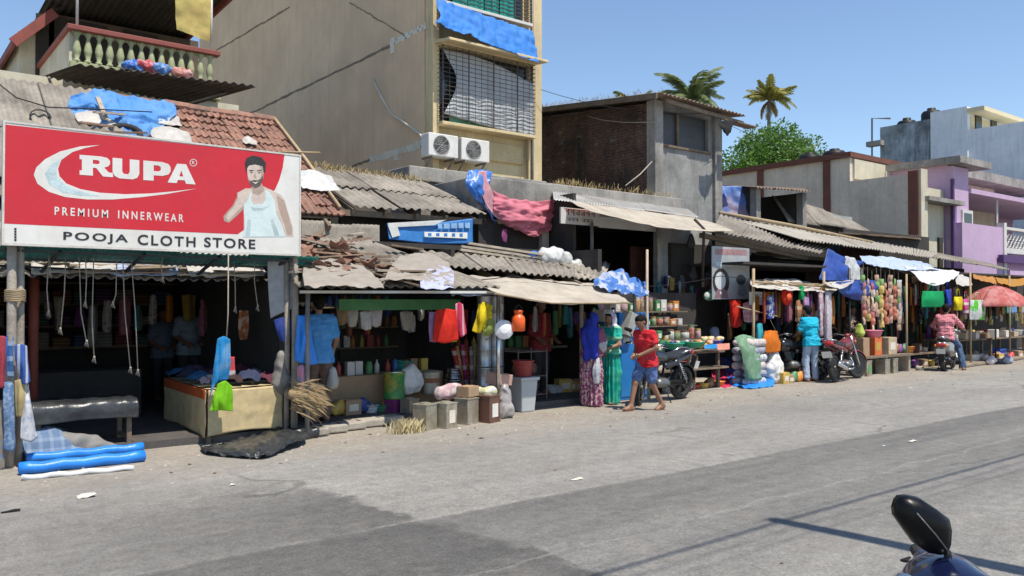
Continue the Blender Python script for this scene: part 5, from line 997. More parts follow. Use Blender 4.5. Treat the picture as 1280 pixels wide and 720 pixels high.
for i, (px, py, l) in enumerate(((720, 600, 'white paper scrap on the road in the middle'), (12, 640, 'small dark scrap on the road at far left'), (1140, 552, 'small white scrap on the far road surface'))):
 p = aZ(px, py); m_ = cloth([[p + V((-.06, .02, .008)), p + V((.08, .03, .012))], [p + V((-.06, -.02, .008)), p + V((.07, -.03, .01))]], 6, 4, .006, 14, i); tag(obj('paper_scrap', m_, LAB if i != 1 else BLACKP, smooth=True, solid=.002, base=p), l, 'litter')
def onroof(px, py, up=.05):
 d = ray(px, py); n = V((0, -2.04, 2.85)).normalized(); p0 = rp(0, 0) + n * up; return EYE + d * ((p0 - EYE).dot(n) / d.dot(n))
tag(obj('blue_tarp', cloth([[onroof(92, 116, .3), onroof(130, 108, .35), onroof(160, 116, .3), onroof(218, 124, .25)], [onroof(84, 130, .2), onroof(120, 126, .3), onroof(168, 138, .25), onroof(222, 138, .25)], [onroof(96, 145, .12), onroof(135, 142, .2), onroof(172, 156, .15), onroof(204, 158, .12)], [onroof(100, 160, .06), onroof(140, 162, .1), onroof(180, 176, .06), onroof(196, 172, .06)]], 60, 40, .07, 4.5, 3, True), M('faded blue tarp', (.06, .22, .54), .75, .12, 3, .15, 40, dirt=(.25, .37, .56), damt=.35), smooth=True, solid=.004, base=onroof(150, 140)), 'crumpled bright blue tarp on the tiled roof above the sign', 'tarp')
for i, (px, py, w_, m_, l) in enumerate(((205, 150, .5, PLASW, 'white plastic edge lying right of the blue roof tarp'), (120, 150, .55, PLASW, 'grey white plastic lying below the blue roof tarp'), (215, 172, .6, PLASW, 'pale plastic lying on the tiles just above the sign'), (395, 228, .7, M('bright white plastic bags', (.55, .55, .53), .45, .2, 5, .3, 8, dirt=(.38, .36, .33), damt=.5), 'bright white plastic bags on the tile roof right of the sign'), (312, 178, .22, PLASW, 'scrap of pale plastic on the red tiles'))):
 p = onroof(px, py, .08); e = V((w_ / 2, 0, 0)); s_ = V((0, .7, .5)).normalized() * w_ * .42
 tag(obj('roof_plastic', cloth([[p - e - s_, p - s_ * 1.1, p + e - s_ * .9], [p - e * 1.1, p + V((0, -.05, .12)) * w_, p + e], [p - e * .8 + s_, p + s_ + V((0, 0, .05)), p + e * 1.1 + s_ * .8]], 26, 20, .022, 6, i, True), m_, smooth=True, solid=.004, base=p), l, 'plastic sheet')
for i, (a, b, m_) in enumerate((((122, 122), (133, 150), 0), ((118, 140), (155, 143), 0), ((110, 165), (182, 166), 1), ((100, 153), (140, 158), 2))):
 mb = MB(); mb.beam(onroof(*a, .34), onroof(*b, .2), .07, .03); tag(obj('loose_board', mb, PLK[m_], base=onroof(*a, .3)), 'loose weathered board among the blue roof tarp, %s from the top' % ORD[i], 'board', 'boards on the tarp roof')
mb = MB(); p = onroof(160, 166, .1); mb.tube([p + V((.22 * math.cos(j * .4), .1 + .1 * math.sin(j * .4), .12 * math.sin(j * .4) + .02)) for j in range(16)], .05, 8, False); tag(obj('old_tyre', mb, RUBBER, smooth=True, base=p), 'dark old tyre lying just above the sign edge', 'tyre')
mb = MB()
for k in range(5): p = onroof(51, 146, .1 + .01 * k); mb.tube([p + V((.14 * math.cos(j * .5), .06 * math.sin(j * .5) + .01 * k, .12 * math.sin(j * .5))) for j in range(14)], .008, 5, False)
tag(obj('cable_coil', mb, BLACKP, smooth=True, base=onroof(51, 146)), 'coil of black cable lying on the asbestos sheets', 'cable')
mb = MB(); mb.tube([aY(-10, 98, 11.5), aY(20, 122, 11.5), aY(60, 134, 11.6), aY(110, 136, 11.8), aY(190, 140, 12.0)], .008, 5); tag(obj('cable', mb, BLACKP, smooth=True, base=aY(60, 134, 11.6)), 'thin black cable sagging across the roof at left', 'cable')
# ================================================================== household store (middle left) under the debris-covered lean-to
hs = thing('household_store', 'low open household store with rubble-covered lean-to roof and white edge bar', 'shop', (6, 10.5, 0))
LX0, LX1 = 4.38, 7.5
mb = MB(); mb.beam((4.3, 9.68, 1.83), (7.48, 9.68, 1.85), .035, .035); obj('edge_bar', mb, WHITEP, hs)
for x in (4.42, 7.42):
 mb = MB(); mb.tube([(x, 9.72, 0), (x, 9.72, 1.83)], .03, 8); obj('post', mb, STEEL if x < 5 else CHROME, hs, True)
roof(hs, (4.3, 9.68, 1.88), (7.4, 9.68, 1.9), (6.6, 12.3, 2.72), (4.4, 12.3, 2.72), ASB, 3, 2, seed=71)
mb = MB(); mb.b2((4.5, 14.3, 0), (8.0, 14.4, 2.9)); obj('rear_wall', mb, DARKW, hs)
mb = MB(); mb.b2((4.45, 10.2, 0), (11.1, 14.3, .1)); obj('floor_plinth', mb, M('dark stone floor'), hs)
mb = MB(); mb.b2((4.5, 12.5, 2.6), (8.0, 14.4, 2.7)); obj('ceiling', mb, DARKW, hs)
GRN = M('green fascia paint', (.05, .17, .06), .7, .2, 4, .2, 30); a = aY(424, 374, 10.3); b = aY(575, 387, 10.3)
mb = MB(); mb.b2((a.x, 10.3, b.z), (b.x, 10.34, a.z)); obj('fascia_board', mb, GRN, hs)
for i in range(5):       # plinth stones along the front
 p = aZ(392 + i * 24, 546 - i * 4.0); mb = MB(); mb.box((p.x, p.y + .1, .055), (.42, .26, .1), rz=.04 * (i % 3 - 1)); obj('plinth_stone', mb, PLINTH, hs, bevel=.02)
rd = random.Random(77)
def lp(u, v, up=0): return V((4.35 + (3.0 - .55 * v) * u, 9.68 + 2.62 * v, 1.93 + .84 * v + up))
for i in range(52):
 u, v = rd.random() * (.62 if i > 8 else .95), rd.random() ** 1.3 * .95; p = lp(u, v, .03 + rd.random() * .1); an = rd.gauss(0, .5); l = rd.uniform(.25, 1.1); d = V((math.cos(an), math.sin(an) * .9, math.sin(an) * .3 + rd.uniform(-.12, .12)))
 mb = MB(); mb.beam(p - d * l / 2, p + d * l / 2, rd.uniform(.04, .15), rd.uniform(.015, .04)); obj('loose_board', mb, PLK[i % 3], hs)
shard = MB().grid(lambda u, v: ((u - .5) * .24, (v - .5) * .3 * (1 - .3 * u), .02 * math.cos(u * 9)), 5, 2).mesh('tile_shard'); shard.materials.append(TILE)
for i in range(46):
 u, v = rd.random() * .5, .1 + rd.random() * .8; o = bpy.data.objects.new('tile_shard', shard); COL.objects.link(o); o.parent = hs; o.location = lp(u, v, .05 + rd.random() * .07) - hs.location; o.rotation_euler = (rd.gauss(.3, .35), rd.gauss(0, .35), rd.random() * 6)
for i, (ctrl, m_, lab) in enumerate((
  ([[(480, 352), (520, 352), (566, 360)], [(488, 335), (530, 332), (566, 345)], [(500, 322), (535, 318), (560, 330)]], M('dusty brown plastic', (.3, .265, .225), .6, .15, 4, .3, 10, dirt=(.3, .25, .2), damt=.5), 'dusty brown plastic sheet on the rubble roof'),
  ([[(525, 362), (545, 362), (566, 362)], [(526, 348), (545, 346), (567, 350)], [(534, 338), (548, 334), (566, 340)]], M('pale violet plastic', (.42, .44, .62), .5, .15, 4, .3, 10), 'pale violet crumpled plastic by the corrugated eave'),
  ([[(380, 360), (430, 360), (480, 362)], [(378, 345), (420, 344), (470, 348)], [(380, 332), (415, 326), (450, 334)]], M('dusty brown plastic'), 'grey brown plastic sheet at the left of the rubble roof'))):
 def on(px, py):
  d = ray(px, py); n = V((0, -.84, 2.62)).normalized(); p0 = lp(0, 0, .1); return EYE + d * ((p0 - EYE).dot(n) / d.dot(n))
 tag(obj('roof_plastic', cloth([[on(*q) for q in r] for r in ctrl], 34, 20, .025, 5, i, True), m_, smooth=True, solid=.003, base=on(*ctrl[1][1])), lab, 'plastic sheet')
bp = [aY(484, 279, 12.4), aY(591, 273, 12.4), aY(591, 305, 12.35), aY(486, 299, 12.35)]
BNB = M('blue banner print', (.03, .17, .46), .5, .15, 3, .2, 12); bnr = thing('blue_banner', 'blue printed banner slung under the asbestos eave', 'banner', (bp[0] + bp[2]) / 2)
obj('sheet', cloth([[bp[3], bp[3].lerp(bp[2], .5) + V((0, .02, -.03)), bp[2]], [bp[0], bp[0].lerp(bp[1], .5) + V((0, .02, -.04)), bp[1]]], 30, 10, .015, 3, 4), BNB, bnr, True, solid=.003)
def bpt(u, v, off=.03): return (bp[3].lerp(bp[2], u)).lerp(bp[0].lerp(bp[1], u), v) + V((0, -off, 0))
mb = MB(); mb.add([bpt(.0, .72), bpt(.52, .78), bpt(.66, 1.0), bpt(.0, 1.0)], [(0, 1, 2, 3)]); mb.add([bpt(.0, .75), bpt(.03, .1), bpt(.12, .25), bpt(.1, .74)], [(0, 1, 2, 3)]); obj('folded_white_flap', mb, M('grey white banner cloth', (.5, .5, .48), .6, .15, 3, .2), bnr, solid=.004)
mb = MB(); mb.add([bpt(.4, .22), bpt(.92, .2), bpt(.92, .44), bpt(.4, .46)], [(0, 1, 2, 3)]); stp = obj('white_strip', mb, SWH, bnr)
for k in range(5): mb = MB(); mb.add([bpt(.44 + k * .095, .27, .035), bpt(.48 + k * .095, .27, .035), bpt(.48 + k * .095, .41, .035), bpt(.44 + k * .095, .4, .035)], [(0, 1, 2, 3)]); obj('printed_mark', mb, BNB, stp)
for k, (ua, ub) in enumerate(((.56, .61), (.63, .70), (.72, .79), (.81, .87), (.89, .95))): mb = MB(); mb.add([bpt(ua, .62, .035), bpt(ub, .62, .035), bpt(ub, .84, .035), bpt(ua, .84, .035)], [(0, 1, 2, 3)]); obj('printed_mark', mb, M('banner print pale', (.22, .36, .55), .6), stp)
for i, (a, b) in enumerate((((576, 308), (702, 326)), ((575, 312), (715, 332)), ((585, 304), (690, 320)), ((600, 316), (735, 337)))):
 mb = MB(); p = aY(*a, 11.9); q = aY(*b, 11.6); mb.beam(p, q, .07, .04); tag(obj('roof_pole', mb, PLK[0], base=p), 'pale pole lying on the corrugated roof, %s of four' % ORD[i], 'pole', 'poles on the corrugated roof')
# ================================================================== dark hardware shop (middle) with corrugated roof and canvas
mc = thing('hardware_shop', 'dark open hardware shop under corrugated roof with tan canvas front', 'shop', (9, 10.8, 0))
roof(mc, aY(562, 333, 10.5), aY(752, 352, 10.5), aY(760, 341, 12.0) + V((0, .0, .2)), aY(520, 312, 12.2), ASB, 5, 1, seed=81)
for i in range(7):
 x = 6.9 + i * .56; mb = MB(); mb.beam((x, 10.4, 2.0), (x, 12.2, 2.62), .06, .08); obj('rafter', mb, WOOD, mc)
mb = MB(); mb.beam((6.9, 10.55, 1.99), (10.4, 10.55, 2.0), .08, .08); obj('beam', mb, WOOD, mc)
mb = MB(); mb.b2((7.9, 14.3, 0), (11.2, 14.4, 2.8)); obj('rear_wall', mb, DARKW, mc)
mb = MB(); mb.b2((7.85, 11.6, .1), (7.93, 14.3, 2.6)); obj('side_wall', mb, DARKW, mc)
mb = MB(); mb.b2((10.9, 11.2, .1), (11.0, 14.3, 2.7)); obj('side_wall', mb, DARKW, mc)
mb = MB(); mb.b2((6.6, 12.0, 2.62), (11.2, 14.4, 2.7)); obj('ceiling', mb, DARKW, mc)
for p, r_ in ((aZ(744, 506), .035), (aZ(795, 497), .03)):
 mb = MB(); mb.tube([(p.x, 10.3, 0), (p.x, 10.3, 2.0)], r_); obj('post', mb, PLINTH, mc, True)
hang('tan_canvas', [[(566, 344, 10.5), (650, 348, 10.5), (760, 356, 10.5)], [(590, 354, 10.0), (665, 362, 9.9), (772, 368, 9.9)], [(620, 366, 9.45), (690, 379, 9.3), (787, 378, 9.3)]], CANV, 'pale tan canvas stretched in front of the hardware shop', 'canvas', .03, 2.2, 4, 44, 18, solid=.006)
mb = MB(); mb.tube([aY(618, 367, 9.45), aY(690, 379, 9.3), aY(787, 379, 9.3)], .014, 6); tag(obj('canvas_pole', mb, BAMB, smooth=True, base=aY(690, 379, 9.3)), 'thin pole along the lower edge of the tan canvas', 'pole')
hang('blue_checked_cloth', [[(742, 350, 10.3), (765, 338, 10.4), (790, 346, 10.4), (806, 356, 10.2)], [(745, 358, 10.1), (768, 352, 10.1), (790, 358, 10.1), (810, 364, 10.0)], [(758, 364, 9.9), (775, 364, 9.85), (792, 368, 9.85), (812, 370, 9.9)]], cloth_mat('blue and white batik', (.08, .2, .52), (.55, .58, .64), 3.2, 'noise', thin=.2, amt=.85), 'crumpled blue and white cloth heaped at the canvas corner', 'cloth', .12, 3.2, 3, 44, 30, fold=1.6)
hang('blue_grey_plastic', [[(560, 352, 10.2), (590, 348, 10.2), (622, 352, 10.2)], [(562, 360, 10.0), (592, 358, 9.95), (628, 360, 10)], [(565, 366, 9.8), (595, 366, 9.75), (640, 366, 9.8)]], M('blue grey plastic', (.38, .42, .52), .5, .2, 4, .3, 9, dirt=(.1, .12, .2), damt=.5), 'blue grey plastic at the joint of rubble roof and canvas', 'plastic sheet', .05, 5, 6, 24, 14, True)
for i, (px, py, s_, lab) in enumerate(((695, 322, 1, 'big white sack lying on the corrugated roof'), (722, 332, .55, 'small white bag right of the big roof sack'), (668, 320, .35, 'small blue bag left of the big roof sack'))):
 p = aY(px, py, 11.7); bundle('roof_sack', p, [((-.26 * s_, 0, 0), (.26 * s_, .05, -.03), .17 * s_, .15 * s_), ((0, 0, .05), (.1, .1, .05), .15 * s_, .1 * s_)], M('bright white plastic bags') if i < 2 else TARPB, lab, 'sack', .035, 9, i)
PINK = cloth_mat('pink cloth', (.78, .27, .34), thin=.35)
hang('pink_cloth', [[(616, 238, 12.9), (640, 248, 12.85), (668, 251, 12.85), (694, 250, 12.85)], [(616, 254, 12.85), (642, 262, 12.72), (668, 264, 12.72), (693, 260, 12.85)], [(620, 268, 12.85), (645, 278, 12.74), (668, 282, 12.74), (691, 275, 12.85)], [(628, 278, 12.88), (648, 288, 12.8), (668, 296, 12.8), (688, 288, 12.86)]], PINK, 'pink cloth hung in a swag below the concrete parapet', 'cloth', .11, 1.3, 2, 40, 36, edge=.04, fold=6)
hang('pink_border', [[(598, 214, 12.92), (608, 214, 12.9)], [(600, 238, 12.88), (612, 232, 12.86)], [(618, 270, 12.86), (628, 262, 12.84)], [(655, 290, 12.8), (660, 282, 12.78)]], cloth_mat('pale pink border', (.74, .4, .45), thin=.3), 'pale pink cloth border running down the left of the swag', 'cloth', .04, 6, 5, 8, 24)
hang('blue_shiny_cloth', [[(586, 212, 13.0), (600, 209, 12.98), (618, 213, 12.96)], [(582, 228, 12.9), (598, 226, 12.8), (614, 226, 12.86)], [(590, 244, 12.9), (602, 248, 12.84), (608, 250, 12.88)], [(612, 268, 12.88), (618, 272, 12.85), (622, 278, 12.88)]], M('shiny blue plastic', (.02, .14, .5), .35, .25, 4, .3, 8, dirt=(.3, .4, .6), damt=.3), 'shiny blue cloth bunched at the left end of the parapet', 'cloth', .07, 5, 4, 22, 22, True)
hang('purple_rag', [[(629, 286, 12.86), (634, 287, 12.86)], [(627, 294, 12.84), (634, 294, 12.84)], [(629, 302, 12.85), (633, 304, 12.85)]], cloth_mat('purple rag', (.3, .08, .2)), 'small purple rag hanging under the pink swag', 'rag', .02, 8, 5, 6, 8)
def at(px, py, z=0): return aZ(px, py, z)
tin(at(531, 536), (.24, .24, .34), .35, 'pale square tin at the front of the row by the dry grass')
tin(at(557, 534), (.23, .23, .34), .3, 'rusty square tin, second in the row from the dry grass', LAB)
tin(at(583, 529), (.25, .25, .36), .3, 'stained square tin under the small open carton')
tin(at(610, 527), (.25, .25, .38), .3, 'dark brown square tin with white label', SWH, mat=M('brown tin print', (.13, .06, .04), .5, .2, 5, .1))
tin(at(512, 524), (.2, .2, .3), .3, 'rusty tin behind the pale tin, beside the purple box', LAB)
carton(at(492, 523), (.2, .2, .28), .3, M('purple box print', (.2, .03, .14), .6), 'small purple box beside the step', flap=False)
t = thing('paint_can', 'tall green and yellow printed can on the purple box', 'can', at(498, 523, 0) + V((0, .12, .28))); mb = MB(); mb.lathe((0, 0, 0), [(.15, 0), (.16, .01), (.155, .02), (.155, .36), (.165, .37), (.165, .39), (.12, .4), (0, .4)], 18); obj('can_body', mb, M('green yellow can print', (.05, .25, .06), .5, .3, 5, .1, 30, dirt=(.6, .35, .05), damt=.9, dscale=4), t, True, world=False)
mb = MB(); mb.lathe((0, 0, .39), [(.15, 0), (.15, .012), (0, .014)], 18); obj('lid', mb, CHROME, t, world=False)
SACKW = M('white woven sack', (.66, .65, .62), .7, .1, 8, .35, 50, dirt=(.45, .42, .36), damt=.3)
p = at(515, 520); sack((p.x, p.y + .05, .33), (.38, .3, .4), SACKW, 'white woven sack standing on the tins', seed=3, rz=.3)
t = thing('oil_can', 'rust-topped round grey can behind the white sack', 'can', at(543, 520) + V((.1, .25, .3))); mb = MB(); mb.lathe((0, 0, 0), [(.14, 0), (.15, .02), (.145, .05), (.145, .3), (.15, .32), (.12, .36), (.05, .37), (0, .37)], 16); obj('can_body', mb, TINM, t, True, world=False); mb = MB(); mb.lathe((0, 0, .18), [(.147, 0), (.15, .01), (.15, .06), (.147, .07)], 16); obj('band', mb, M('rust band', (.25, .1, .05), .8), t, world=False)
for k, (r_, z) in enumerate(((.15, .0), (.14, .1), (.12, .19), (.1, .27))):
 mb = MB(); mb.lathe((0, 0, 0), [(r_ * .85, 0), (r_, .02), (r_, .08), (r_ * 1.08, .085), (r_ * 1.08, .092), (r_ * .9, .088), (r_ * .9, .03), (0, .03)], 20); o = tag(obj('steel_pot', mb, CHROME, smooth=True), 'shiny steel pot in the nested stack, %s from the bottom' % ORD[k], 'pot', 'stacked steel pots'); o.location = at(570, 515) + V((.05, .15, .3 + z))
carton(at(586, 528) + V((-.02, 0, .37)), (.26, .22, .14), .35, CARD, 'small brown carton sitting on the stained square tin')
bundle('pink_packet_bag', at(560, 527) + V((.05, .05, .4)), [((-.15, 0, 0), (.15, .02, .02), .09, .1), ((0, 0, .06), (.08, 0, .08), .08, .06)], cloth_mat('pink white plastic', (.68, .45, .48), (.7, .68, .66), 9, 'noise'), 'pink and white plastic bag between tins and carton', 'bag', .03, 9, 3)
bundle('yellow_packet', at(609, 525) + V((0, .02, .42)), [((-.12, 0, 0), (.12, 0, 0), .06, .06)], cloth_mat('yellow white packets', (.62, .58, .3), (.7, .7, .66), 12, 'noise'), 'white and yellow packets on the dark brown tin', 'packet', .025, 10, 4)
t = carton(at(627, 520) + V((-.02, .05, .47)), (.34, .24, .16), .2, M('pinkish carton', (.5, .3, .24), .8, .12, 5), 'faded pink carton balanced on the clear bag'); t.rotation_euler = (.08, .1, .2)
bundle('clear_plastic_bag', at(633, 523) + V((0, .05, .2)), [((-.06, 0, -.1), (.06, 0, -.1), .11, .11), ((0, 0, 0), (0, 0, .2), .12, .09)], M('cloudy clear plastic', (.5, .46, .44), .3, .2, 6, .3, 12, trans=.3), 'cloudy plastic bag of small goods by the grey bin', 'bag', .03, 10, 5)
t = thing('grey_bin', 'pale grey square plastic bin outside the hardware shop', 'bin', at(654, 514)); GREYP = M('grey plastic', (.42, .45, .46), .5, .06, 5, .1)
def frust(w0, d0, w1, d1, z0, z1): return MB().add([(-w0 / 2, -d0 / 2, z0), (w0 / 2, -d0 / 2, z0), (w0 / 2, d0 / 2, z0), (-w0 / 2, d0 / 2, z0), (-w1 / 2, -d1 / 2, z1), (w1 / 2, -d1 / 2, z1), (w1 / 2, d1 / 2, z1), (-w1 / 2, d1 / 2, z1)], [(3, 2, 1, 0), (4, 5, 6, 7), (0, 1, 5, 4), (1, 2, 6, 5), (2, 3, 7, 6), (3, 0, 4, 7)])
obj('body', frust(.26, .26, .33, .33, 0, .5), GREYP, t, world=False, bevel=.02); obj('rim', frust(.37, .37, .38, .38, .49, .54), GREYP, t, world=False, bevel=.01)
def tub(base, r_, h_, mat, label, cat='tub', name='plastic_tub', group=None):
 t = thing(name, label, cat, base, group=group); mb = MB(); mb.lathe((0, 0, 0), [(r_ * .72, 0), (r_ * .76, .01), (r_ * .95, h_ * .9), (r_ * 1.05, h_ * .93), (r_ * 1.05, h_), (r_ * .93, h_), (r_ * .72, .03), (0, .02)], 20); obj('tub_body', mb, mat, t, True, world=False)
 mb = MB(); mb.lathe((0, 0, h_ * .55), [(r_ * .865, 0), (r_ * .9, .005), (r_ * .9, .015), (r_ * .87, .02)], 20); obj('rib', mb, mat, t, True, world=False); return t
tub(at(654, 514) + V((0, 0, .545)), .17, .25, M('maroon plastic', (.3, .05, .045), .4, .1, 5, .05), 'maroon plastic tub standing on the grey bin')
GALV = M('galvanised sheet', (.5, .52, .54), .38, .14, 3, .12, 20, metal=.75)
for k, (px, py) in enumerate(((613, 512), (629, 511))):
 b0 = at(px, py) + V((.08, .28, 0))
 for j in range(3):
  t = thing('galvanised_drum', 'grey galvanised drum in the %s column, %s from the ground' % (('left', 'right')[k], ORD[j]), 'drum', b0 + V((0, 0, j * .58 + .08)), group='stacked galvanised drums'); mb = MB(); mb.lathe((0, 0, 0), [(.12, 0), (.125, .01), (.125, .02), (.118, .03), (.118, .27), (.123, .28), (.118, .29), (.118, .54), (.125, .55), (.125, .565), (.11, .57), (0, .57)], 18); obj('shell', mb, GALV, t, True, world=False)
  mb = MB(); mb.tube([(-.05, -.12, .43), (-.03, -.145, .45), (.03, -.145, .45), (.05, -.12, .43)], .006, 5); obj('handle', mb, CHROME, t, world=False)
MATS = [((.5, .05, .05), (.75, .5, .5)), ((.6, .35, .1), (.7, .6, .3)), ((.5, .08, .2), (.7, .6, .65)), ((.55, .05, .04), (.8, .35, .1)), ((.45, .3, .35), (.7, .65, .6)), ((.6, .55, .2), (.3, .4, .12))]
for i in range(7):
 a = at(582 + i * 3.4, 508) + V((.05, .2 + .03 * (i % 2), .32)); q = a + V((-.13 + .035 * i, .03, .62 + .03 * (i % 3))); mb = MB(); r_ = .036 if i else .045; mb.tube([a, a.lerp(q, .5), q], r_, 10); c1, c2 = MATS[i % 6]
 if i == 0: q.x -= .1
 tag(obj('rolled_mat', mb, cloth_mat('mat wrap %d' % (i % 6), c1, c2, 26, 'spots' if i % 2 else 'hstripe', rough=.4, thin=0), smooth=True, base=a), 'rolled mat in bright printed wrap, %s from the left' % ORD[i], 'rolled mat', 'rolled mats by the galvanised drums')
hang('red_bag', [[(545, 388, 9.74), (558, 386, 9.72), (570, 388, 9.74)], [(543, 405, 9.72), (557, 405, 9.66), (571, 405, 9.72)], [(541, 426, 9.74), (556, 429, 9.68), (573, 425, 9.74)]], cloth_mat('scarlet cloth', (.72, .035, .02), thin=.3), 'scarlet bag hanging from the bar of the household store', 'bag', .025, 7, 1)
hang('pink_striped_bag', [[(569, 380, 9.74), (574, 378, 9.72), (578, 380, 9.74)], [(570, 400, 9.74), (576, 400, 9.7), (581, 400, 9.74)], [(573, 420, 9.74), (578, 421, 9.7), (583, 417, 9.74)]], cloth_mat('pink stripe cloth', (.62, .05, .12), (.7, .4, .45), 50, 'stripe'), 'pink striped cloth hanging right of the scarlet bag', 'cloth', .02, 8, 2)
hang('lilac_cloth', [[(537, 390, 9.8), (545, 390, 9.8)], [(536, 410, 9.8), (544, 410, 9.8)], [(537, 427, 9.8), (545, 428, 9.8)]], cloth_mat('lilac cloth', (.4, .25, .45)), 'lilac cloth hanging left of the scarlet bag', 'cloth', .02, 8, 3, 8, 10)
hang('lime_hem_cloth', [[(552, 424, 9.76), (572, 420, 9.76)], [(553, 429, 9.75), (571, 427, 9.75)]], cloth_mat('lime green cloth'), 'lime green cloth edge below the scarlet bag', 'cloth', .01, 9, 3, 8, 6)
hang('yellow_hat', [[(598, 380, 9.76), (606, 378, 9.72), (616, 382, 9.74)], [(594, 398, 9.74), (603, 396, 9.64), (614, 396, 9.7)], [(590, 414, 9.74), (600, 416, 9.68), (612, 405, 9.74)]], cloth_mat('yellow cloth', (.75, .58, .02), (.2, .15, .03), 4, 'noise', amt=.4), 'yellow cloth cap bundle hanging beside the drums', 'cap', .04, 8, 4)
hang('olive_cap', [[(606, 402, 9.7), (613, 398, 9.68), (619, 402, 9.7)], [(604, 412, 9.68), (612, 410, 9.62), (618, 410, 9.68)], [(603, 419, 9.7), (610, 420, 9.66), (616, 416, 9.7)]], cloth_mat('olive cloth', (.3, .34, .08)), 'olive cap hanging below the yellow one', 'cap', .02, 8, 5)
t = thing('white_lampshade', 'white scalloped plastic shade hanging before the drums', 'lampshade', aY(630, 412, 9.6)); mb = MB(); n = 16
mb.lathe((0, 0, 0), [(.015, .05), (.06, .045), (.11, .02), (.145, 0), (.145, -.006), (.1, -.015), (0, -.02)], 12, (-.45, -.85, .1)); obj('shade', mb, M('translucent white plastic', (.74, .74, .76), .4, .05), t, world=False)
mb = MB(); mb.tube([(0, 0, .06), (0, 0, .45)], .004, 4); obj('cord', mb, BLACKP, t, world=False)
t = thing('orange_jug', 'orange plastic water jug hanging from the canvas edge', 'jug', aY(648, 414, 9.5)); ORG = M('orange plastic', (.78, .11, .015), .4, .06, 5, .05)
mb = MB(); mb.lathe((0, 0, 0), [(.085, 0), (.1, .01), (.1, .18), (.085, .22), (.06, .24), (.06, .27), (.07, .275), (.07, .31), (0, .315)], 18); obj('jug_body', mb, ORG, t, True, world=False)
mb = MB(); mb.tube([(-.06, 0, .3), (-.05, 0, .36), (0, 0, .39), (.05, 0, .36), (.06, 0, .3)], .007, 5); obj('handle', mb, BLACKP, t, world=False)
for i, (px, py, c, l) in enumerate(((440, 398, (.45, .42, .36), 'cream blouse piece'), (458, 402, (.6, .6, .58), 'white vest'), (470, 398, (.55, .5, .5), 'pale grey garment'), (508, 402, (.4, .36, .3), 'beige cap'), (428, 395, (.3, .2, .1), 'brown garment'))):
 hang('hanging_garment', [[(px - 8, py - 12, 10.5), (px, py - 14, 10.5), (px + 8, py - 12, 10.5)], [(px - 7, py, 10.5), (px, py, 10.45), (px + 7, py, 10.5)], [(px - 5, py + 9, 10.5), (px, py + 11, 10.48), (px + 6, py + 9, 10.5)]], cloth_mat('dim garment %d' % i, c), l + ' hanging inside under the green fascia', 'garment', .03, 8, i, 10, 10, group='garments under the green fascia')
mb = MB(); mb.b2((5.0, 11.0, .1), (7.3, 11.5, .62)); ct_ = obj('counter', mb, CARD, hs, bevel=.01)
for z in (.9, 1.25, 1.6):
 mb = MB(); mb.b2((4.9, 12.9, z), (7.6, 13.2, z + .025)); obj('shelf', mb, WOOD, hs)
rd = random.Random(5); GC = [('red', (.35, .05, .04)), ('yellow', (.45, .32, .05)), ('green', (.07, .22, .08)), ('blue', (.06, .12, .34)), ('white', (.5, .48, .45)), ('brown', (.2, .11, .06)), ('orange', (.5, .18, .03))]
gm = [M('goods %s' % n, c, .5, .15, 8, .1) for n, c in GC]
def goods(base_pts, label_tail, group, kinds=(0, 1, 2), seed=0, sc=1.0):
 rd = random.Random(seed); meshes = []
 for kd in range(3):
  mb = MB()
  if kd == 0: mb.lathe((0, 0, 0), [(.05, 0), (.055, .01), (.055, .14), (.04, .16), (.042, .19), (0, .19)], 10)
  elif kd == 1: mb.box((0, 0, .1), (.12, .09, .2))
  else: mb.lathe((0, 0, 0), [(.035, 0), (.04, .01), (.04, .13), (.015, .17), (.015, .21), (0, .21)], 10)
  mb.v = [p * sc for p in mb.v]; meshes.append(mb)
 for i, p in enumerate(base_pts):
  kd = rd.choice(kinds); c = rd.randrange(7); m2 = MB(); m2.v = [q.copy() for q in meshes[kd].v]; m2.f = list(meshes[kd].f); o = obj('goods_item', m2, gm[c], smooth=kd != 1); o.location = p; o.name = ('jar', 'packet', 'bottle')[kd]
  tag(o, '%s %s %s, %s from the left' % (GC[c][0], ('jar', 'packet', 'bottle')[kd], label_tail, ORD[i % 18]), ('jar', 'packet', 'bottle')[kd], group)
for r_, z in enumerate((.925, 1.275, 1.625)): goods([(5.0 + k * .16 + rd.uniform(-.02, .02), 13.0, z) for k in range(16)], 'on the dim %s shelf of the household store' % ('lower', 'middle', 'upper')[r_], 'goods on dim shelves', seed=r_)
goods([(5.1 + k * .16, 11.15 + .05 * (k % 2), .62) for k in range(13)], 'on the counter of the household store', 'goods on the counter', seed=9)
tub(V((6.7, 11.25, .63)), .16, .16, M('teal plastic', (.04, .3, .25), .45), 'teal plastic tub on the household store counter')
hang('blue_tarp_cloth', [[(372, 394, 9.85), (382, 395, 9.8), (388, 400, 9.85)], [(370, 425, 9.85), (382, 425, 9.72), (392, 430, 9.82)], [(368, 450, 9.85), (382, 456, 9.75), (396, 455, 9.82)]], M('bright blue plastic roll'), 'bright blue plastic sheet hung right of the store post', 'plastic sheet', .04, 6, 2)
hang('indigo_cloth', [[(342, 400, 10.1), (356, 396, 10.08), (364, 398, 10.05)], [(345, 412, 10.1), (355, 414, 10.05), (364, 412, 10.05)], [(350, 424, 10.1), (356, 428, 10.06), (364, 420, 10.05)]], cloth_mat('indigo cloth', (.04, .07, .3)), 'indigo cloth folded behind the right store post', 'cloth', .03, 7, 3)
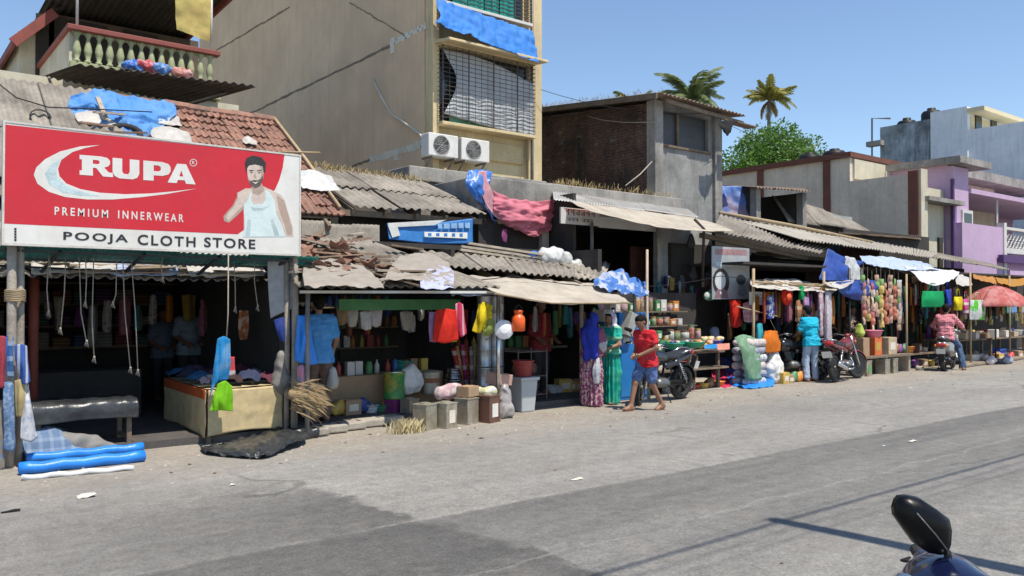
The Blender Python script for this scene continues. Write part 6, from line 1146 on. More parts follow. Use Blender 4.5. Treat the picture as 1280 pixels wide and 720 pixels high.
hang('pink_white_bag', [[(372, 458, 9.8), (378, 456, 9.76), (384, 460, 9.8)], [(371, 474, 9.8), (378, 474, 9.72), (385, 476, 9.78)], [(372, 486, 9.8), (378, 488, 9.74), (384, 485, 9.8)]], cloth_mat('pink teal bag', (.7, .3, .4), (.1, .4, .5), 7, 'noise'), 'pink and teal bag hanging low on the store post', 'bag', .02, 8, 4)
bundle('grey_bag', aY(352, 455, 10.12), [((0, 0, .1), (0, 0, -.22), .07, .12), ((0, 0, -.22), (.03, 0, -.3), .12, .1)], M('grey dusty canvas', (.22, .2, .18), .85, .2), 'dusty grey bag hanging at the right post of the store', 'bag', .03, 8, 4)
st = thing('straw_broom_bundle', 'bundle of straw brooms hung at the household store corner', 'broom', aY(392, 500, 9.72)); STRAW = M('broom straw', (.34, .24, .125), .85, .2, 9, 0, rnd=.2); rd = random.Random(3); mb = MB(); o_ = aY(372, 494, 9.75)
for k in range(420):
 a = rd.gauss(-.3, .2); e = rd.gauss(0, .15); l = rd.uniform(.2, .34); d = V((math.cos(a) * .95, e, math.sin(a))); s_ = o_ + V((rd.uniform(-.1, .15), rd.gauss(0, .04), rd.gauss(0, .07))); wv = V((0, .3, 1)).normalized() * .003; mb.add([s_ - wv, s_ + wv, s_ + d * l * .6 + wv + V((0, 0, -.01)), s_ + d * l + V((0, 0, -.05))], [(0, 1, 2), (0, 2, 3)])
stuff(obj('bristles', mb, STRAW, st)); mb = MB(); mb.tube([o_ + V((-.12, 0, .02)), o_ + V((.16, 0, -.03))], .06, 8, r2=.085); obj('binding', mb, STRAW, st, True)
p = aZ(508, 540); o = grass('grass_bundle', [p + V((-.14, 0, 0)), p + V((.14, -.03, 0))], 420, .06, .2, 4, 'small heap of pale dry grass before the tins', .07, M('pale straw', (.55, .46, .26), .9, .2))
p = aZ(384, 548); bundle('black_bag', p, [((-.1, 0, .06), (.1, .03, .06), .08, .07)], BPL, 'small crumpled black bag at the foot of the store post', 'bag', .04, 9, 4)
rk = thing('wire_rack', 'dark wire rack with pots inside the hardware shop', 'rack', (8.7, 10.6, 0)); mb = MB()
for x in (8.3, 8.9):
 for y in (10.35, 10.75): mb.tube([(x, y, 0), (x, y, .95)], .012, 6)
obj('upright', mb, STEEL, rk, True)
for z in (.2, .5, .9):
 mb = MB()
 for k in range(7): mb.tube([(8.3 + k * .1, 10.35, z), (8.3 + k * .1, 10.75, z)], .005, 4)
 mb.tube([(8.3, 10.35, z), (8.9, 10.35, z)], .008, 4); mb.tube([(8.3, 10.75, z), (8.9, 10.75, z)], .008, 4); obj('wire_shelf', mb, STEEL, rk)
for k in range(4):
 mb = MB(); r_ = .12 - .01 * k; mb.lathe((0, 0, 0), [(r_ * .6, 0), (r_, .06), (r_, .14), (r_ * .75, .17), (r_ * .85, .19), (0, .18)], 16); o = tag(obj('pot', mb, M('dark brown pot', (.12, .06, .04), .5, .2), smooth=True), 'dark brown pot on the wire rack, %s of four' % ORD[k], 'pot', 'pots on the wire rack'); o.location = (8.45 + .3 * (k % 2), 10.55, .21 + .3 * (k // 2))
for i, (px, py, d, m_, lab) in enumerate(((757, 402, (.3, .25, .2), PLASW, 'grey white carton hung high above the green-saried woman'), (784, 420, (.2, .2, .42), M('tin grey', (.45, .44, .4), .5, .15, metal=.4), 'tilted grey tin box beside the blue cupboard'))):
 p = aY(px, py, 10.0); t = carton((p.x, 10.05, p.z), d, .2, m_, lab, flap=False)
 if i: t.rotation_euler = (.1, .3, .2)
BLUM = M('blue painted steel', (.02, .2, .55), .45, .12, 4, .12, 30, dirt=(.03, .1, .3), damt=.4)
a = aZ(756, 500); b = aZ(808, 496); t = thing('blue_cupboard', 'tall bright blue steel cupboard behind the parked motorcycle', 'cupboard', (10.75, 10.35, 0))
mb = MB(); mb.b2((10.35, 10.1, 0), (11.1, 10.6, 1.52)); obj('body', mb, BLUM, t, bevel=.015)
mb = MB(); mb.b2((10.37, 10.085, .06), (10.72, 10.1, 1.47)); obj('door', mb, BLUM, t, bevel=.006); mb = MB(); mb.b2((10.735, 10.085, .06), (11.08, 10.1, 1.47)); obj('door', mb, BLUM, t, bevel=.006)
mb = MB(); mb.tube([(10.69, 10.07, .7), (10.69, 10.07, .85)], .01, 5); obj('handle', mb, CHROME, t)
mb = MB(); mb.b2((10.42, 10.08, 1.0), (10.58, 10.085, 1.3)); obj('sticker', mb, LAB, t)
mb = MB(); p = aZ(815, 500); mb.tube([V((10.95, 9.98, 0)), V((10.93, 10.0, 1.2)), aY(809, 312, 10.1)], .03, 8, r2=.022)
tag(obj('bamboo_pole', mb, M('pale bare pole', (.45, .36, .27), .8, .2, 4, .3), smooth=True, base=(10.95, 9.98, 0)), 'pale bare wooden pole rising behind the boy', 'pole')
goods([(8.0 + k * .16, 11.6, .9) for k in range(14)], 'on the dark hardware shop shelf', 'goods in the hardware shop', seed=19)
mb = MB(); mb.b2((7.95, 11.5, .86), (10.4, 11.8, .9)); obj('shelf', mb, WOOD, mc)
# ================================================================== jar and toy shop beside the whitewashed wall
js = thing('jar_shop_counter', 'wooden stall counter loaded with jars and green trays', 'stall', (12.5, 10.6, 0))
jx0, jx1 = 11.15, 13.45
mb = MB(); mb.b2((jx0, 10.25, .72), (jx1, 11.2, .76)); obj('table_top', mb, WOOD, js)
for x in (jx0 + .1, 12.6, jx1 - .1):
 for y in (10.35, 11.1): mb = MB(); mb.b2((x - .03, y - .03, 0), (x + .03, y + .03, .72)); obj('leg', mb, WOOD, js)
for j, (y, z) in enumerate(((10.75, .95), (11.05, 1.22), (11.3, 1.5))):
 mb = MB(); mb.b2((jx0, y - .12, z), (jx1, y + .12, z + .02)); obj('shelf', mb, WOOD, js)
mb = MB(); mb.b2((jx0, 11.45, .1), (jx1 + .6, 11.5, 1.9)); obj('back_board', mb, DARKW, js)
JGL = M('cloudy jar plastic', (.5, .5, .46), .15, .1, 6, 0, trans=.35)
JC = [('yellow', (.45, .36, .1)), ('red', (.32, .07, .05)), ('green', (.14, .22, .1)), ('orange', (.42, .2, .07)), ('white', (.5, .48, .44)), ('brown', (.2, .12, .07)), ('pink', (.42, .24, .26))]
def jar_mesh(r_, h_): return MB().lathe((0, 0, 0), [(r_ * .9, 0), (r_, .01), (r_, h_ * .78), (r_ * .8, h_ * .86), (0, h_ * .86)], 12)
jm = {}
for k, (n, c) in enumerate(JC):
 a = jar_mesh(.085, .26).mesh('jar'); a.materials.append(M('jar sweets ' + n, c, .3, .4, 30, .1, 60, dirt=(.6, .55, .4), damt=.5, dscale=18)); a.polygons.foreach_set('use_smooth', [True] * len(a.polygons))
 l = MB().lathe((0, 0, 0), [(.075, .215), (.078, .22), (.078, .265), (0, .268)], 12).mesh('lid'); l.materials.append(M('jar lid ' + n, JC[(k + 1) % 7][1], .4)); jm[k] = (a, l)
rd = random.Random(4)
for j, (y, z) in enumerate(((10.75, .972), (11.05, 1.242), (11.3, 1.522))):
 for i in range(15):
  x = jx0 + .12 + i * .19
  if x > jx1 - .1 or rd.random() < .16: continue
  k = rd.randrange(7)
  if rd.random() < .3: carton((x, y, z), (.15, .14, rd.uniform(.1, .24)), rd.uniform(-.2, .2), gm[k], 'small %s packet box among the jars, %s shelf, %s from the left' % (GC[k][0], ('lower', 'middle', 'top')[j], ORD[i]), group='packet boxes among the jars', flap=False, stripe=LAB); continue
  t = thing('sweet_jar', '%s lidded jar of %s sweets, %s shelf, %s from the left' % (JC[(k + 1) % 7][0], JC[k][0], ('lower', 'middle', 'top')[j], ORD[i]), 'jar', (x + rd.uniform(-.03, .03), y + rd.uniform(-.05, .03), z), rd.random() * 6, 'jars on the jar shop shelves'); q_ = rd.uniform(.62, 1.12); t.scale = (rd.uniform(.7, 1.1), rd.uniform(.8, 1.1), q_)
  for nm, m_ in zip(('jar_body', 'lid'), jm[k]): link(nm, m_, None, t)
GTR = M('green plastic tray', (.02, .34, .2), .4, .1, 4, .05); BTR = M('blue plastic tray', (.05, .06, .4), .4, .1, 4, .05)
for i, (px, py, m_, r_, lab) in enumerate(((842, 408, GTR, .2, 'round green plastic tray at the left counter edge'), (866, 411, GTR, .22, 'round green plastic tray right of the other green tray'), (893, 412, BTR, .17, 'round dark blue tray at the right counter end'))):
 p = aY(px, py, 10.2); mb = MB(); mb.lathe((0, 0, 0), [(r_ * .8, 0), (r_, .09), (r_ * 1.1, .1), (r_ * 1.1, .11), (r_ * .95, .1), (r_ * .78, .02), (0, .015)], 22); o = tag(obj('plastic_tray', mb, m_, smooth=True), lab, 'tray'); o.location = (p.x, 10.22, .84 + .01 * i)
 for k in range(5):
  mb = MB(); mb.lathe((0, 0, 0), [(0, 0), (.04, .01), (.045, .035), (.03, .06), (0, .065)], 8); q = tag(obj('sweet_packet', mb, gm[(i * 2 + k) % 7], smooth=True), 'small packet in the %s plastic tray, %s of five' % (('left green', 'right green', 'dark blue')[i], ORD[k]), 'packet', 'packets in the trays'); q.location = (p.x + .1 * math.cos(k * 1.25), 10.22 + .1 * math.sin(k * 1.25), .93)
for i, (px, py, d, m_, lab) in enumerate(((845, 434, (.3, .25, .2), M('dim carton', (.24, .2, .15), .85), 'dim carton under the left green tray'), (866, 434, (.26, .25, .22), CARD, 'brown carton under the right green tray'))):
 p = aY(px, py, 10.2); carton((p.x, 10.3, .46), d, .1, m_, lab)
mb = MB(); mb.b2((11.4, 10.12, .42), (13.4, 10.6, .455)); obj('lower_shelf', mb, WOOD, js)
for i in range(9):
 p = aY(872 + i * 3.2, 432 - (i % 3) * 4, 10.2); bundle('snack_packet', (p.x, 10.16 + .03 * (i % 2), p.z), [((-.05, 0, 0), (.05, 0, .01), .05, .05)], cloth_mat('snack foil %d' % (i % 3), [(.62, .4, .1), (.6, .28, .12), (.65, .5, .25)][i % 3], (.6, .5, .35), 12, 'noise', rough=.35, thin=0), 'yellow snack packet in the heap at the counter front, %s from the left' % ORD[i], 'packet', .02, 12, i, group='heaped snack packets')
hang('blue_paper', [[(881, 431, 10.05), (896, 430, 10.05)], [(880, 436, 9.98), (896, 436, 9.98)]], cloth_mat('sky blue cloth'), 'sky blue paper on the low table edge', 'paper', .01, 5, 1, 8, 5)
hang('pink_paper', [[(896, 430, 10.05), (912, 429, 10.05)], [(897, 438, 9.98), (912, 437, 9.98)]], cloth_mat('salmon cloth', (.7, .3, .22)), 'salmon paper on the low table right of the blue paper', 'paper', .01, 5, 2, 8, 5)
for i, (px, py, lab) in enumerate(((835, 351, 'round white wall clock on the whitewashed wall'), (897, 349, 'round pale wall clock beside the poster'), (893, 333, 'small blue clock above the pale clock'))):
 t = thing('wall_clock', lab, 'clock', aY(px, py, 11.98)); r_ = .13 if i < 2 else .1; mb = MB(); mb.lathe((0, 0, 0), [(r_, -.03), (r_, .01), (r_ * .9, .02), (r_ * .88, .012), (0, .012)], 24, (0, -1, 0)); obj('case', mb, [CHROME, M('pale blue case', (.4, .5, .58), .4), M('pale blue case')][i], t, True, world=False)
 mb = MB(); mb.lathe((0, 0, 0), [(r_ * .86, .013), (r_ * .86, .016), (0, .016)], 24, (0, -1, 0)); obj('dial', mb, SWH, t, world=False)
 mb = MB(); mb.beam((0, -.02, 0), (.05, -.02, .06), .012, .004); obj('hand', mb, INK, t, world=False); mb = MB(); mb.beam((0, -.021, 0), (-.02, -.021, .08), .009, .004); obj('hand', mb, INK, t, world=False)
for i, (px, py) in enumerate(((867, 340), (852, 352), (885, 345), (864, 300))):
 p = aY(px, py, 11.95); bundle('dark_bag', p, [((0, 0, .1), (0, 0, -.1), .05, .1)], M('dark grey cloth bag', (.1, .095, .1), .8, .3), 'dark bag hanging on the whitewashed wall, %s from the top right' % ORD[i], 'bag', .03, 9, i, group='dark bags on the whitewashed wall')
t = thing('striped_umbrella_cloth', 'green and white striped folded umbrella above the jars', 'umbrella', aY(892, 368, 11.2)); mb = MB(); p = aY(880, 372, 11.2); q = aY(902, 364, 11.15); mb.lathe(p, [(.01, 0), (.1, .1), (.13, .4), (.02, .55)], 10, (q - p)); obj('canopy', mb, cloth_mat('green white stripes', (.1, .35, .15), (.7, .7, .68), 40, 'stripe'), t, True)
pw = aY(890, 309, 11.05); pe = aY(937, 374, 11.05); X0, X1 = pw.x, pe.x; zt, zb = aY(913, 309, 11.05).z, aY(913, 374, 11.05).z
ps = thing('advert_poster', 'pale advert poster of a woman and jewellery hung at the roof end', 'poster', ((X0 + X1) / 2, 11.05, zb)); PALP = M('pale poster print', (.33, .35, .36), .5, .12, 2, .1, 20, dirt=(.55, .5, .48), damt=.6, dscale=1.5)
mb = MB(); mb.b2((X0, 11.05, zb), (X1, 11.07, zt)); pp_ = obj('sheet', mb, PALP, ps)
def P2(u, v): return (X0 + (X1 - X0) * u, zb + (zt - zb) * v)
def pd(nm, pts, m_, lift): return decal(nm, curve_mesh(nm, [[P2(*q) for q in pts]], .0004), m_, pp_, (0, 11.05, 0), lift=lift)
circ = lambda cx, cy, rx, ry, n=16: [(cx + rx * math.cos(2 * math.pi * j / n), cy + ry * math.sin(2 * math.pi * j / n)) for j in range(n)]
pd('print_band', [(.08, .84), (.92, .86), (.92, .97), (.08, .95)], M('faded red print', (.36, .2, .2), .5, .3, 12), .002); pd('print_band', [(.1, .62), (.95, .64), (.95, .72), (.1, .7)], M('pale blue print'), .002)
pd('printed_hair', circ(.23, .33, .22, .26), HAIRP, .002); pd('printed_face', circ(.21, .35, .14, .17), M('pale face print', (.6, .62, .62), .5), .003); pd('printed_blouse', [(.05, .02), (.42, .02), (.4, .14), (.3, .2), (.12, .18)], M('mauve print', (.25, .15, .18), .5), .0025)
pd('printed_hair', circ(.76, .38, .13, .1), HAIRP, .002); pd('printed_face', [(.66, .1), (.8, .05), (.95, .1), (.85, .3), (.74, .36), (.68, .24)], M('grey blue print', (.2, .25, .3), .5, .3, 8), .0015)
RD = cloth_mat('scarlet cloth'); PKC = cloth_mat('pink checks', (.65, .3, .35), (.7, .6, .6), 60, 'check')
hang('red_bag', [[(912, 376, 10.9), (919, 375, 10.85), (927, 376, 10.9)], [(913, 392, 10.9), (920, 392, 10.8), (926, 392, 10.9)], [(914, 408, 10.9), (920, 410, 10.84), (925, 408, 10.9)]], RD, 'red bag hanging under the advert poster', 'bag', .03, 7, 1)
hang('pink_bag', [[(929, 379, 10.8), (938, 377, 10.75), (947, 379, 10.8)], [(929, 390, 10.8), (938, 390, 10.72), (948, 390, 10.8)], [(930, 402, 10.8), (938, 403, 10.75), (947, 400, 10.8)]], PKC, 'pink and white checked bag right of the red bag', 'bag', .025, 7, 2)
sgp = thing('hanging_sign_card', 'small white card sign with grey lettering hung beside the poster', 'sign', aY(952, 372, 10.6)); a = aY(937, 363, 10.6); b = aY(968, 381, 10.6); mb = MB(); mb.b2((a.x, 10.6, b.z), (b.x, 10.615, a.z - .03)); sc_ = obj('card', mb, SWH, sgp)
for k in range(3): decal('lettering', script(.7 * (b.x - a.x), .05, k, 6), M('grey lettering', (.25, .25, .25), .7), sc_, (a.x + .1, 10.6, b.z + .04 + k * .075))
mb = MB(); mb.tube([(a.x + .05, 10.6, a.z - .03), (a.x + .05, 10.6, a.z + .25)], .004, 4); mb.tube([(b.x - .05, 10.6, a.z - .03), (b.x - .05, 10.6, a.z + .25)], .004, 4); obj('string', mb, ROPE, sgp)
SKM = [cloth_mat('striped ticking', (.4, .42, .46), (.6, .58, .58), 60, 'stripe', thin=0), cloth_mat('grey quilt', (.36, .36, .4), (.22, .24, .3), 10, 'noise', thin=0), cloth_mat('pale quilt', (.55, .5, .46), (.4, .34, .34), 10, 'noise', thin=0)]
p = aZ(925, 480); px_ = p.x
for i in range(6):
 bundle('folded_quilt', (px_ - .1 + .03 * (i % 2), 10.32, .1 + i * .155), [((-.3, -.12, 0), (.25, -.12, 0), .085, .085), ((-.3, .12, 0), (.25, .12, 0), .085, .085)], SKM[i % 3], 'folded quilt in the stack under the green cloth, %s from the bottom' % ORD[i], 'quilt', .02, 7, i, .03, .1, group='stack of folded quilts')
hang('green_cloth', [[(918, 422, 10.2), (930, 418, 10.2), (946, 424, 10.25)], [(926, 440, 10.12), (936, 440, 10.05), (949, 444, 10.15)], [(932, 474, 10.12), (942, 476, 10.05), (952, 474, 10.15)]], cloth_mat('pale green cloth', (.2, .36, .22), (.28, .42, .3), 5, 'noise'), 'pale green cloth draped over the quilt stack', 'cloth', .05, 5, 3)
bundle('standing_roll', aZ(908, 476) + V((.05, .35, .75)), [((0, 0, 0), (0, 0, .32), .1, .1)], cloth_mat('green white blue roll', (.42, .5, .65), (.2, .5, .12), 5, 'stripe'), 'pale blue and green roll standing behind the quilts', 'roll', .015, 8, 2)
for nm, pts, m_, lab, sd_ in (('blue_ground_tarp', [[(884, 470), (905, 466), (938, 472)], [(884, 477), (910, 476), (942, 479)], [(888, 484), (912, 486), (942, 483)]], M('bright blue plastic roll'), 'bright blue sheet spread on the ground before the quilts', 1), ('red_ground_cloth', [[(866, 472), (878, 468), (890, 470)], [(866, 478), (878, 476), (890, 478)], [(868, 485), (880, 486), (892, 484)]], cloth_mat('scarlet pink cloth', (.62, .04, .12)), 'red cloth on the ground left of the blue sheet', 2), ('blue_small_tarp', [[(878, 466), (894, 462), (910, 466)], [(880, 472), (896, 470), (912, 472)]], cloth_mat('blue red print', (.05, .22, .6), (.5, .06, .1), 4), 'small blue and red cloth heap behind the red cloth', 3)):
 rows = [[aZ(a, b) + V((0, 0, (.26, .17, .06)[j] if len(pts) > 2 else .42 - .12 * j)) + V((.25, -.32, 0)) for a, b in r] for j, r in enumerate(pts)]; tag(obj(nm, cloth(rows, 26, 16, .045, 5, sd_, True), m_, smooth=True, solid=.004, base=rows[1][1]), lab, 'cloth')
mb = MB(); p = aZ(905, 484); q = aZ(868, 487); mb.add([aZ(864, 490) + V((0, 0, .01)), aZ(948, 484) + V((0, 0, .01)), aZ(945, 472) + V((0, 0, .06)), aZ(866, 476) + V((0, 0, .06))], [(0, 1, 2, 3)]); tag(obj('ground_mat', mb, PLINTH, solid=.02, base=p), 'flat grey mat under the blue and red sheets', 'mat')
sack(aZ(966, 479), (.52, .42, .68), SACKW, 'full white woven sack standing at the road edge', seed=5, rz=.2, lump=.035)
bundle('grey_sack', aZ(990, 472) + V((.2, .25, .18)), [((-.3, 0, 0), (.3, 0, .0), .2, .17), ((-.1, 0, .1), (.1, 0, .08), .15, .15)], M('grey sacking', (.25, .24, .22), .9, .2, 6, .4, 40), 'grey tied sack lying behind the white sack', 'sack', .05, 6, 5)
mb = MB(); mb.prism([aZ(938, 484), aZ(1010, 474), aZ(1012, 470), aZ(940, 478)], (0, 0, .06)); tag(obj('kerb_stone', mb, PLINTH, bevel=.02, base=aZ(975, 478)), 'low worn kerb stone beside the white sack', 'kerb')
# ================================================================== bag and clothes stall under the torn white awning
bs = thing('bag_stall', 'narrow dark stall with pole frame hung with bags', 'stall', (16, 10.6, 0))
for px, py in ((941, 481), (1042, 473)):
 p = aZ(px, py); mb = MB(); mb.tube([(p.x, 10.35, 0), (p.x + .02, 10.35, 2.4)], .03); obj('post', mb, BAMB, bs, True)
x0_, x1_ = aZ(941, 481).x, aZ(1042, 473).x
mb = MB(); mb.tube([(x0_, 10.35, 2.12), (x1_ + .2, 10.35, 2.06)], .025); obj('crossbar', mb, BAMB, bs, True)
mb = MB(); mb.tube([(x0_ - .5, 10.4, 1.62), (x0_ + .9, 10.38, 1.4)], .015, 6); obj('crossbar', mb, BAMB, bs, True)
mb = MB(); mb.b2((14.4, 12.6, 0), (20, 12.7, 2.8)); obj('rear_wall', mb, DARKW, bs)
hang('torn_white_awning', [[(936, 348, 10.9), (970, 346, 10.9), (1010, 350, 10.9), (1050, 356, 10.9)], [(938, 353, 10.5), (975, 350, 10.5), (1015, 355, 10.5), (1048, 360, 10.5)], [(942, 356, 10.2), (968, 360, 10.15), (1010, 362, 10.2), (1040, 366, 10.2)]], M('torn white canvas', (.48, .44, .39), .8, .15, 4, .3, 15, dirt=(.36, .3, .24), damt=.5), 'torn dirty white canvas over the bag stall', 'awning', .05, 2.6, 3, 40, 14, True)
for i in range(6):
 p = aY(955 + i * 16, 350 + i * 1.6, 10.3); mb = MB(); mb.tube([p, p + V((.5, -.1, -.12 + .04 * i))], .012, 5); tag(obj('awning_stick', mb, BAMB, smooth=True, base=p), 'thin stick poking from the torn white awning, %s from the left' % ORD[i], 'stick', 'sticks of the torn awning')
BG = [('orange_bag', 953, 975, 414, 440, 10.2, ('orange bag cloth', (.75, .2, .02)), 'plain orange carry bag hanging low on a hook'), ('teal_bag', 945, 954, 405, 430, 10.3, ('teal bag cloth', (.05, .4, .48)), 'narrow teal bag left of the orange bag'), ('blue_bag', 958, 968, 370, 398, 10.4, ('royal blue cloth', (.05, .1, .45), (.7, .7, .7), 8, 'noise'), 'royal blue bag behind the white card sign'), ('green_pouch', 998, 1006, 358, 374, 10.3, ('emerald plastic', (.02, .4, .12)), 'small emerald pouch hanging under the torn awning'), ('brown_strip', 994, 1003, 376, 402, 10.3, ('brown orange strip', (.4, .2, .1), (.6, .4, .25), 25, 'hstripe'), 'brown patterned strip hanging below the emerald pouch'), ('lilac_pouch', 1003, 1012, 372, 390, 10.3, ('lilac cloth', (.4, .25, .45)), 'lilac pouch right of the emerald pouch'), ('clear_bag', 996, 1006, 400, 417, 10.3, ('pale grey plastic bag', (.42, .48, .5)), 'pale clear bag at the bottom of the brown strip'), ('pink_scarf', 1022, 1030, 364, 420, 10.25, ('pink grey scarf', (.5, .32, .38), (.65, .6, .6), 12, 'noise'), 'long pink grey scarf hanging behind the man in turquoise'), ('white_scarf', 1030, 1040, 366, 438, 10.22, ('white print scarf', (.62, .58, .6), (.45, .3, .4), 18, 'spots'), 'long white printed scarf at the right of the bag stall'), ('dark_dress', 968, 976, 375, 425, 10.7, ('navy dress', (.02, .025, .05)), 'long navy dress in the shade of the bag stall'), ('black_dress', 978, 992, 385, 440, 10.8, ('black dress cloth', (.015, .015, .02)), 'long black dress hanging in the middle of the stall')]
for i, (nm, a, b, c, d, Y_, cm, lab) in enumerate(BG):
 m1 = (a + b) / 2; w_ = (b - a) / 2; hang(nm, [[(m1 - w_ * .7, c, Y_), (m1, c - 1, Y_ - .03), (m1 + w_ * .7, c, Y_)], [(m1 - w_, (c + d) / 2, Y_), (m1, (c + d) / 2, Y_ - .09), (m1 + w_, (c + d) / 2, Y_)], [(m1 - w_, d, Y_), (m1, d + 1, Y_ - .05), (m1 + w_, d - 1, Y_)]], cloth_mat(*cm), lab, nm.split('_')[-1], .03, 7, i, 12, 14)
 if 'bag' in nm and i < 3: pass
t = thing('red_paper_fan', 'round red paper face decoration under the torn awning', 'decoration', aY(983, 370, 10.3)); mb = MB(); mb.lathe((0, 0, 0), [(.2, 0), (.2, .02), (.12, .04), (0, .05)], 20, (0, -1, 0)); obj('disc', mb, cloth_mat('scarlet cloth'), t, True, world=False); mb = MB(); mb.lathe((0, -.05, -.02), [(.09, 0), (.07, .03), (0, .035)], 14, (0, -1, 0)); obj('centre', mb, M('orange plastic'), t, True, world=False)
mb = MB(); mb.tube([aY(963, 400, 10.2), aY(970, 414, 10.2)], .006, 4); mb.tube([aY(962, 440, 10.2), aY(963, 447, 10.2)], .02, 5); tag(obj('bag_strap', mb, ROPE, base=aY(963, 414, 10.2)), 'rope strap of the orange carry bag', 'strap')
TBL = M('dark blue tarpaulin', (.015, .05, .26), .5, .25, 3, .3, 10, dirt=(.06, .12, .35), damt=.4)
hang('dark_blue_tarp', [[(1037, 310, 10.6), (1060, 322, 10.6), (1082, 326, 10.6)], [(1030, 332, 10.5), (1050, 336, 10.4), (1070, 340, 10.5)], [(1025, 349, 10.4), (1045, 351, 10.35), (1068, 349, 10.4)]], TBL, 'dark blue tarp stretched steeply above the bag stall', 'tarp', .04, 3, 4, 26, 18, True)
hang('grey_tarp_flap', [[(1057, 320, 10.5), (1070, 322, 10.5)], [(1058, 335, 10.45), (1076, 338, 10.45)], [(1062, 350, 10.4), (1078, 350, 10.4)]], M('grey plastic sheet'), 'grey plastic flap right of the dark blue tarp', 'plastic sheet', .04, 4, 5, 14, 12, True)
hang('low_blue_tarp', [[(1046, 352, 10.2), (1075, 350, 10.2), (1100, 350, 10.2)], [(1050, 364, 10.15), (1075, 366, 10.1), (1098, 362, 10.15)], [(1056, 372, 10.2), (1076, 376, 10.15), (1094, 370, 10.2)]], TBL, 'dark blue tarp sagging below the sticks', 'tarp', .05, 4, 6, 24, 14, True)
hang('cream_plastic', [[(1030, 352, 10.3), (1055, 350, 10.3), (1068, 348, 10.3)], [(1036, 356, 10.1), (1052, 360, 10.05), (1066, 352, 10.1)]], PLASW, 'small cream plastic piece below the steep blue tarp', 'plastic sheet', .03, 6, 6, 14, 8, True)
# ================================================================== snack shop
sn = thing('snack_shop', 'dark snack shop with hanging packet strips and plank bench', 'shop', (19, 10.6, 0))
for px in (1046, 1083, 1132):
 p = aZ(px, 468); mb = MB(); mb.tube([(p.x, 10.3, 0), (p.x, 10.3, 2.5)], .03); obj('post', mb, DARKST, sn, True)
mb = MB(); mb.b2((16.9, 12.6, 0), (36, 12.7, 2.7)); obj('rear_wall', mb, DARKW, sn)
mb = MB(); mb.b2((14.4, 10.5, 2.5), (34, 12.7, 2.55)); obj('ceiling', mb, DARKW, sn)
bx_a, bx_b = aY(1072, 440, 10.0).x, aY(1138, 440, 10.0).x
mb = MB(); mb.b2((bx_a, 9.9, .4), (bx_b, 10.4, .45)); obj('bench_plank', mb, WOOD, sn)
for x in (bx_a + .15, (bx_a + bx_b) / 2, bx_b - .15): mb = MB(); mb.b2((x - .05, 9.95, 0), (x + .05, 10.35, .4)); obj('bench_leg', mb, PLINTH, sn)
for i, (px, py, d, m_, st_, lab) in enumerate(((1078, 441, (.3, .3, .42), CARD, None, 'brown carton at the left end of the plank bench'), (1093, 440, (.36, .3, .42), M('orange snack carton', (.62, .14, .04), .7, .25, 5), M('goods yellow'), 'orange printed carton in the middle of the plank bench'), (1111, 441, (.44, .3, .4), M('tan carton', (.46, .36, .24), .85), LAB, 'tan carton at the right of the plank bench'))):
 p = aY(px, py, 10.1); carton((p.x, 10.15, .45), d, .05, m_, lab, stripe=st_)
for i, (px, lab) in enumerate(((1084, 'pale tin with green label under the plank bench'), (1107, 'pale tin under the right of the plank bench'), (1117, 'plain tin at the end under the plank bench'))):
 p = aY(px, 455, 9.95); tin((p.x, 10.02, 0), (.25, .25, .36), .05, lab, M('green label', (.1, .3, .1), .7) if i == 0 else None)
p = aY(1094, 418, 10.1); tub((p.x, 10.15, .88), .22, .16, M('pink plastic', (.68, .2, .3), .4), 'pink plastic tub on the orange carton')
p = aY(1077, 415, 10.1); bundle('green_bottle_bag', (p.x, 10.15, 1.0), [((0, 0, 0), (0, 0, .14), .12, .07)], M('lime plastic bag', (.4, .5, .08), .4), 'lime green bag standing on the brown carton', 'bag', .02, 9, 1)
rd = random.Random(9); pk = {}
for k in range(6):
 mb = cloth([[(-.06, 0, .09), (0, -.025, .09), (.06, 0, .09)], [(-.065, -.01, 0), (0, -.045, 0), (.065, -.01, 0)], [(-.06, 0, -.09), (0, -.025, -.09), (.06, 0, -.09)]], 6, 6, .008, 20, k); me = mb.mesh('packet'); c = [(.5, .12, .08), (.6, .42, .1), (.16, .4, .1), (.5, .3, .22), (.62, .5, .4), (.4, .05, .12)][k]
 me.materials.append(M('foil packet %d' % k, c, .35, .25, 14, .2, 20, dirt=(.65, .55, .3), damt=.5, dscale=12)); me.polygons.foreach_set('use_smooth', [True] * len(me.polygons)); pk[k] = me
def strip(px, py0, n, Y_, label, sc=1.0):
 p = aY(px, py0, Y_); t = thing('packet_strip', label, 'snack strip', p, group='hanging snack packet strips'); mb = MB(); mb.tube([(0, 0, .3), (0, 0, -.17 * n * sc)], .004, 4); obj('string', mb, ROPE, t, world=False); k = rd.randrange(6)
 for i in range(n):
  o = bpy.data.objects.new('packet', pk[k if rd.random() < .6 else rd.randrange(6)]); COL.objects.link(o); o.parent = t; o.location = (rd.uniform(-.02, .02), -.02 * (i % 2), -.165 * i * sc - .08); o.rotation_euler = (rd.uniform(-.15, .15), rd.uniform(-.12, .12), rd.uniform(-.7, .4)); o.scale = (sc, sc, sc)
for i in range(9): strip(1079 + i * 5.5, 344 + (i % 3) * 5, 7 - (i % 2), 10.15 + .06 * (i % 2), 'strip of bright snack packets before the snack shop, %s from the left' % ORD[i])
for i in range(5): strip(1142 + i * 5, 345 + (i % 2) * 4, 3, 10.4, 'dim packet strip between snack shop and scooter, %s from the left' % ORD[i])
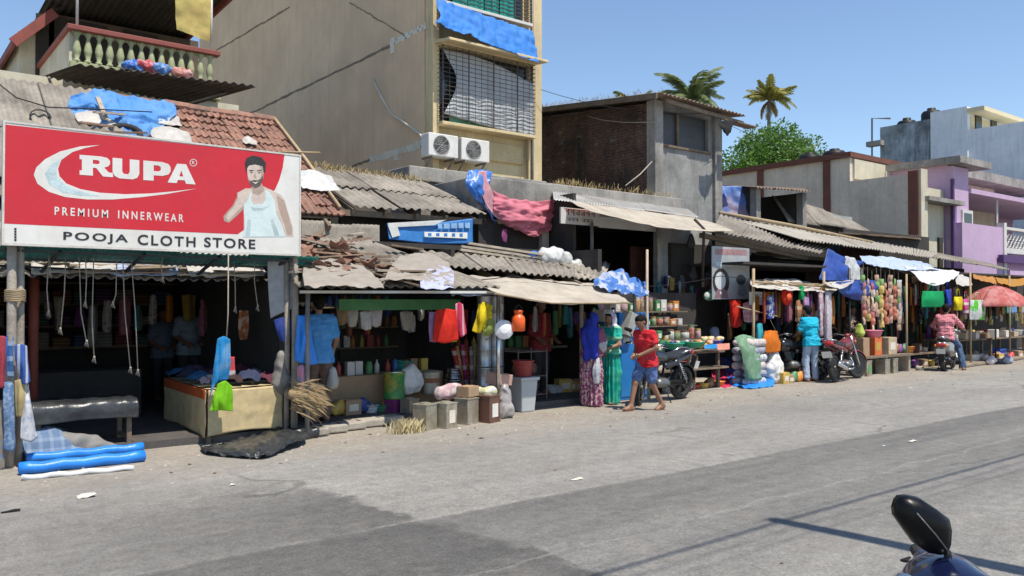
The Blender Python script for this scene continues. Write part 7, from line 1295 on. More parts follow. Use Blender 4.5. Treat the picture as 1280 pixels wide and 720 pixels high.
hang('white_strip_cloth', [[(1122, 350, 10.2), (1127, 350, 10.2)], [(1121, 380, 10.2), (1128, 380, 10.2)], [(1122, 404, 10.2), (1127, 402, 10.2)]], cloth_mat('white towel cloth'), 'narrow white cloth at the right of the packet strips', 'cloth', .02, 8, 3, 6, 12)
for nm, pts, m_, lab, sd_ in (
 ('blue_white_tarp', [[(1075, 318, 11.2), (1110, 320, 11.2), (1150, 326, 11.2)], [(1080, 326, 10.6), (1120, 330, 10.6), (1165, 332, 10.6)], [(1090, 330, 10.2), (1130, 336, 10.1), (1175, 336, 10.2)]], M('pale blue tarp', (.36, .44, .58), .5, .15, 3, .3, 10, dirt=(.55, .55, .55), damt=.5), 'pale blue tarp over the snack shop front', 1),
 ('white_tarp', [[(1130, 332, 10.4), (1165, 334, 10.4), (1200, 338, 10.4)], [(1142, 340, 10.0), (1170, 344, 9.9), (1198, 342, 10.0)], [(1150, 350, 9.8), (1172, 356, 9.7), (1192, 348, 9.8)]], M('bright white sheet', (.58, .575, .56), .6, .08, 4, .25, 10), 'bright white sheet sagging above the scooter rider', 2),
 ('white_tarp', [[(1192, 338, 10.6), (1202, 342, 10.5), (1212, 346, 10.5)], [(1194, 350, 10.1), (1205, 352, 10.1), (1214, 352, 10.1)], [(1196, 355, 9.9), (1206, 356, 9.9), (1216, 355, 9.9)]], PLASW, 'grey white sheet edge right of the bright white sheet', 3),
 ('brown_canvas', [[(1098, 326, 10.8), (1120, 332, 10.6), (1142, 336, 10.5)], [(1108, 332, 10.4), (1126, 338, 10.3), (1142, 342, 10.2)]], CANV, 'brown canvas edge below the pale blue tarp', 4),
 ('orange_tarp', [[(1216, 340, 10.6), (1240, 344, 10.6), (1262, 350, 10.6)], [(1218, 347, 10.2), (1240, 353, 10.1), (1262, 357, 10.2)]], cloth_mat('dull orange canvas', (.5, .24, .06), (.42, .2, .08), 3), 'dull orange canvas left of the bright orange one', 5),
 ('orange_tarp', [[(1244, 344, 10.6), (1264, 346, 10.6), (1290, 346, 10.6)], [(1248, 352, 10.1), (1268, 357, 10.0), (1290, 352, 10.1)]], cloth_mat('bright orange canvas', (.5, .25, .06), thin=.3), 'bright orange canvas at the right edge above the umbrella', 6)):
 hang(nm, pts, m_, lab, 'tarp', .045, 2.4, sd_, 40, 20, True)
for i, (px, Y_, top) in enumerate(((1133, 10.0, 2.4), (1213, 9.8, 2.5), (1262, 10.2, 2.5), (1196, 10.4, 2.5))):
 p = aY(px, 400, Y_); mb = MB(); mb.tube([(p.x, Y_, 0), (p.x + .02, Y_, top)], .025, 7); tag(obj('stall_pole', mb, BAMB, smooth=True, base=(p.x, Y_, 0)), 'thin stall pole holding the far sheets, %s from the left' % ORD[i if i < 1 else (2 if i == 1 else 3 if i == 2 else 1)], 'pole', 'poles of the far stalls')
for i, (nm, a, b, c, d, cm, lab) in enumerate((('green_bag', 1152, 1180, 364, 384, ('green carry bag cloth', (.01, .36, .12)), 'large green carry bag hanging beside the scooter rider'), ('blue_bag', 1181, 1189, 362, 382, ('blue carry bag cloth', (.02, .06, .4)), 'dark blue bag right of the large green bag'), ('yellow_bag', 1192, 1203, 371, 388, ('yellow carry bag cloth', (.75, .6, .02)), 'yellow carry bag between the blue and pink bags'), ('pink_bag', 1203, 1211, 374, 392, ('magenta carry bag', (.6, .1, .3), (.7, .6, .6), 30, 'hstripe'), 'magenta striped bag right of the yellow bag'), ('white_bag', 1212, 1232, 375, 400, ('white green bag', (.7, .7, .7), (.1, .5, .04), 3.5, 'noise'), 'white bag with green print under the umbrella edge'))):
 m1, w_ = (a + b) / 2, (b - a) / 2; Y_ = 9.75; t = thing(nm, lab, 'bag', aY(m1, d, Y_), group='carry bags at the far stall')
 rows = [[aY(m1 + w_ * k * .92, c, Y_ + (-.04 if k == 0 else 0)) for k in (-1, 0, 1)], [aY(m1 + w_ * k, (c + d) / 2, Y_ + (-.1 if k == 0 else 0)) for k in (-1, 0, 1)], [aY(m1 + w_ * k, d, Y_ + (-.06 if k == 0 else 0)) for k in (-1, 0, 1)]]
 obj('bag_body', cloth(rows, 14, 12, .015, 7, i, False, 0, .3), cloth_mat(*cm), t, True, solid=.006); mb = MB(); l_, r_ = rows[0][0], rows[0][2]; mb.tube([l_.lerp(r_, .25), l_.lerp(r_, .4) + V((0, 0, .2)), l_.lerp(r_, .6) + V((0, 0, .2)), l_.lerp(r_, .75)], .008, 5); obj('handle', mb, cloth_mat(*cm), t, True)
um = thing('market_umbrella', 'faded pink market umbrella over the far stall tables', 'umbrella', (24.6, 9.75, 0)); c = aY(1244, 384, 9.75); tz = aY(1243, 357, 9.75).z; ez = aY(1243, 383, 9.75).z; rU = 1.02; UMC = cloth_mat('faded pink canopy', (.60, .18, .16), (.66, .3, .28), 3, 'noise', thin=.35)
for k in range(8):
 a0, a1 = k * R(45), (k + 1) * R(45); mb = MB()
 def fn(u, v):
  a = a0 + (a1 - a0) * u; r_ = rU * v * (1 - .06 * math.sin(u * math.pi) * v); z = tz - (tz - ez) * (v ** 1.7) + .03 * math.sin(u * math.pi) * v * 0; return (c.x + r_ * math.cos(a), 9.75 + r_ * math.sin(a), z)
 mb.grid(fn, 6, 8); obj('canopy_panel', mb, UMC, um, True, solid=.003)
 mb = MB(); mb.tube([(c.x + rU * v * math.cos(a0) * .99, 9.75 + rU * v * math.sin(a0) * .99, tz - (tz - ez) * v ** 1.7 - .012) for v in (.02, .3, .6, .85, 1)], .008, 4); obj('rib', mb, DARKST, um)
mb = MB(); mb.tube([(c.x, 9.75, 0), (c.x, 9.75, tz + .06)], .02, 8); obj('pole', mb, DARKST, um, True)
for i, (xa, xb, lab) in enumerate(((23.6, 25.6, 'low plank table of goods under the pink umbrella'), (26.0, 28.6, 'plank table of goods at the right edge'))):
 t = thing('stall_table', lab, 'table', ((xa + xb) / 2, 10.6, 0)); mb = MB(); mb.b2((xa, 10.3, .62), (xb, 11.2, .66)); obj('table_top', mb, WOOD, t)
 for x in (xa + .1, xb - .1):
  for y in (10.4, 11.1): mb = MB(); mb.b2((x - .03, y - .03, 0), (x + .03, y + .03, .62)); obj('leg', mb, WOOD, t)
for i in range(14):
 x = 23.7 + i * .34; y = 10.45 + .3 * (i % 2); cl = [LAB, CARD, M('tan carton'), SWH, gm[i % 7]][i % 5]; carton((x, y, .66), (.3, .25, .14 + .05 * (i % 3)), .1 * (i % 3), cl, 'small box of goods on the far tables, %s from the left' % ORD[i], group='boxes on the far tables', flap=i % 5 != 3)
CRB = M('blue crate plastic', (.02, .08, .45), .45)
p = aY(1256, 440, 10.3); t = thing('plastic_crate', 'blue plastic crate under the far table', 'crate', (p.x, 10.5, 0))
for k in range(4):
 for (a, b) in (((-.22, -.15), (.22, -.15)), ((-.22, .15), (.22, .15)), ((-.22, -.15), (-.22, .15)), ((.22, -.15), (.22, .15))): mb = MB(); mb.beam((a[0], a[1], .05 + k * .08), (b[0], b[1], .05 + k * .08), .02, .05); obj('slat', mb, CRB, t, world=False)
for i, (px, py, c_) in enumerate(((1222, 447, (.5, .4, .3)), (1232, 452, (.55, .5, .42)), (1245, 456, (.66, .6, .6)), (1208, 453, (.55, .5, .3)), (1265, 455, (.3, .32, .4)), (1253, 450, (.35, .2, .18)))):
 bundle('ground_bundle', aZ(px, py) + V((0, .1, .09)), [((-.16, 0, 0), (.16, .02, 0), .1, .09), ((0, 0, .05), (.05, .03, .08), .09, .07)], cloth_mat('bundle cloth %d' % i, c_, thin=0), 'cloth bundle on the ground before the far tables, %s of six' % ORD[i], 'bundle', .04, 8, i, group='bundles before the far tables')
mb = MB(); mb.prism([aZ(1200, 461), aZ(1290, 448), aZ(1290, 442), aZ(1200, 452)], (0, 0, .1)); tag(obj('kerb_stone', mb, EARTH, bevel=.03, base=aZ(1240, 454)), 'earth and rubble kerb before the far tables', 'kerb')
for i in range(12): strip(1205 + i * 6.5, 372 + (i % 3) * 4, 4, 11.3, 'dim packet strip behind the pink umbrella, %s from the left' % ORD[i])
for i, (px, c_) in enumerate(((1268, (.2, .35, .6)), (1276, (.5, .5, .5)), (1262, (.1, .3, .3)))):
 hang('hanging_garment', [[(px - 4, 375, 10.2), (px + 4, 375, 10.2)], [(px - 4, 384, 10.2), (px + 4, 384, 10.2)], [(px - 4, 392, 10.2), (px + 4, 391, 10.2)]], cloth_mat('far garment %d' % i, c_), ('blue', 'grey', 'teal')[i] + ' garment hanging right of the pink umbrella', 'garment', .03, 7, i, 6, 6)
for i, (px, py, c_, lab) in enumerate(((1148, 452, (.03, .03, .035), 'black sack behind the scooter'), (1160, 440, (.35, .12, .06), 'rusty red basin behind the scooter'), (1128, 447, (.3, .35, .25), 'green tin stack beside the bench end'), (1136, 434, (.15, .2, .1), 'dark green bag beside the scooter wheel'))):
 bundle('stuffed_bundle', aZ(px, py + 6) + V((.1, .5, .2)), [((-.12, 0, 0), (.12, 0, .02), .15, .15), ((0, 0, .1), (0, 0, .3), .14, .1)], M('clutter %d' % i, c_, .6, .2), lab, 'bundle', .04, 7, i)
p = aZ(1150, 463); bundle('grey_stone', p + V((0, 0, .05)), [((-.1, 0, 0), (.1, 0, 0), .07, .06)], PLINTH, 'grey stone on the road edge left of the scooter', 'stone', .03, 9, 2)
rd = random.Random(21); mb = MB()
for k in range(900):
 x = rd.uniform(1, 34); y = rd.gauss(9.3, .6); r_ = rd.uniform(.006, .028); z = gz(x, y);
 if y > 9.9: continue
 mb.add([(x - r_, y, z - .002), (x, y - r_, z - .002), (x + r_, y, z - .002), (x, y + r_, z - .002), (x + rd.uniform(-.3, .3) * r_, y, z + r_ * .8)], [(0, 1, 4), (1, 2, 4), (2, 3, 4), (3, 0, 4)])
lt = [MB(), MB(), MB()]
for k in range(170):
 x = rd.uniform(-1, 32); y = rd.gauss(9.2, .7) if k % 5 else rd.uniform(3, 9); r_ = rd.uniform(.015, .05); an = rd.random() * 6
 if y > 9.95: continue
 c_, s_ = math.cos(an) * r_, math.sin(an) * r_; z = gz(x, y) + .004; lt[(0, 1, 1, 2)[k % 4]].add([(x - c_, y - s_, z), (x + s_ * .5, y - c_ * .5, z + r_ * .3), (x + c_, y + s_, z + .004), (x - s_ * .6, y + c_ * .6, z + r_ * .15)], [(0, 1, 2, 3)])
for m_, mm, l in zip(lt, (LAB, M('dead leaf', (.2, .12, .06), .9), M('grey scrap', (.16, .16, .17), .7)), ('torn pale paper scraps scattered along the road edge', 'brown dead leaves scattered along the road edge', 'grey plastic scraps scattered along the road edge')): tag(stuff(obj('litter_scraps', m_, mm)), l, 'litter')
g_ = stuff(obj('gravel', mb, PLINTH)); tag(g_, 'scattered grit and small stones along the road edge', 'gravel')
# ================================================================== stock hanging and stacked in the shade of the stalls
CN = [('red', (.3, .04, .04)), ('brown', (.16, .09, .05)), ('navy', (.03, .045, .14)), ('cream', (.42, .37, .29)), ('green', (.05, .15, .07)), ('pink', (.42, .15, .2)), ('black', (.02, .02, .022)), ('mustard', (.36, .24, .05)), ('teal', (.04, .2, .22)), ('white', (.5, .49, .47)), ('purple', (.16, .05, .17)), ('orange', (.45, .16, .03))]
def dimrow(where, group, px0, px1, n, py0, py1, Y_, seed, wd=(4, 8), ln=(14, 34)):
 rd = random.Random(seed)
 for i in range(n):
  px = px0 + (px1 - px0) * (i + rd.uniform(.2, .8)) / n; c = rd.randrange(12); w_ = rd.uniform(*wd) / 2; l = rd.uniform(*ln); a = rd.uniform(py0, py1); Z = Y_ + rd.uniform(-.15, .15); k = rd.uniform(.6, 1.2)
  c2 = CN[rd.randrange(12)][1]; hang('hanging_stock', [[(px - w_ * k, a, Z), (px, a - 1, Z - .04), (px + w_ * k, a, Z)], [(px - w_, a + l * .5, Z), (px, a + l * .5, Z - .07), (px + w_, a + l * .5, Z)], [(px - w_ * .9, a + l, Z), (px, a + l + rd.uniform(-1, 2), Z - .05), (px + w_ * .9, a + l - 1, Z)]],
             cloth_mat('stock %s %d' % (CN[c][0], i % 3), CN[c][1], c2 if i % 3 else None, (9, 30, 16)[i % 3], ('noise', 'stripe', 'spots')[i % 3], amt=.7), '%s cloth article hanging %s, %s from the left' % (CN[c][0], where, ORD[i]), 'hanging stock', .03, 6, seed + i, 7, 8, group=group)
dimrow('inside the bag stall', 'stock in the bag stall', 944, 1042, 16, 362, 385, 11.2, 1)
dimrow('low inside the bag stall', 'stock low in the bag stall', 944, 1042, 14, 392, 425, 11.7, 2, (5, 9), (20, 40))
dimrow('inside the snack shop', 'stock in the snack shop', 1046, 1136, 17, 355, 378, 11.3, 3)
dimrow('low inside the snack shop', 'stock low in the snack shop', 1046, 1136, 14, 392, 415, 11.8, 4, (4, 7), (16, 30))
dimrow('behind the scooter rider', 'stock behind the rider', 1138, 1212, 16, 356, 372, 11.0, 5, (4, 8), (16, 40))
dimrow('low behind the scooter rider', 'stock low behind the rider', 1138, 1212, 14, 395, 410, 11.4, 6, (4, 7), (16, 34))
dimrow('under the orange canvas', 'stock under the orange canvas', 1205, 1285, 16, 360, 376, 11.3, 7, (4, 8), (14, 36))
dimrow('along the front rope of the far stalls', 'stock on the far rope', 1128, 1192, 8, 350, 362, 10.1, 17, (3, 6), (10, 24))
dimrow('inside the hardware shop', 'stock in the hardware shop', 688, 800, 12, 378, 396, 11.4, 8, (5, 9), (14, 40))
dimrow('under the green fascia', 'stock under the green fascia', 410, 600, 17, 384, 396, 11.2, 9, (6, 12), (10, 26))
dimrow('between jars and poster', 'stock above the jars', 905, 948, 9, 374, 392, 11.1, 10, (4, 8), (16, 34))
dimrow('above the jar shelves', 'stock over the jars', 820, 892, 9, 345, 362, 11.7, 11, (4, 8), (10, 20))
dimrow('deep inside the cloth store', 'stock deep in the cloth store', 30, 335, 16, 365, 385, 13.6, 12, (9, 16), (20, 50))
dimrow('on the front rope of the bag stall', 'stock on the bag stall rope', 945, 1044, 15, 360, 372, 10.45, 21, (4, 8), (16, 40))
dimrow('on the front rope of the snack shop', 'stock on the snack rope', 1126, 1160, 7, 352, 366, 10.2, 22, (3, 6), (16, 40))
dimrow('at the right front of the umbrella stall', 'stock at the umbrella', 1250, 1290, 7, 358, 372, 10.3, 23, (4, 7), (16, 34))
dimrow('under the tan canvas edge', 'stock under the tan canvas', 660, 800, 10, 382, 392, 10.6, 24, (5, 9), (12, 30))
rd = random.Random(31)
def pile(where, group, pts, seed):
 rd = random.Random(seed)
 for i, (px, py, Y_, z) in enumerate(pts):
  p = aY(px, py, Y_); c = rd.randrange(12); k = rd.randrange(3); s_ = rd.uniform(.8, 1.3); m_ = M('goods ' + CN[c][0] + ' gloss', tuple(min(.7, x * 1.6) for x in CN[c][1]), .45, .2, 6, .1); b = (p.x, Y_, z)
  if k == 0: tub(b, .13 * s_, .13 * s_, m_, '%s plastic tub %s, %s from the left' % (CN[c][0], where, ORD[i]), group=group)
  elif k == 1: carton(b, (.24 * s_, .2, .2 * s_), rd.uniform(-.3, .3), CARD if i % 2 else m_, '%s box %s, %s from the left' % ('brown' if i % 2 else CN[c][0], where, ORD[i]), group=group, stripe=LAB)
  else: bundle('packed_bundle', (b[0], b[1], b[2] + .09), [((-.08 * s_, 0, 0), (.08 * s_, .02, 0), .09, .08), ((0, 0, .06), (.04, 0, .1), .07, .05)], m_, '%s stuffed bag %s, %s from the left' % (CN[c][0], where, ORD[i]), 'bag', .025, 10, seed + i, .03, .05, group)
pile('at the foot of the bag stall', 'goods at the bag stall', [(950 + i * 11, 470, 10.6, 0) for i in range(8)], 3)
pile('on the low shelf of the jar shop', 'goods on the low jar shelf', [(822 + i * 9.5, 434, 10.35, .457) for i in range(5)], 4)
pile('under the jar shop shelf', 'goods under the jar shelf', [(838 + i * 10, 470, 10.45, 0) for i in range(7)], 5)
pile('behind the parked scooter', 'goods behind the scooter', [(1126 + i * 9, 452, 10.5, 0) for i in range(9)], 6)
pile('stacked behind the parked scooter', 'goods stacked behind the scooter', [(1128 + i * 9, 440, 10.9, .35) for i in range(8)], 7)
pile('before the umbrella tables', 'goods before the tables', [(1216 + i * 8, 452, 10.1, 0) for i in range(8)], 8)
pile('on the umbrella tables', 'goods on the tables', [(1216 + i * 7, 430, 10.75, .67) for i in range(9)], 9)
pile('in front of the bag stall', 'goods before the bag stall', [(978 + i * 7, 474, 10.15, 0) for i in range(5)], 12)
pile('on the jar shop counter end', 'goods on the counter end', [(820 + i * 8, 412, 10.4, .765) for i in range(4)], 13)
pile('along the bench end', 'goods on the bench end', [(1120 + i * 5, 440, 10.15, .455) for i in range(4)], 14)
pile('inside the hardware shop front', 'goods at the hardware shop', [(690 + i * 7, 500, 11.1, .1) for i in range(6)], 10)
pile('along the household store floor', 'goods on the store floor', [(425 + i * 13, 510, 10.75, .1) for i in range(6)], 11)
mb = MB(); mb.b2((20.5, 10.6, .31), (23.3, 11.2, .35)); obj('shelf_plank', mb, WOOD, sn)
for i, (a, b, sag, lab) in enumerate((((676, 112, 15.3), (905, 140, 13.6), .25, 'thin black cable from the beige block to the brick house'), ((900, 150, 13.6), (1063, 196, 16), .3, 'thin black cable from the brick house to the cream building'), ((372, 330, 9.9), (640, 345, 10.2), .15, 'thin black cable slung along the rubble roof'), ((640, 345, 10.2), (900, 345, 10.6), .2, 'thin black cable slung before the hardware shop'), ((900, 345, 10.6), (1215, 352, 10.2), .15, 'thin black cable slung before the far stalls'))):
 p, q = aY(*a), aY(*b); mb = MB(); mb.tube([p.lerp(q, k / 10) - V((0, 0, sag * 4 * (k / 10) * (1 - k / 10))) for k in range(11)], .007, 4); tag(obj('cable', mb, BLACKP, smooth=True, base=p), lab, 'cable')
# ================================================================== people
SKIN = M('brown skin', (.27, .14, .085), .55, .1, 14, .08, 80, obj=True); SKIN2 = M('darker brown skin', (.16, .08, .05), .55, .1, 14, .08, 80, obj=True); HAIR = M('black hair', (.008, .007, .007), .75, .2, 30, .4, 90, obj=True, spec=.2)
LIP = M('lips', (.25, .08, .06), .5); EYE_M = M('eye dark', (.02, .015, .012), .2); EYEW = M('eye white', (.6, .57, .53), .3)
def joints(p):
 J = dict(PL=(0, 0, .92), CH=(0, 0, 1.27), NK=(0, .01, 1.45), HD=(0, -.01, 1.6), LS=(.175, 0, 1.385), RS=(-.175, 0, 1.385), LE=(.22, .03, 1.12), RE=(-.22, .03, 1.12), LW=(.23, -.05, .88), RW=(-.23, -.05, .88),
             LH=(.09, 0, .9), RH=(-.09, 0, .9), LK=(.1, -.02, .49), RK=(-.1, -.02, .49), LA=(.1, .02, .085), RA=(-.1, .02, .085), LF=(0, -1, 0), RF=(0, -1, 0), look=(0, -1, 0))
 J.update(p); return {k: V(v) for k, v in J.items()}
def torso(J, e=0.0, low=True):
 X = (J['LS'] - J['RS']).normalized(); PL, CH, NK = J['PL'], J['CH'], J['NK']; W = PL.lerp(CH, .5); pr = []
 pr += [(CH - X * .095, CH + X * .095, .105 + e, .105 + e), (W - X * .06, W + X * .06, .1 + e, .1 + e), (CH.lerp(NK, .62) - X * .14, CH.lerp(NK, .62) + X * .14, .06 + e, .06 + e), (CH, W, .115 + e, .105 + e)]
 if low: pr += [(PL - X * .075, PL + X * .075, .108 + e, .108 + e), (W, PL, .105 + e, .11 + e)]
 return pr
def arm(J, s, e=0.0, upto=2.0):
 S_, E_, W_ = J[s + 'S'], J[s + 'E'], J[s + 'W']
 if upto <= 1: return [(S_, S_.lerp(E_, upto), .058 + e, .05 + e + .008)]
 q = upto - 1; return [(S_, E_, .055 + e, .042 + e), (E_, E_.lerp(W_, q), .042 + e, .042 + e - .014 * q)]
def leg(J, s, e=0.0, upto=2.0):
 H_, K_, A_ = J[s + 'H'], J[s + 'K'], J[s + 'A']
 if upto <= 1: return [(H_, H_.lerp(K_, upto), .09 + e, .068 + e + .012)]
 q = upto - 1; return [(H_, K_, .088 + e, .058 + e), (K_, K_.lerp(A_, q), .056 + e, .058 + e - .02 * q + (.012 if e else 0))]
def hand(J, s, curl=.6):
 W_ = J[s + 'W']; d = (W_ - J[s + 'E']).normalized(); sd_ = 1 if s == 'L' else -1; fr = J.get(s + 'P', V((0, -1, 0))); side = d.cross(fr).normalized() * 1.0;
 if side.length < .1: side = V((1, 0, 0))
 nrm = side.cross(d).normalized(); k = W_ + d * .085; pr = [(W_ - d * .02, k, .026, .03, .02), (W_ + d * .03 - side * .015, k - side * .025, .022, .018, .02), (W_ + d * .03 + side * .015, k + side * .025, .022, .018, .02)]
 for i, (o, l) in enumerate(((-.033, .066), (-.012, .078), (.012, .075), (.033, .058))):
  a = k + side * o; b = a + (d * (1 - curl * .3) + nrm * curl * .35) * l * .55; c = b + (d * (1 - curl) + nrm * curl) * l * .5; pr += [(a, b, .0095, .009, .004), (b, c, .009, .0078, .004)]
 th = W_ + d * .02 - side * .03; t2 = th + (d * .7 - side * .6 + nrm * .2).normalized() * .045; pr += [(th, t2, .013, .011, .01), (t2, t2 + (d * .9 + nrm * .3).normalized() * .032, .0105, .009, .005)]
 return pr
def foot(J, s):
 A_ = J[s + 'A']; f = J[s + 'F'].normalized(); h = A_ + V((0, 0, -.045)) - f * .035; b = A_ + f * .13 + V((0, 0, -.055)); side = V((0, 0, 1)).cross(f).normalized()
 pr = [(A_, h, .036, .034, .03), (A_, b, .036, .026, .03), (h, b - side * .02, .032, .024, .03), (h, b + side * .02, .03, .022, .03)]
 for i in range(5): o = side * (-.032 + .016 * i); pr.append((b + o * .9, b + o + f * (.045 - .006 * abs(i - 1)), .012, .0095, .006))
 return pr
def person(label, loc, rz, H, pose, shirt, pants, skin=SKIN, hairstyle='short', group=None, face=True, cat='person', z=0, sandals=None):
 s_ = H / 1.7; J = joints(pose); t = thing('person', label, cat, (loc[0], loc[1], z), rz, group)
 HD, NK = J['HD'], J['NK']; lk = J['look'].normalized(); sx_ = lk.cross(V((0, 0, 1))).normalized(); up = sx_.cross(lk).normalized()
 def hp(x, f, u): return HD + sx_ * x + lk * f + up * u
 pr = torso(J) + arm(J, 'L') + arm(J, 'R') + leg(J, 'L') + leg(J, 'R') + hand(J, 'L') + hand(J, 'R') + foot(J, 'L') + foot(J, 'R')
 pr += [(NK - V((0, 0, .05)), HD - V((0, 0, .04)), .052, .05), (hp(0, -.018, .035), hp(0, .012, .03), .088, .084, .03), (hp(0, .03, .0), hp(0, .045, -.075), .07, .042, .03), (hp(-.03, .04, -.04), hp(.03, .04, -.04), .045, .045, .03)]
 pr += [(hp(0, .098, .005), hp(0, .115, -.022), .009, .014, .012), (hp(.088, -.01, .01), hp(.094, -.018, -.02), .016, .012, .008), (hp(-.088, -.01, .01), hp(-.094, -.018, -.02), .016, .012, .008)]
 pr += [(hp(-.03, .092, .028), hp(.03, .092, .028), .012, .012, .015)]
 def put(nm, m, mat, par=t): m.v = [p * s_ for p in m.v]; return obj(nm, m, mat, par, True, world=False)
 body = put('body', sdf_mesh(pr, .0105, .03), skin)
 if face:
  for sg in (-1, 1):
   e = MB(); e.lathe(hp(.032 * sg, .082, .008), [(0, -.012), (.009, -.008), (.012, 0), (.009, .008), (0, .012)], 10, lk); put('eye', e, EYE_M)
  e = MB(); e.lathe(hp(0, .088, -.058), [(0, -.006), (.012, -.003), (.014, 0), (.01, .005), (0, .006)], 10, lk, 1.8, .5); put('mouth', e, LIP)
 if hairstyle:
  hr = [(hp(0, -.025, .045), hp(0, .0, .052), .094, .088, .03), (hp(0, -.05, .0), hp(0, -.05, -.03), .07, .055, .03)]
  m = sdf_mesh(hr, .011, .03, clip=[(tuple(hp(0, .066, .045)), tuple((lk * .75 - up * .66).normalized()))]); m.v = [p + V((noise.noise(p * 60), noise.noise(p * 60 + V((3, 0, 0))), noise.noise(p * 60 + V((0, 3, 0))))) * .008 for p in m.v]; put('hair', m, HAIR)
 if shirt:
  mat, slv, hem = shirt; pr = torso(J, .028) + arm(J, 'L', .016, slv) + arm(J, 'R', .016, slv); PL = J['PL']; dn = (PL - J['CH']).normalized()
  if hem: pr += [(PL + dn * hem - V((.085, 0, 0)), PL + dn * hem + V((.085, 0, 0)), .14, .14)]
  m = sdf_mesh(pr, .0115, .035, clip=[(tuple(PL + dn * (hem + .01)), tuple(dn)), (tuple(J['NK'] + V((0, 0, .012))), (0, 0, 1))]); m.v = [p + V((noise.noise(V((p.x * 14, p.y * 14, p.z * 6))), noise.noise(V((p.x * 14, p.y * 14, p.z * 6 + 7))), 0)) * .012 + V((noise.noise(V((p.x * 9 + p.z * 16, p.y * 9, p.z * 22))), noise.noise(V((p.x * 9, p.y * 9 + p.z * 14, p.z * 22 + 5))), 0)) * .016 for p in m.v]; put('shirt', m, mat)
 if pants:
  mat, up_ = pants; pr = leg(J, 'L', .02, up_) + leg(J, 'R', .02, up_) + [(J['PL'] - V((.07, 0, -.02)), J['PL'] + V((.07, 0, .02)), .122, .122)]
  m = sdf_mesh(pr, .0115, .03); m.v = [p + V((noise.noise(V((p.x * 16, p.y * 16, p.z * 13))), noise.noise(V((p.x * 16, p.y * 16, p.z * 8 + 7))), 0)) * .012 for p in m.v]; put('trousers' if up_ > 1 else 'shorts', m, mat)
 if sandals:
  for s in ('L', 'R'):
   A_ = J[s + 'A']; f = J[s + 'F'].normalized(); c = A_ + f * .055 + V((0, 0, -.085)); m = sdf_mesh([(c - f * .08, c + f * .085, .042, .048)], .012, .02, clip=[(tuple(c + V((0, 0, .012))), (0, 0, 1)), (tuple(c - V((0, 0, .01))), (0, 0, -1))]); put('sandal', m, sandals)
 return t, J, s_
TEE = lambda n, c=None, c2=None, **k: cloth_mat(n, c, c2, thin=0, **k)
g = aZ(809, 513)
person('barefoot boy in red T-shirt and blue shorts walking left along the road', (g.x, g.y), R(-98), 1.5, dict(PL=(0, 0, .9), CH=(0, -.05, 1.25), NK=(0, -.08, 1.43), HD=(0, -.13, 1.57), LS=(.175, -.03, 1.37), RS=(-.175, -.06, 1.37), LE=(.26, .0, 1.13), RE=(-.24, -.04, 1.12), LW=(.1, -.24, 1.0), RW=(-.08, -.24, .98), LH=(.09, .01, .88), RH=(-.09, -.01, .88),
       RK=(-.09, -.2, .5), RA=(-.085, -.3, .088), LK=(.09, .04, .47), LA=(.085, .27, .11), LF=(0, -1, -.25), RF=(0, -1, .05), look=(-.1, -.8, -.5), LP=(-.5, -.5, 0), RP=(.5, -.5, 0)), (TEE('red T-shirt', (.55, .02, .03), (.6, .1, .1), sc=6, amt=.3), .62, .1), (TEE('blue shorts', (.08, .13, .30), (.14, .2, .36), sc=20), .75), sandals=M('brown sandal', (.12, .05, .03), .7))
p = aY(398, 500, 10.42)
t, J, s_ = person('man in blue T-shirt standing with his back turned at the household store', (p.x, 10.42), R(172), 1.68, dict(RE=(-.24, .02, 1.12), RW=(-.22, -.1, .9), LE=(.25, 0, 1.12), LW=(.24, -.04, .87)), (TEE('blue T-shirt', (.07, .27, .58), (.1, .3, .6), sc=5), .75, .12), (TEE('brown trousers', (.16, .1, .075)), 1.95), z=.1, face=False, sandals=M('brown sandal'))
p = aY(416, 470, 10.3); bundle('white_carry_bag', V((p.x, 10.3, p.z)), [((0, 0, .08), (0, 0, -.1), .05, .09)], PLASW, 'white plastic bag in the hand of the man in blue', 'bag', .02, 10, 3)
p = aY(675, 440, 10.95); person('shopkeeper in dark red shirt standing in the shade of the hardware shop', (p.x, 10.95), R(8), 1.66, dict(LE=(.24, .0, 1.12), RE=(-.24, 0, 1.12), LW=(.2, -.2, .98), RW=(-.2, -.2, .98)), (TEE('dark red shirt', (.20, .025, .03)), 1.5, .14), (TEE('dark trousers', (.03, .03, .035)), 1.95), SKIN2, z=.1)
for i, (px, Y_, lab) in enumerate(((203, 14.3, 'assistant in grey blue shirt seated low inside the dark cloth store'), (236, 13.9, 'assistant in pale blue shirt standing inside the dark cloth store'))):
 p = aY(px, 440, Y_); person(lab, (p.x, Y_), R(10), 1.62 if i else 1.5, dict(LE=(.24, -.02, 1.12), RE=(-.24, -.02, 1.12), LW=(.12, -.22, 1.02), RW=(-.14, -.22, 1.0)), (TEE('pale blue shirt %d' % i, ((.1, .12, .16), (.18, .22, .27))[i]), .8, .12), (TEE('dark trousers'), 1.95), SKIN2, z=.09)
g = aZ(1017, 477)
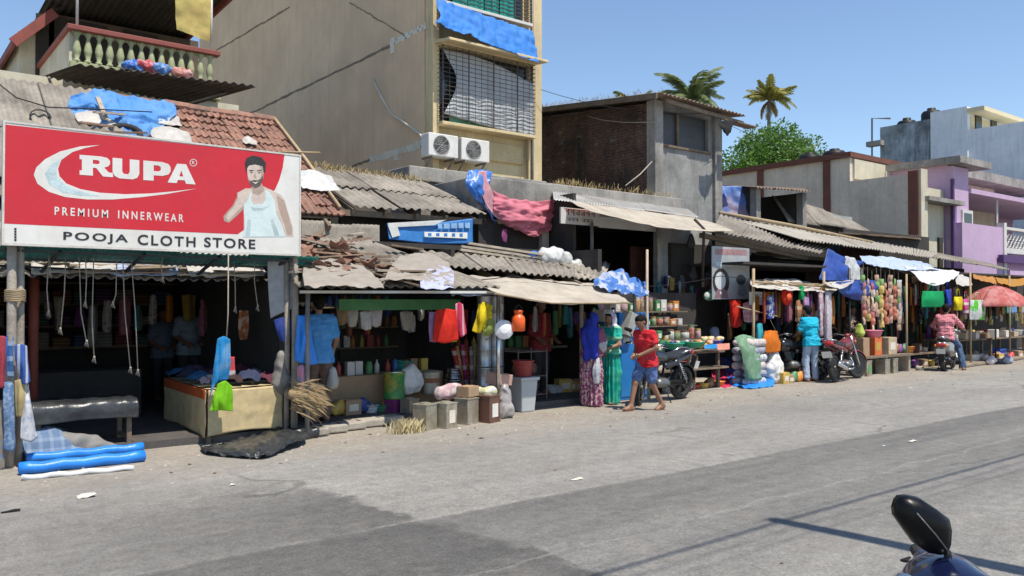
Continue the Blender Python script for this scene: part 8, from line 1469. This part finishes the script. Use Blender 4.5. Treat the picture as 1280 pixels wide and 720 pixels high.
person('man in turquoise shirt and pale jeans standing with his back to the road', (g.x, g.y + .05), R(168), 1.62, dict(CH=(0, -.05, 1.26), NK=(0, -.08, 1.44), HD=(.0, -.12, 1.58), LS=(.18, -.05, 1.37), RS=(-.18, -.05, 1.37), LE=(.25, -.1, 1.14), RE=(-.24, -.08, 1.13), LW=(.16, -.3, 1.05), RW=(-.14, -.3, 1.03), LK=(.14, -.04, .49), LA=(.17, .03, .085)), (TEE('turquoise shirt', (.01, .36, .52), (.02, .4, .56), sc=6), .8, .12), (TEE('pale jeans', (.38, .46, .58), (.3, .38, .5), sc=14), 1.95), face=False, sandals=BLACKP)
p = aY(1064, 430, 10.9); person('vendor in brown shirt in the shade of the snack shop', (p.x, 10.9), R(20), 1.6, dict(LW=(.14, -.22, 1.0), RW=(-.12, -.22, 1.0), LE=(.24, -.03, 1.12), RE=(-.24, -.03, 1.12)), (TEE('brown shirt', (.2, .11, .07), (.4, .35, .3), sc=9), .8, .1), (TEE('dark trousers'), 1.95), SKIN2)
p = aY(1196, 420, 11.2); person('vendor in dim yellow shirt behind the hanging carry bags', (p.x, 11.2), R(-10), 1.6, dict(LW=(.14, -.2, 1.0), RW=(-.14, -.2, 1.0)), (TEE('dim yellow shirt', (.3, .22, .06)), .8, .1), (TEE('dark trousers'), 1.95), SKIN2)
def sari_woman(label, g, rz, H, skirt, blouse, drape, pose, cape, fold_seed):
 t, J, s_ = person(label, g, rz, H, pose, (blouse, .55, -.02), None, hairstyle='short')
 PL = J['PL']; pr = [((-.06, 0, 1.06), (-.075, .02, .6), .125, .128), ((.06, 0, 1.06), (.075, .02, .6), .125, .128), ((-.075, .02, .6), (-.08, .04, .06), .128, .125), ((.075, .02, .6), (.07, -.02, .06), .128, .125)]
 m = sdf_mesh(pr, .012, .05, clip=[((0, 0, .02), (0, 0, -1)), ((0, 0, 1.1), (0, 0, 1))]); out = []
 for p in m.v:
  a = math.atan2(p.y, p.x); k = min(1, max(0, (1.1 - p.z) / .5)); f = .022 * k * math.sin(a * 15 + 2 * noise.noise(V((a, p.z * 2, fold_seed)))) + .012 * noise.noise(p * 9); r_ = V((p.x, p.y, 0)); out.append(p + (r_.normalized() * f if r_.length > 1e-4 else V()))
 m.v = [p * s_ for p in out]; sk_ = obj('sari_skirt', m, skirt, t, True, world=False)
 HD, NK, CH = J['HD'], J['NK'], J['CH']; lk = J['look'].normalized(); bk = V((0, 1, 0))
 pr = [(HD + V((0, .0, .035)), HD + V((0, .04, -.03)), .115, .11), (HD + V((0, .05, -.05)), NK + V((0, .07, -.02)), .09, .1), (NK + V((-.1, .04, -.06)), NK + V((.12, .04, -.06)), .085, .085)]
 for (a, b, ra, rb) in cape: pr.append((V(a), V(b), ra, rb))
 m = sdf_mesh(pr, .012, .05, clip=None)
 f0 = HD + lk * .05; m2 = []
 keep = MB(); idx = {}
 m.v = [p + V((noise.noise(V((p.x * 12, p.y * 12, p.z * 4 + fold_seed))), noise.noise(V((p.x * 12, p.y * 12, p.z * 4 + 9))), 0)) * .035 for p in m.v]
 for fc in m.f:
  c = sum((m.v[i] for i in fc), V()) / len(fc)
  if (c - f0).dot(lk) > .0 and (c - HD).length < .2 and abs((c - HD).z + .02) < .11: continue
  keep.f.append(fc)
 keep.v = [p * s_ for p in m.v]; obj('sari_drape', keep, drape, t, True, world=False, solid=.006)
 return t, J, s_
SK1 = TEE('purple print sari', (.22, .05, .14), (.52, .36, .34), sc=24, kind='noise'); g = aZ(740, 508)
sari_woman('woman in purple print sari with royal blue drape over head and back', (g.x, g.y), R(118), 1.5, SK1, TEE('mauve blouse', (.26, .09, .16)), cloth_mat('royal blue drape', (.03, .05, .42), thin=.1),
           dict(LE=(.2, -.14, 1.15), RE=(-.22, -.08, 1.13), LW=(.12, -.34, 1.05), RW=(-.14, -.3, .98), look=(-.15, -1, -.15)), [((-.06, .1, 1.36), (-.1, .16, .95), .1, .07), ((.06, .1, 1.36), (.04, .17, .9), .11, .06), ((.12, .02, 1.3), (-.05, -.1, 1.15), .06, .05)], 1)
SK2 = TEE('sea green sari', (.01, .34, .26), (.05, .42, .3), sc=5); g = aZ(762, 505)
t2, J2, s2 = sari_woman('woman in sea green sari with pale lilac scarf over her head', (g.x, g.y), R(-75), 1.52, SK2, TEE('green blouse', (.02, .4, .3), (.6, .6, .3), sc=30, kind='hstripe', amt=.3), cloth_mat('pale lilac scarf', (.55, .5, .62), (.65, .62, .68), 8, 'noise', thin=.2),
           dict(LE=(.24, -.06, 1.12), RE=(-.2, -.12, 1.13), LW=(.1, -.27, 1.04), RW=(-.12, -.28, 1.02), look=(0, -1, -.2)), [((-.12, .04, 1.36), (-.1, -.08, 1.1), .07, .05), ((.1, .06, 1.34), (.08, .14, 1.2), .08, .05)], 4)
p = aY(751, 435, 9.75); bundle('grey_pot_bag', (p.x, 9.72, p.z), [((0, 0, 0), (.02, 0, .08), .09, .06), ((-.04, 0, .05), (.05, 0, .1), .06, .05)], M('grey plastic bag', (.5, .5, .48), .4, .15), 'grey plastic bag held up between the two women', 'bag', .03, 9, 2)
hang('white_shopping_bag', [[(744, 450, 9.7), (748, 447, 9.66), (751, 450, 9.7)], [(741, 463, 9.7), (747, 463, 9.62), (753, 463, 9.7)], [(742, 478, 9.7), (747, 480, 9.65), (752, 476, 9.7)]], cloth_mat('white towel cloth'), 'white cloth shopping bag hanging between the two women', 'bag', .02, 8, 2, 12, 12)
# ================================================================== motorcycles and scooters (forward = +x)
def wheel(t, c, R_, tr, rim, spokes=5, w=.05, name='wheel'):
 e = bpy.data.objects.new(name, None); COL.objects.link(e); e.parent = t; e.location = c
 n, k = 32, 10; mb = MB()
 mb.grid(lambda u, v: ((R_ - tr + tr * math.cos(v * 2 * math.pi)) * math.cos(u * 2 * math.pi), w * math.sin(v * 2 * math.pi), (R_ - tr + tr * math.cos(v * 2 * math.pi)) * math.sin(u * 2 * math.pi)), n, k); link('tyre', mb.mesh('tyre'), RUBBER, e, True)
 mb = MB(); mb.lathe((0, -.03, 0), [(R_ - tr * 1.7, 0), (R_ - tr * 1.45, .004), (R_ - tr * 1.5, .03), (R_ - tr * 1.45, .056), (R_ - tr * 1.7, .06), (R_ - tr * 1.9, .03), (R_ - tr * 1.7, 0)], 28, (0, 1, 0))
 for i in range(spokes):
  a = i * 2 * math.pi / spokes
  for da in (-.16, .16): mb.beam((.04 * math.cos(a), 0, .04 * math.sin(a)), ((R_ - tr * 1.6) * math.cos(a + da), 0, (R_ - tr * 1.6) * math.sin(a + da)), .022, .018, (0, 1, 0))
 mb.lathe((0, -.05, 0), [(.05, 0), (.06, .02), (.06, .08), (.05, .1)], 16, (0, 1, 0)); link('rim', mb.mesh('rim'), rim, e); return e
def arc(c, r_, a0, a1, n, wd, th=.012):
 mb = MB(); prof = [(-wd, -.035), (-wd * .8, -.008), (0, .008), (wd * .8, -.008), (wd, -.035)]
 return mb.grid(lambda u, v: (lambda a, q: (c[0] + (r_ + q[1]) * math.cos(a), c[1] + q[0], c[2] + (r_ + q[1]) * math.sin(a)))(a0 + (a1 - a0) * u, prof[round(v * 4)]), n, 4)
PLATE = M('white number plate', (.66, .66, .62), .5, .06); REDL = M('red lamp lens', (.4, .015, .015), .2, .1, 6, 0, coat=.6); LENS = M('headlamp glass', (.55, .57, .58), .08, .05, 6, 0, coat=.8); AMB = M('amber lens', (.6, .2, .01), .25)
def mirror(t, base, d, sg, blk=BLACKP):
 mb = MB(); b = V(base); m1 = b + V((-.01, sg * .06, .12)); m2 = m1 + V((-.02, sg * .06, .07)); mb.tube([b, m1, m2], .007, 6); st_ = obj('mirror', mb, blk, t, True, world=False)
 m = sdf_mesh([(m2 + V((0, -.035 * sg, .0)), m2 + V((0, .045 * sg, .02)), .035, .03)], .009, .02); m.v = [V(((p.x - m2.x) * .45 + m2.x, p.y, p.z)) for p in m.v]; obj('mirror_shell', m, blk, st_, True, world=False)
def motorcycle(label, loc, rz, paint, lean=.12, steer=0.0, group='parked motorcycles', rear_red=False):
 t = thing('motorcycle', label, 'motorcycle', loc, rz, group); t.rotation_euler = (lean, 0, rz); A_ = lambda nm, mb, m, par=None, sm=True, **k: obj(nm, mb, m, par or t, sm, world=False, **k)
 ALLOY = M('dark alloy', (.1, .1, .1), .4, .1, metal=.7)
 wheel(t, (-.63, 0, .3), .3, .05, ALLOY); fr = bpy.data.objects.new('front_fork', None); COL.objects.link(fr); fr.parent = t; fr.location = (.44, 0, 0); fr.rotation_euler = (0, 0, steer)
 e = wheel(fr, (.2, 0, .3), .3, .045, ALLOY, w=.042)
 for s in (-1, 1):
  mb = MB(); mb.tube([(.02, s * .085, .95), (.13, s * .085, .55), (.2, s * .085, .3)], [.018, .02, .025], 8); A_('fork_leg', mb, CHROME, fr)
 A_('front_mudguard', arc((.2, 0, .3), .335, R(10), R(160), 18, .055), paint, fr, solid=.004)
 mb = MB(); mb.tube([(-.12, -.34, .99), (-.04, -.26, 1.02), (.02, -.1, .98), (.02, .1, .98), (-.04, .26, 1.02), (-.12, .34, .99)], .012, 8); A_('handlebar', mb, CHROME, fr)
 for s in (-1, 1):
  mb = MB(); mb.tube([(-.04, s * .24, 1.02), (-.13, s * .355, .985)], .019, 8); A_('grip', mb, RUBBER, fr); mb = MB(); mb.tube([(.0, s * .2, 1.01), (.02, s * .3, .99), (-.04, s * .36, .97)], .005, 5); A_('lever', mb, CHROME, fr)
  mirror(fr, (-.02, s * .2, 1.02), None, s)
  mb = MB(); mb.lathe((.06, s * .12, .82), [(.0, -.02), (.022, 0), (.022, .05), (0, .06)], 10, (0, s, 0)); A_('indicator', mb, AMB, fr)
 m = sdf_mesh([((.04, 0, .85), (.12, 0, .84), .1, .11), ((.0, 0, .95), (.08, 0, .93), .07, .08)], .012, .04, clip=[((.17, 0, .85), (1, 0, .15))]); A_('headlamp_cowl', m, paint, fr); mb = MB(); mb.lathe((.165, 0, .84), [(.085, 0), (.08, .015), (.05, .03), (0, .034)], 20, (1, 0, .12)); A_('headlamp', mb, LENS, fr)
 A_('tank', sdf_mesh([((.3, -.05, .8), (-.02, -.04, .76), .1, .075), ((.3, .05, .8), (-.02, .04, .76), .1, .075), ((.3, 0, .86), (.05, 0, .82), .07, .06), ((.33, -.07, .7), (.2, -.07, .68), .06, .05), ((.33, .07, .7), (.2, .07, .68), .06, .05)], .013, .05), paint)
 mb = MB(); mb.lathe((.2, 0, .905), [(.035, 0), (.035, .015), (0, .02)], 12); A_('fuel_cap', mb, CHROME)
 A_('seat', sdf_mesh([((0, -.06, .78), (-.3, -.075, .77), .05, .055), ((0, .06, .78), (-.3, .075, .77), .05, .055), ((-.3, -.065, .77), (-.68, -.05, .86), .055, .045), ((-.3, .065, .77), (-.68, .05, .86), .055, .045), ((0, 0, .78), (-.68, 0, .85), .055, .05)], .013, .04), M('black seat vinyl', (.02, .02, .022), .4, .15, 10, .1))
 for s in (-1, 1):
  A_('side_panel', sdf_mesh([((-.02, s * .09, .64), (-.3, s * .11, .68), .05, .045), ((-.3, s * .1, .7), (-.74, s * .07, .8), .05, .03)], .013, .04), paint)
  mb = MB(); mb.tube([(-.34, s * .13, .7), (-.62, s * .13, .32)], .012, 6)
  for k in range(9): q = V((-.38 - .2 * k / 8, s * .13, .65 - .27 * k / 8)); mb.tube([q + V((.034 * math.cos(a), .034 * math.sin(a), .01 * math.sin(a))) for a in [i * .8 for i in range(9)]], .006, 4, False)
  A_('shock_absorber', mb, CHROME); mb = MB(); mb.beam((0, s * .1, .36), (-.66, s * .1, .3), .03, .045); A_('swing_arm', mb, DARKST); mb = MB(); mb.tube([(-.05, s * .12, .3), (-.05, s * .27, .3)], .014, 6); A_('footpeg', mb, RUBBER)
  mb = MB(); mb.tube([(-.45, s * .1, .84), (-.7, s * .12, .9), (-.82, s * .05, .9)], .012, 6); A_('grab_rail', mb, CHROME)
 mb = MB(); mb.tube([(.42, 0, .85), (.4, 0, .6), (.28, 0, .3), (-.05, 0, .27), (-.1, 0, .6)], .022, 8); A_('frame', mb, DARKST)
 A_('crankcase', sdf_mesh([((.12, -.09, .35), (-.06, -.09, .34), .08, .08), ((.12, .09, .35), (-.06, .09, .34), .08, .08), ((.12, 0, .35), (-.06, 0, .34), .1, .1)], .014, .03), M('engine alloy', (.2, .2, .2), .45, .2, 10, .2, metal=.7))
 mb = MB()
 for k in range(8): mb.box((.17 + .012 * k, 0, .45 + .026 * k), (.17, .19, .012), m=Matrix.Rotation(R(-20), 3, 'Y'))
 mb.box((.2, 0, .54), (.1, .12, .22), m=Matrix.Rotation(R(-20), 3, 'Y')); A_('cylinder_fins', mb, DARKST, sm=False)
 mb = MB(); mb.tube([(.28, -.06, .5), (.34, -.1, .36), (.2, -.14, .24), (-.15, -.15, .24)], .02, 8); mb.tube([(-.15, -.15, .24), (-.3, -.16, .27), (-.82, -.17, .4)], [.025, .042, .045], 12); A_('exhaust', mb, CHROME)
 A_('rear_mudguard', arc((-.63, 0, .3), .35, R(40), R(175), 16, .07), BLACKP, solid=.004); mb = MB(); mb.box((-.93, 0, .62), (.02, .1, .28), m=Matrix.Rotation(R(-22), 3, 'Y')); A_('mudflap', mb, BLACKP, sm=False)
 mb = MB(); mb.box((-.975, 0, .6), (.006, .2, .14), m=Matrix.Rotation(R(-22), 3, 'Y')); A_('number_plate', mb, PLATE, sm=False)
 A_('tail_lamp', sdf_mesh([((-.78, -.05, .83), (-.78, .05, .83), .05, .05), ((-.7, 0, .84), (-.8, 0, .82), .06, .04)], .012, .03), REDL)
 mb = MB(); mb.tube([(0, .12, .3), (-.06, .24, .02)], .011, 6); mb.tube([(-.1, .25, .012), (-.02, .25, .012)], .014, 6); A_('side_stand', mb, DARKST); mb = MB(); mb.beam((-.02, .1, .34), (-.6, .1, .33), .03, .09); A_('chain_guard', mb, BLACKP, sm=False)
 return t
BLKPAINT = M('black motorcycle paint', (.015, .016, .02), .3, .15, 6, .04, 40, coat=.5)
motorcycle('black motorcycle parked behind the walking boy', (10.75, 9.6, 0), R(184), BLKPAINT, lean=-.1, steer=R(28))
motorcycle('dark motorcycle with red tail panel parked before the bag stall', (16.95, 9.72, 0), R(12), M('dark red motorcycle paint', (.16, .015, .015), .3, .15, 6, .04, coat=.5), lean=-.1, steer=R(-22))
motorcycle('black motorcycle half hidden behind the man in turquoise', (15.95, 10.3, 0), R(160), BLKPAINT, lean=.1, steer=R(10))
def scooter(label, loc, rz, paint, steer=0.0, lean=0.0, name='scooter', mirrors=True, seatm=None):
 t = thing(name, label, 'scooter', loc, rz); t.rotation_euler = (lean, 0, rz); A_ = lambda nm, mb, m, par=None, sm=True, **k: obj(nm, mb, m, par or t, sm, world=False, **k); ALLOY = M('dark alloy', (.1, .1, .1), .4)
 wheel(t, (-.58, 0, .22), .22, .05, ALLOY, 5, .05); fr = bpy.data.objects.new('steering', None); COL.objects.link(fr); fr.parent = t; fr.location = (.46, 0, 0); fr.rotation_euler = (0, 0, steer); wheel(fr, (.16, 0, .22), .22, .048, ALLOY, 5, .045)
 A_('front_mudguard', arc((.16, 0, .22), .26, R(-10), R(165), 18, .075), paint, fr, solid=.006)
 mb = MB(); mb.tube([(-.06, 0, .98), (.1, 0, .45)], .03, 8); mb.tube([(.1, .07, .48), (.16, .075, .22)], .018, 8); A_('fork', mb, DARKST, fr)
 A_('handlebar_cowl', sdf_mesh([((-.06, -.2, .96), (-.06, .2, .96), .04, .04), ((0, -.06, .95), (0, .06, .95), .07, .07), ((.03, 0, .92), (-.02, 0, .97), .075, .055), ((-.05, -.1, .97), (-.05, .1, .97), .045, .045)], .011, .05), paint, fr)
 mb = MB(); mb.lathe((.08, 0, .93), [(.075, 0), (.07, .015), (.04, .035), (0, .04)], 18, (1, 0, .15), 1.3, .8); A_('headlamp', mb, LENS, fr)
 for s in (-1, 1):
  mb = MB(); mb.tube([(-.06, s * .22, .96), (-.1, s * .36, .95)], .019, 8); A_('grip', mb, RUBBER, fr); mb = MB(); mb.tube([(-.04, s * .22, .95), (-.03, s * .3, .935), (-.08, s * .36, .925)], .005, 5); A_('lever', mb, BLACKP, fr)
  if mirrors: mirror(fr, (-.06, s * .17, .99), None, s)
 pr = []
 for s in (-1, 1): pr += [((.44, s * .1, .36), (.40, s * .13, .66), .05, .055), ((.40, s * .13, .66), (.38, s * .08, .92), .05, .045), ((.3, s * .15, .3), (.44, s * .1, .4), .03, .05)]
 pr += [((.5, 0, .4), (.46, 0, .9), .06, .055), ((.46, 0, .5), (.42, 0, .8), .07, .07)]; A_('front_apron', sdf_mesh(pr, .014, .05), paint)
 for s in (-1, 1): mb = MB(); mb.lathe((.49, s * .11, .74), [(.045, 0), (.04, .02), (0, .03)], 12, (1, s * .5, .1), 1.6, .8); A_('indicator', mb, AMB)
 mb = MB(); mb.b2((-.05, -.17, .24), (.42, .17, .3)); A_('floorboard', mb, BLACKP, sm=False, bevel=.02)
 pr = []
 for s in (-1, 1): pr += [((-.12, s * .08, .42), (-.5, s * .12, .52), .1, .11), ((-.3, s * .1, .6), (-.8, s * .06, .68), .1, .06), ((-.1, s * .08, .6), (-.4, s * .1, .62), .08, .09)]
 pr += [((-.1, 0, .5), (-.7, 0, .6), .14, .1)]; A_('rear_body', sdf_mesh(pr, .015, .06), paint)
 A_('seat', sdf_mesh([((-.02, -.05, .75), (-.35, -.08, .755), .05, .055), ((-.02, .05, .75), (-.35, .08, .755), .05, .055), ((-.35, -.08, .76), (-.72, -.05, .79), .055, .045), ((-.35, .08, .76), (-.72, .05, .79), .055, .045), ((0, 0, .75), (-.72, 0, .785), .06, .05)], .014, .04), seatm or M('black seat vinyl', (.02, .02, .022), .4))
 mb = MB(); mb.tube([(-.5, -.13, .78), (-.74, -.13, .84), (-.86, 0, .86), (-.74, .13, .84), (-.5, .13, .78)], .014, 8); A_('grab_rail', mb, CHROME)
 A_('tail_lamp', sdf_mesh([((-.84, -.06, .66), (-.84, .06, .66), .045, .045)], .012, .02), REDL)
 for s in (-1, 1): mb = MB(); mb.lathe((-.82, s * .12, .64), [(.035, 0), (.03, .03), (0, .04)], 10, (-1, s * .4, 0)); A_('indicator', mb, AMB)
 mb = MB(); mb.box((-.87, 0, .5), (.006, .2, .12), m=Matrix.Rotation(R(-15), 3, 'Y')); A_('number_plate', mb, PLATE, sm=False); mb = MB(); mb.box((-.82, 0, .42), (.02, .13, .3), m=Matrix.Rotation(R(-18), 3, 'Y')); A_('mudflap', mb, BLACKP, sm=False)
 A_('engine', sdf_mesh([((-.25, .1, .26), (-.58, .12, .24), .08, .08), ((-.2, 0, .3), (-.5, 0, .3), .1, .08)], .016, .04), M('engine alloy', (.2, .2, .2), .45)); mb = MB(); mb.tube([(-.3, -.12, .24), (-.45, -.15, .24), (-.8, -.16, .3)], [.03, .05, .05], 12); A_('exhaust', mb, DARKST)
 mb = MB(); mb.tube([(-.36, .16, .02), (-.3, .12, .2), (-.3, -.12, .2), (-.36, -.16, .02)], .011, 6); A_('centre_stand', mb, DARKST); return t, fr
g = aZ(1180, 464); heading = R(14)
scooter('silver grey scooter carrying the man in the pink shirt', (g.x + .55, g.y + .15, 0), heading, M('silver scooter paint', (.36, .35, .33), .35, .08, 5, .03, 40, metal=.5, coat=.4), mirrors=True)
cx = V((g.x + .55, g.y + .15, 0)) + Matrix.Rotation(heading, 3, 'Z') @ V((-.28, 0, 0))
person('man in pink checked shirt and jeans riding the silver grey scooter', (cx.x, cx.y), heading + R(90), 1.66, dict(PL=(0, .0, .9), CH=(0, -.06, 1.24), NK=(0, -.1, 1.43), HD=(0, -.13, 1.57), LS=(.18, -.06, 1.36), RS=(-.18, -.06, 1.36), LE=(.33, -.22, 1.14), RE=(-.33, -.22, 1.14), LW=(.33, -.5, 1.05), RW=(-.33, -.5, 1.05), LH=(.09, -.02, .88), RH=(-.09, -.02, .88), LK=(.14, -.42, .78), RK=(-.24, -.36, .62), LA=(.13, -.42, .4), RA=(-.36, -.28, .085)), (TEE('pink checked shirt', (.58, .17, .2), (.66, .34, .36), sc=130, kind='check'), 1.5, .12), (TEE('dark jeans', (.06, .1, .18), (.1, .15, .25), sc=14), 1.95), face=False, sandals=BLACKP)
BLP = M('dark blue scooter paint', (.006, .01, .04), .22, .1, 4, .02, 40, coat=.8)
mc_ = V((2.19, 1.0)); hd = R(165)
fs_, ff = scooter('dark blue scooter parked in the foreground with black mirror', (0, 0, 0), hd, BLP, steer=R(-25), name='scooter', mirrors=False)
want = aZ(1190, 709, 1.01); off = Matrix.Rotation(hd, 3, 'Z') @ (V((.46, 0, 0)) + Matrix.Rotation(R(-25), 3, 'Z') @ V((-.03, .0, 0))); fs_.location = (want.x - off.x, want.y - off.y, 0)
Mw = lambda px, py, k=0.0: (EYE + ray(px, py) * (want - EYE).dot(FWD)) + FWD * k
bpy.context.view_layer.update(); inv = (Matrix.Translation(fs_.location) @ Matrix.Rotation(hd, 4, 'Z')).inverted()
ol = [(1125, 621), (1134, 620), (1150, 623), (1170, 636), (1186, 648), (1189, 662), (1188, 680), (1184, 691), (1176, 694), (1160, 691), (1144, 680), (1130, 661), (1119, 645), (1118, 635), (1121, 626)]
ctr = (1154, 656); mb = MB(); rings = []
for f, k in ((1.0, .02), (1.0, .0), (.93, -.014), (.7, -.026), (.4, -.032), (.12, -.034)): rings.append([Mw(ctr[0] + (x - ctr[0]) * f, ctr[1] + (y - ctr[1]) * f, k) for x, y in ol])
n = len(ol); vs = [inv @ p for r_ in rings for p in r_]; fc = [(i * n + j, i * n + (j + 1) % n, (i + 1) * n + (j + 1) % n, (i + 1) * n + j) for i in range(5) for j in range(n)] + [tuple(range(n - 1, -1, -1)), tuple(5 * n + j for j in range(n))]
mb.add(vs, fc); mr = obj('mirror', mb, M('mirror shell', (.004, .004, .0045), .34, .1, 9, .02, spec=.22), fs_, True, world=False)
mb = MB(); mb.tube([inv @ Mw(1138, 637, -.034), inv @ Mw(1158, 661, -.042), inv @ Mw(1182, 690, -.03)], .0022, 6); obj('mirror_ridge', mb, M('grey plastic edge', (.1, .1, .1), .35), mr, True, world=False)
mb = MB(); mb.add([inv @ Mw(ctr[0] + (x - ctr[0]) * .95, ctr[1] + (y - ctr[1]) * .95, .0195) for x, y in ol], [tuple(range(n))]); obj('mirror_glass', mb, M('mirror glass', (.8, .8, .8), .02, 0, metal=1, bump=0), mr, world=False)
mb = MB(); mb.tube([inv @ Mw(1184, 690, 0), inv @ Mw(1188, 702, .01), inv @ Mw(1192, 722, .02)], .01, 8); obj('mirror_stalk', mb, BLACKP, mr, True, world=False)
# ================================================================== utility pole and wires on the near side (their shadows cross the road)
up_ = thing('utility_pole', 'concrete utility pole on the near roadside, seen by its shadow', 'utility pole', (5.93, .68, 0)); mb = MB(); mb.tube([(5.93, .68, 0), (5.93, .68, 7.1)], .12, 10, r2=.08); obj('pole', mb, CONC, up_, True)
mb = MB(); mb.beam((5.93, .36, 6.9), (5.93, .8, 6.9), .08, .08); obj('cross_arm', mb, STEEL, up_)
for i, (y, z, r_) in enumerate(((.68, 7.0, .022), (.38, 6.95, .006), (.52, 6.98, .007), (.8, 6.95, .005))):
 mb = MB(); mb.tube([(-30 + k * 4, y + (.002 * (-30 + k * 4 - 6)), z - .0016 * (900 - (k * 4 - 36) ** 2) * 0 - .25 * math.sin(math.pi * ((k * 4 - 36) % 36) / 36)) for k in range(28)], r_, 6); tag(obj('overhead_wire', mb, BLACKP, smooth=True, base=(5.93, y, z)), 'overhead wire along the near roadside, %s of four' % ORD[i], 'wire', 'overhead wires')
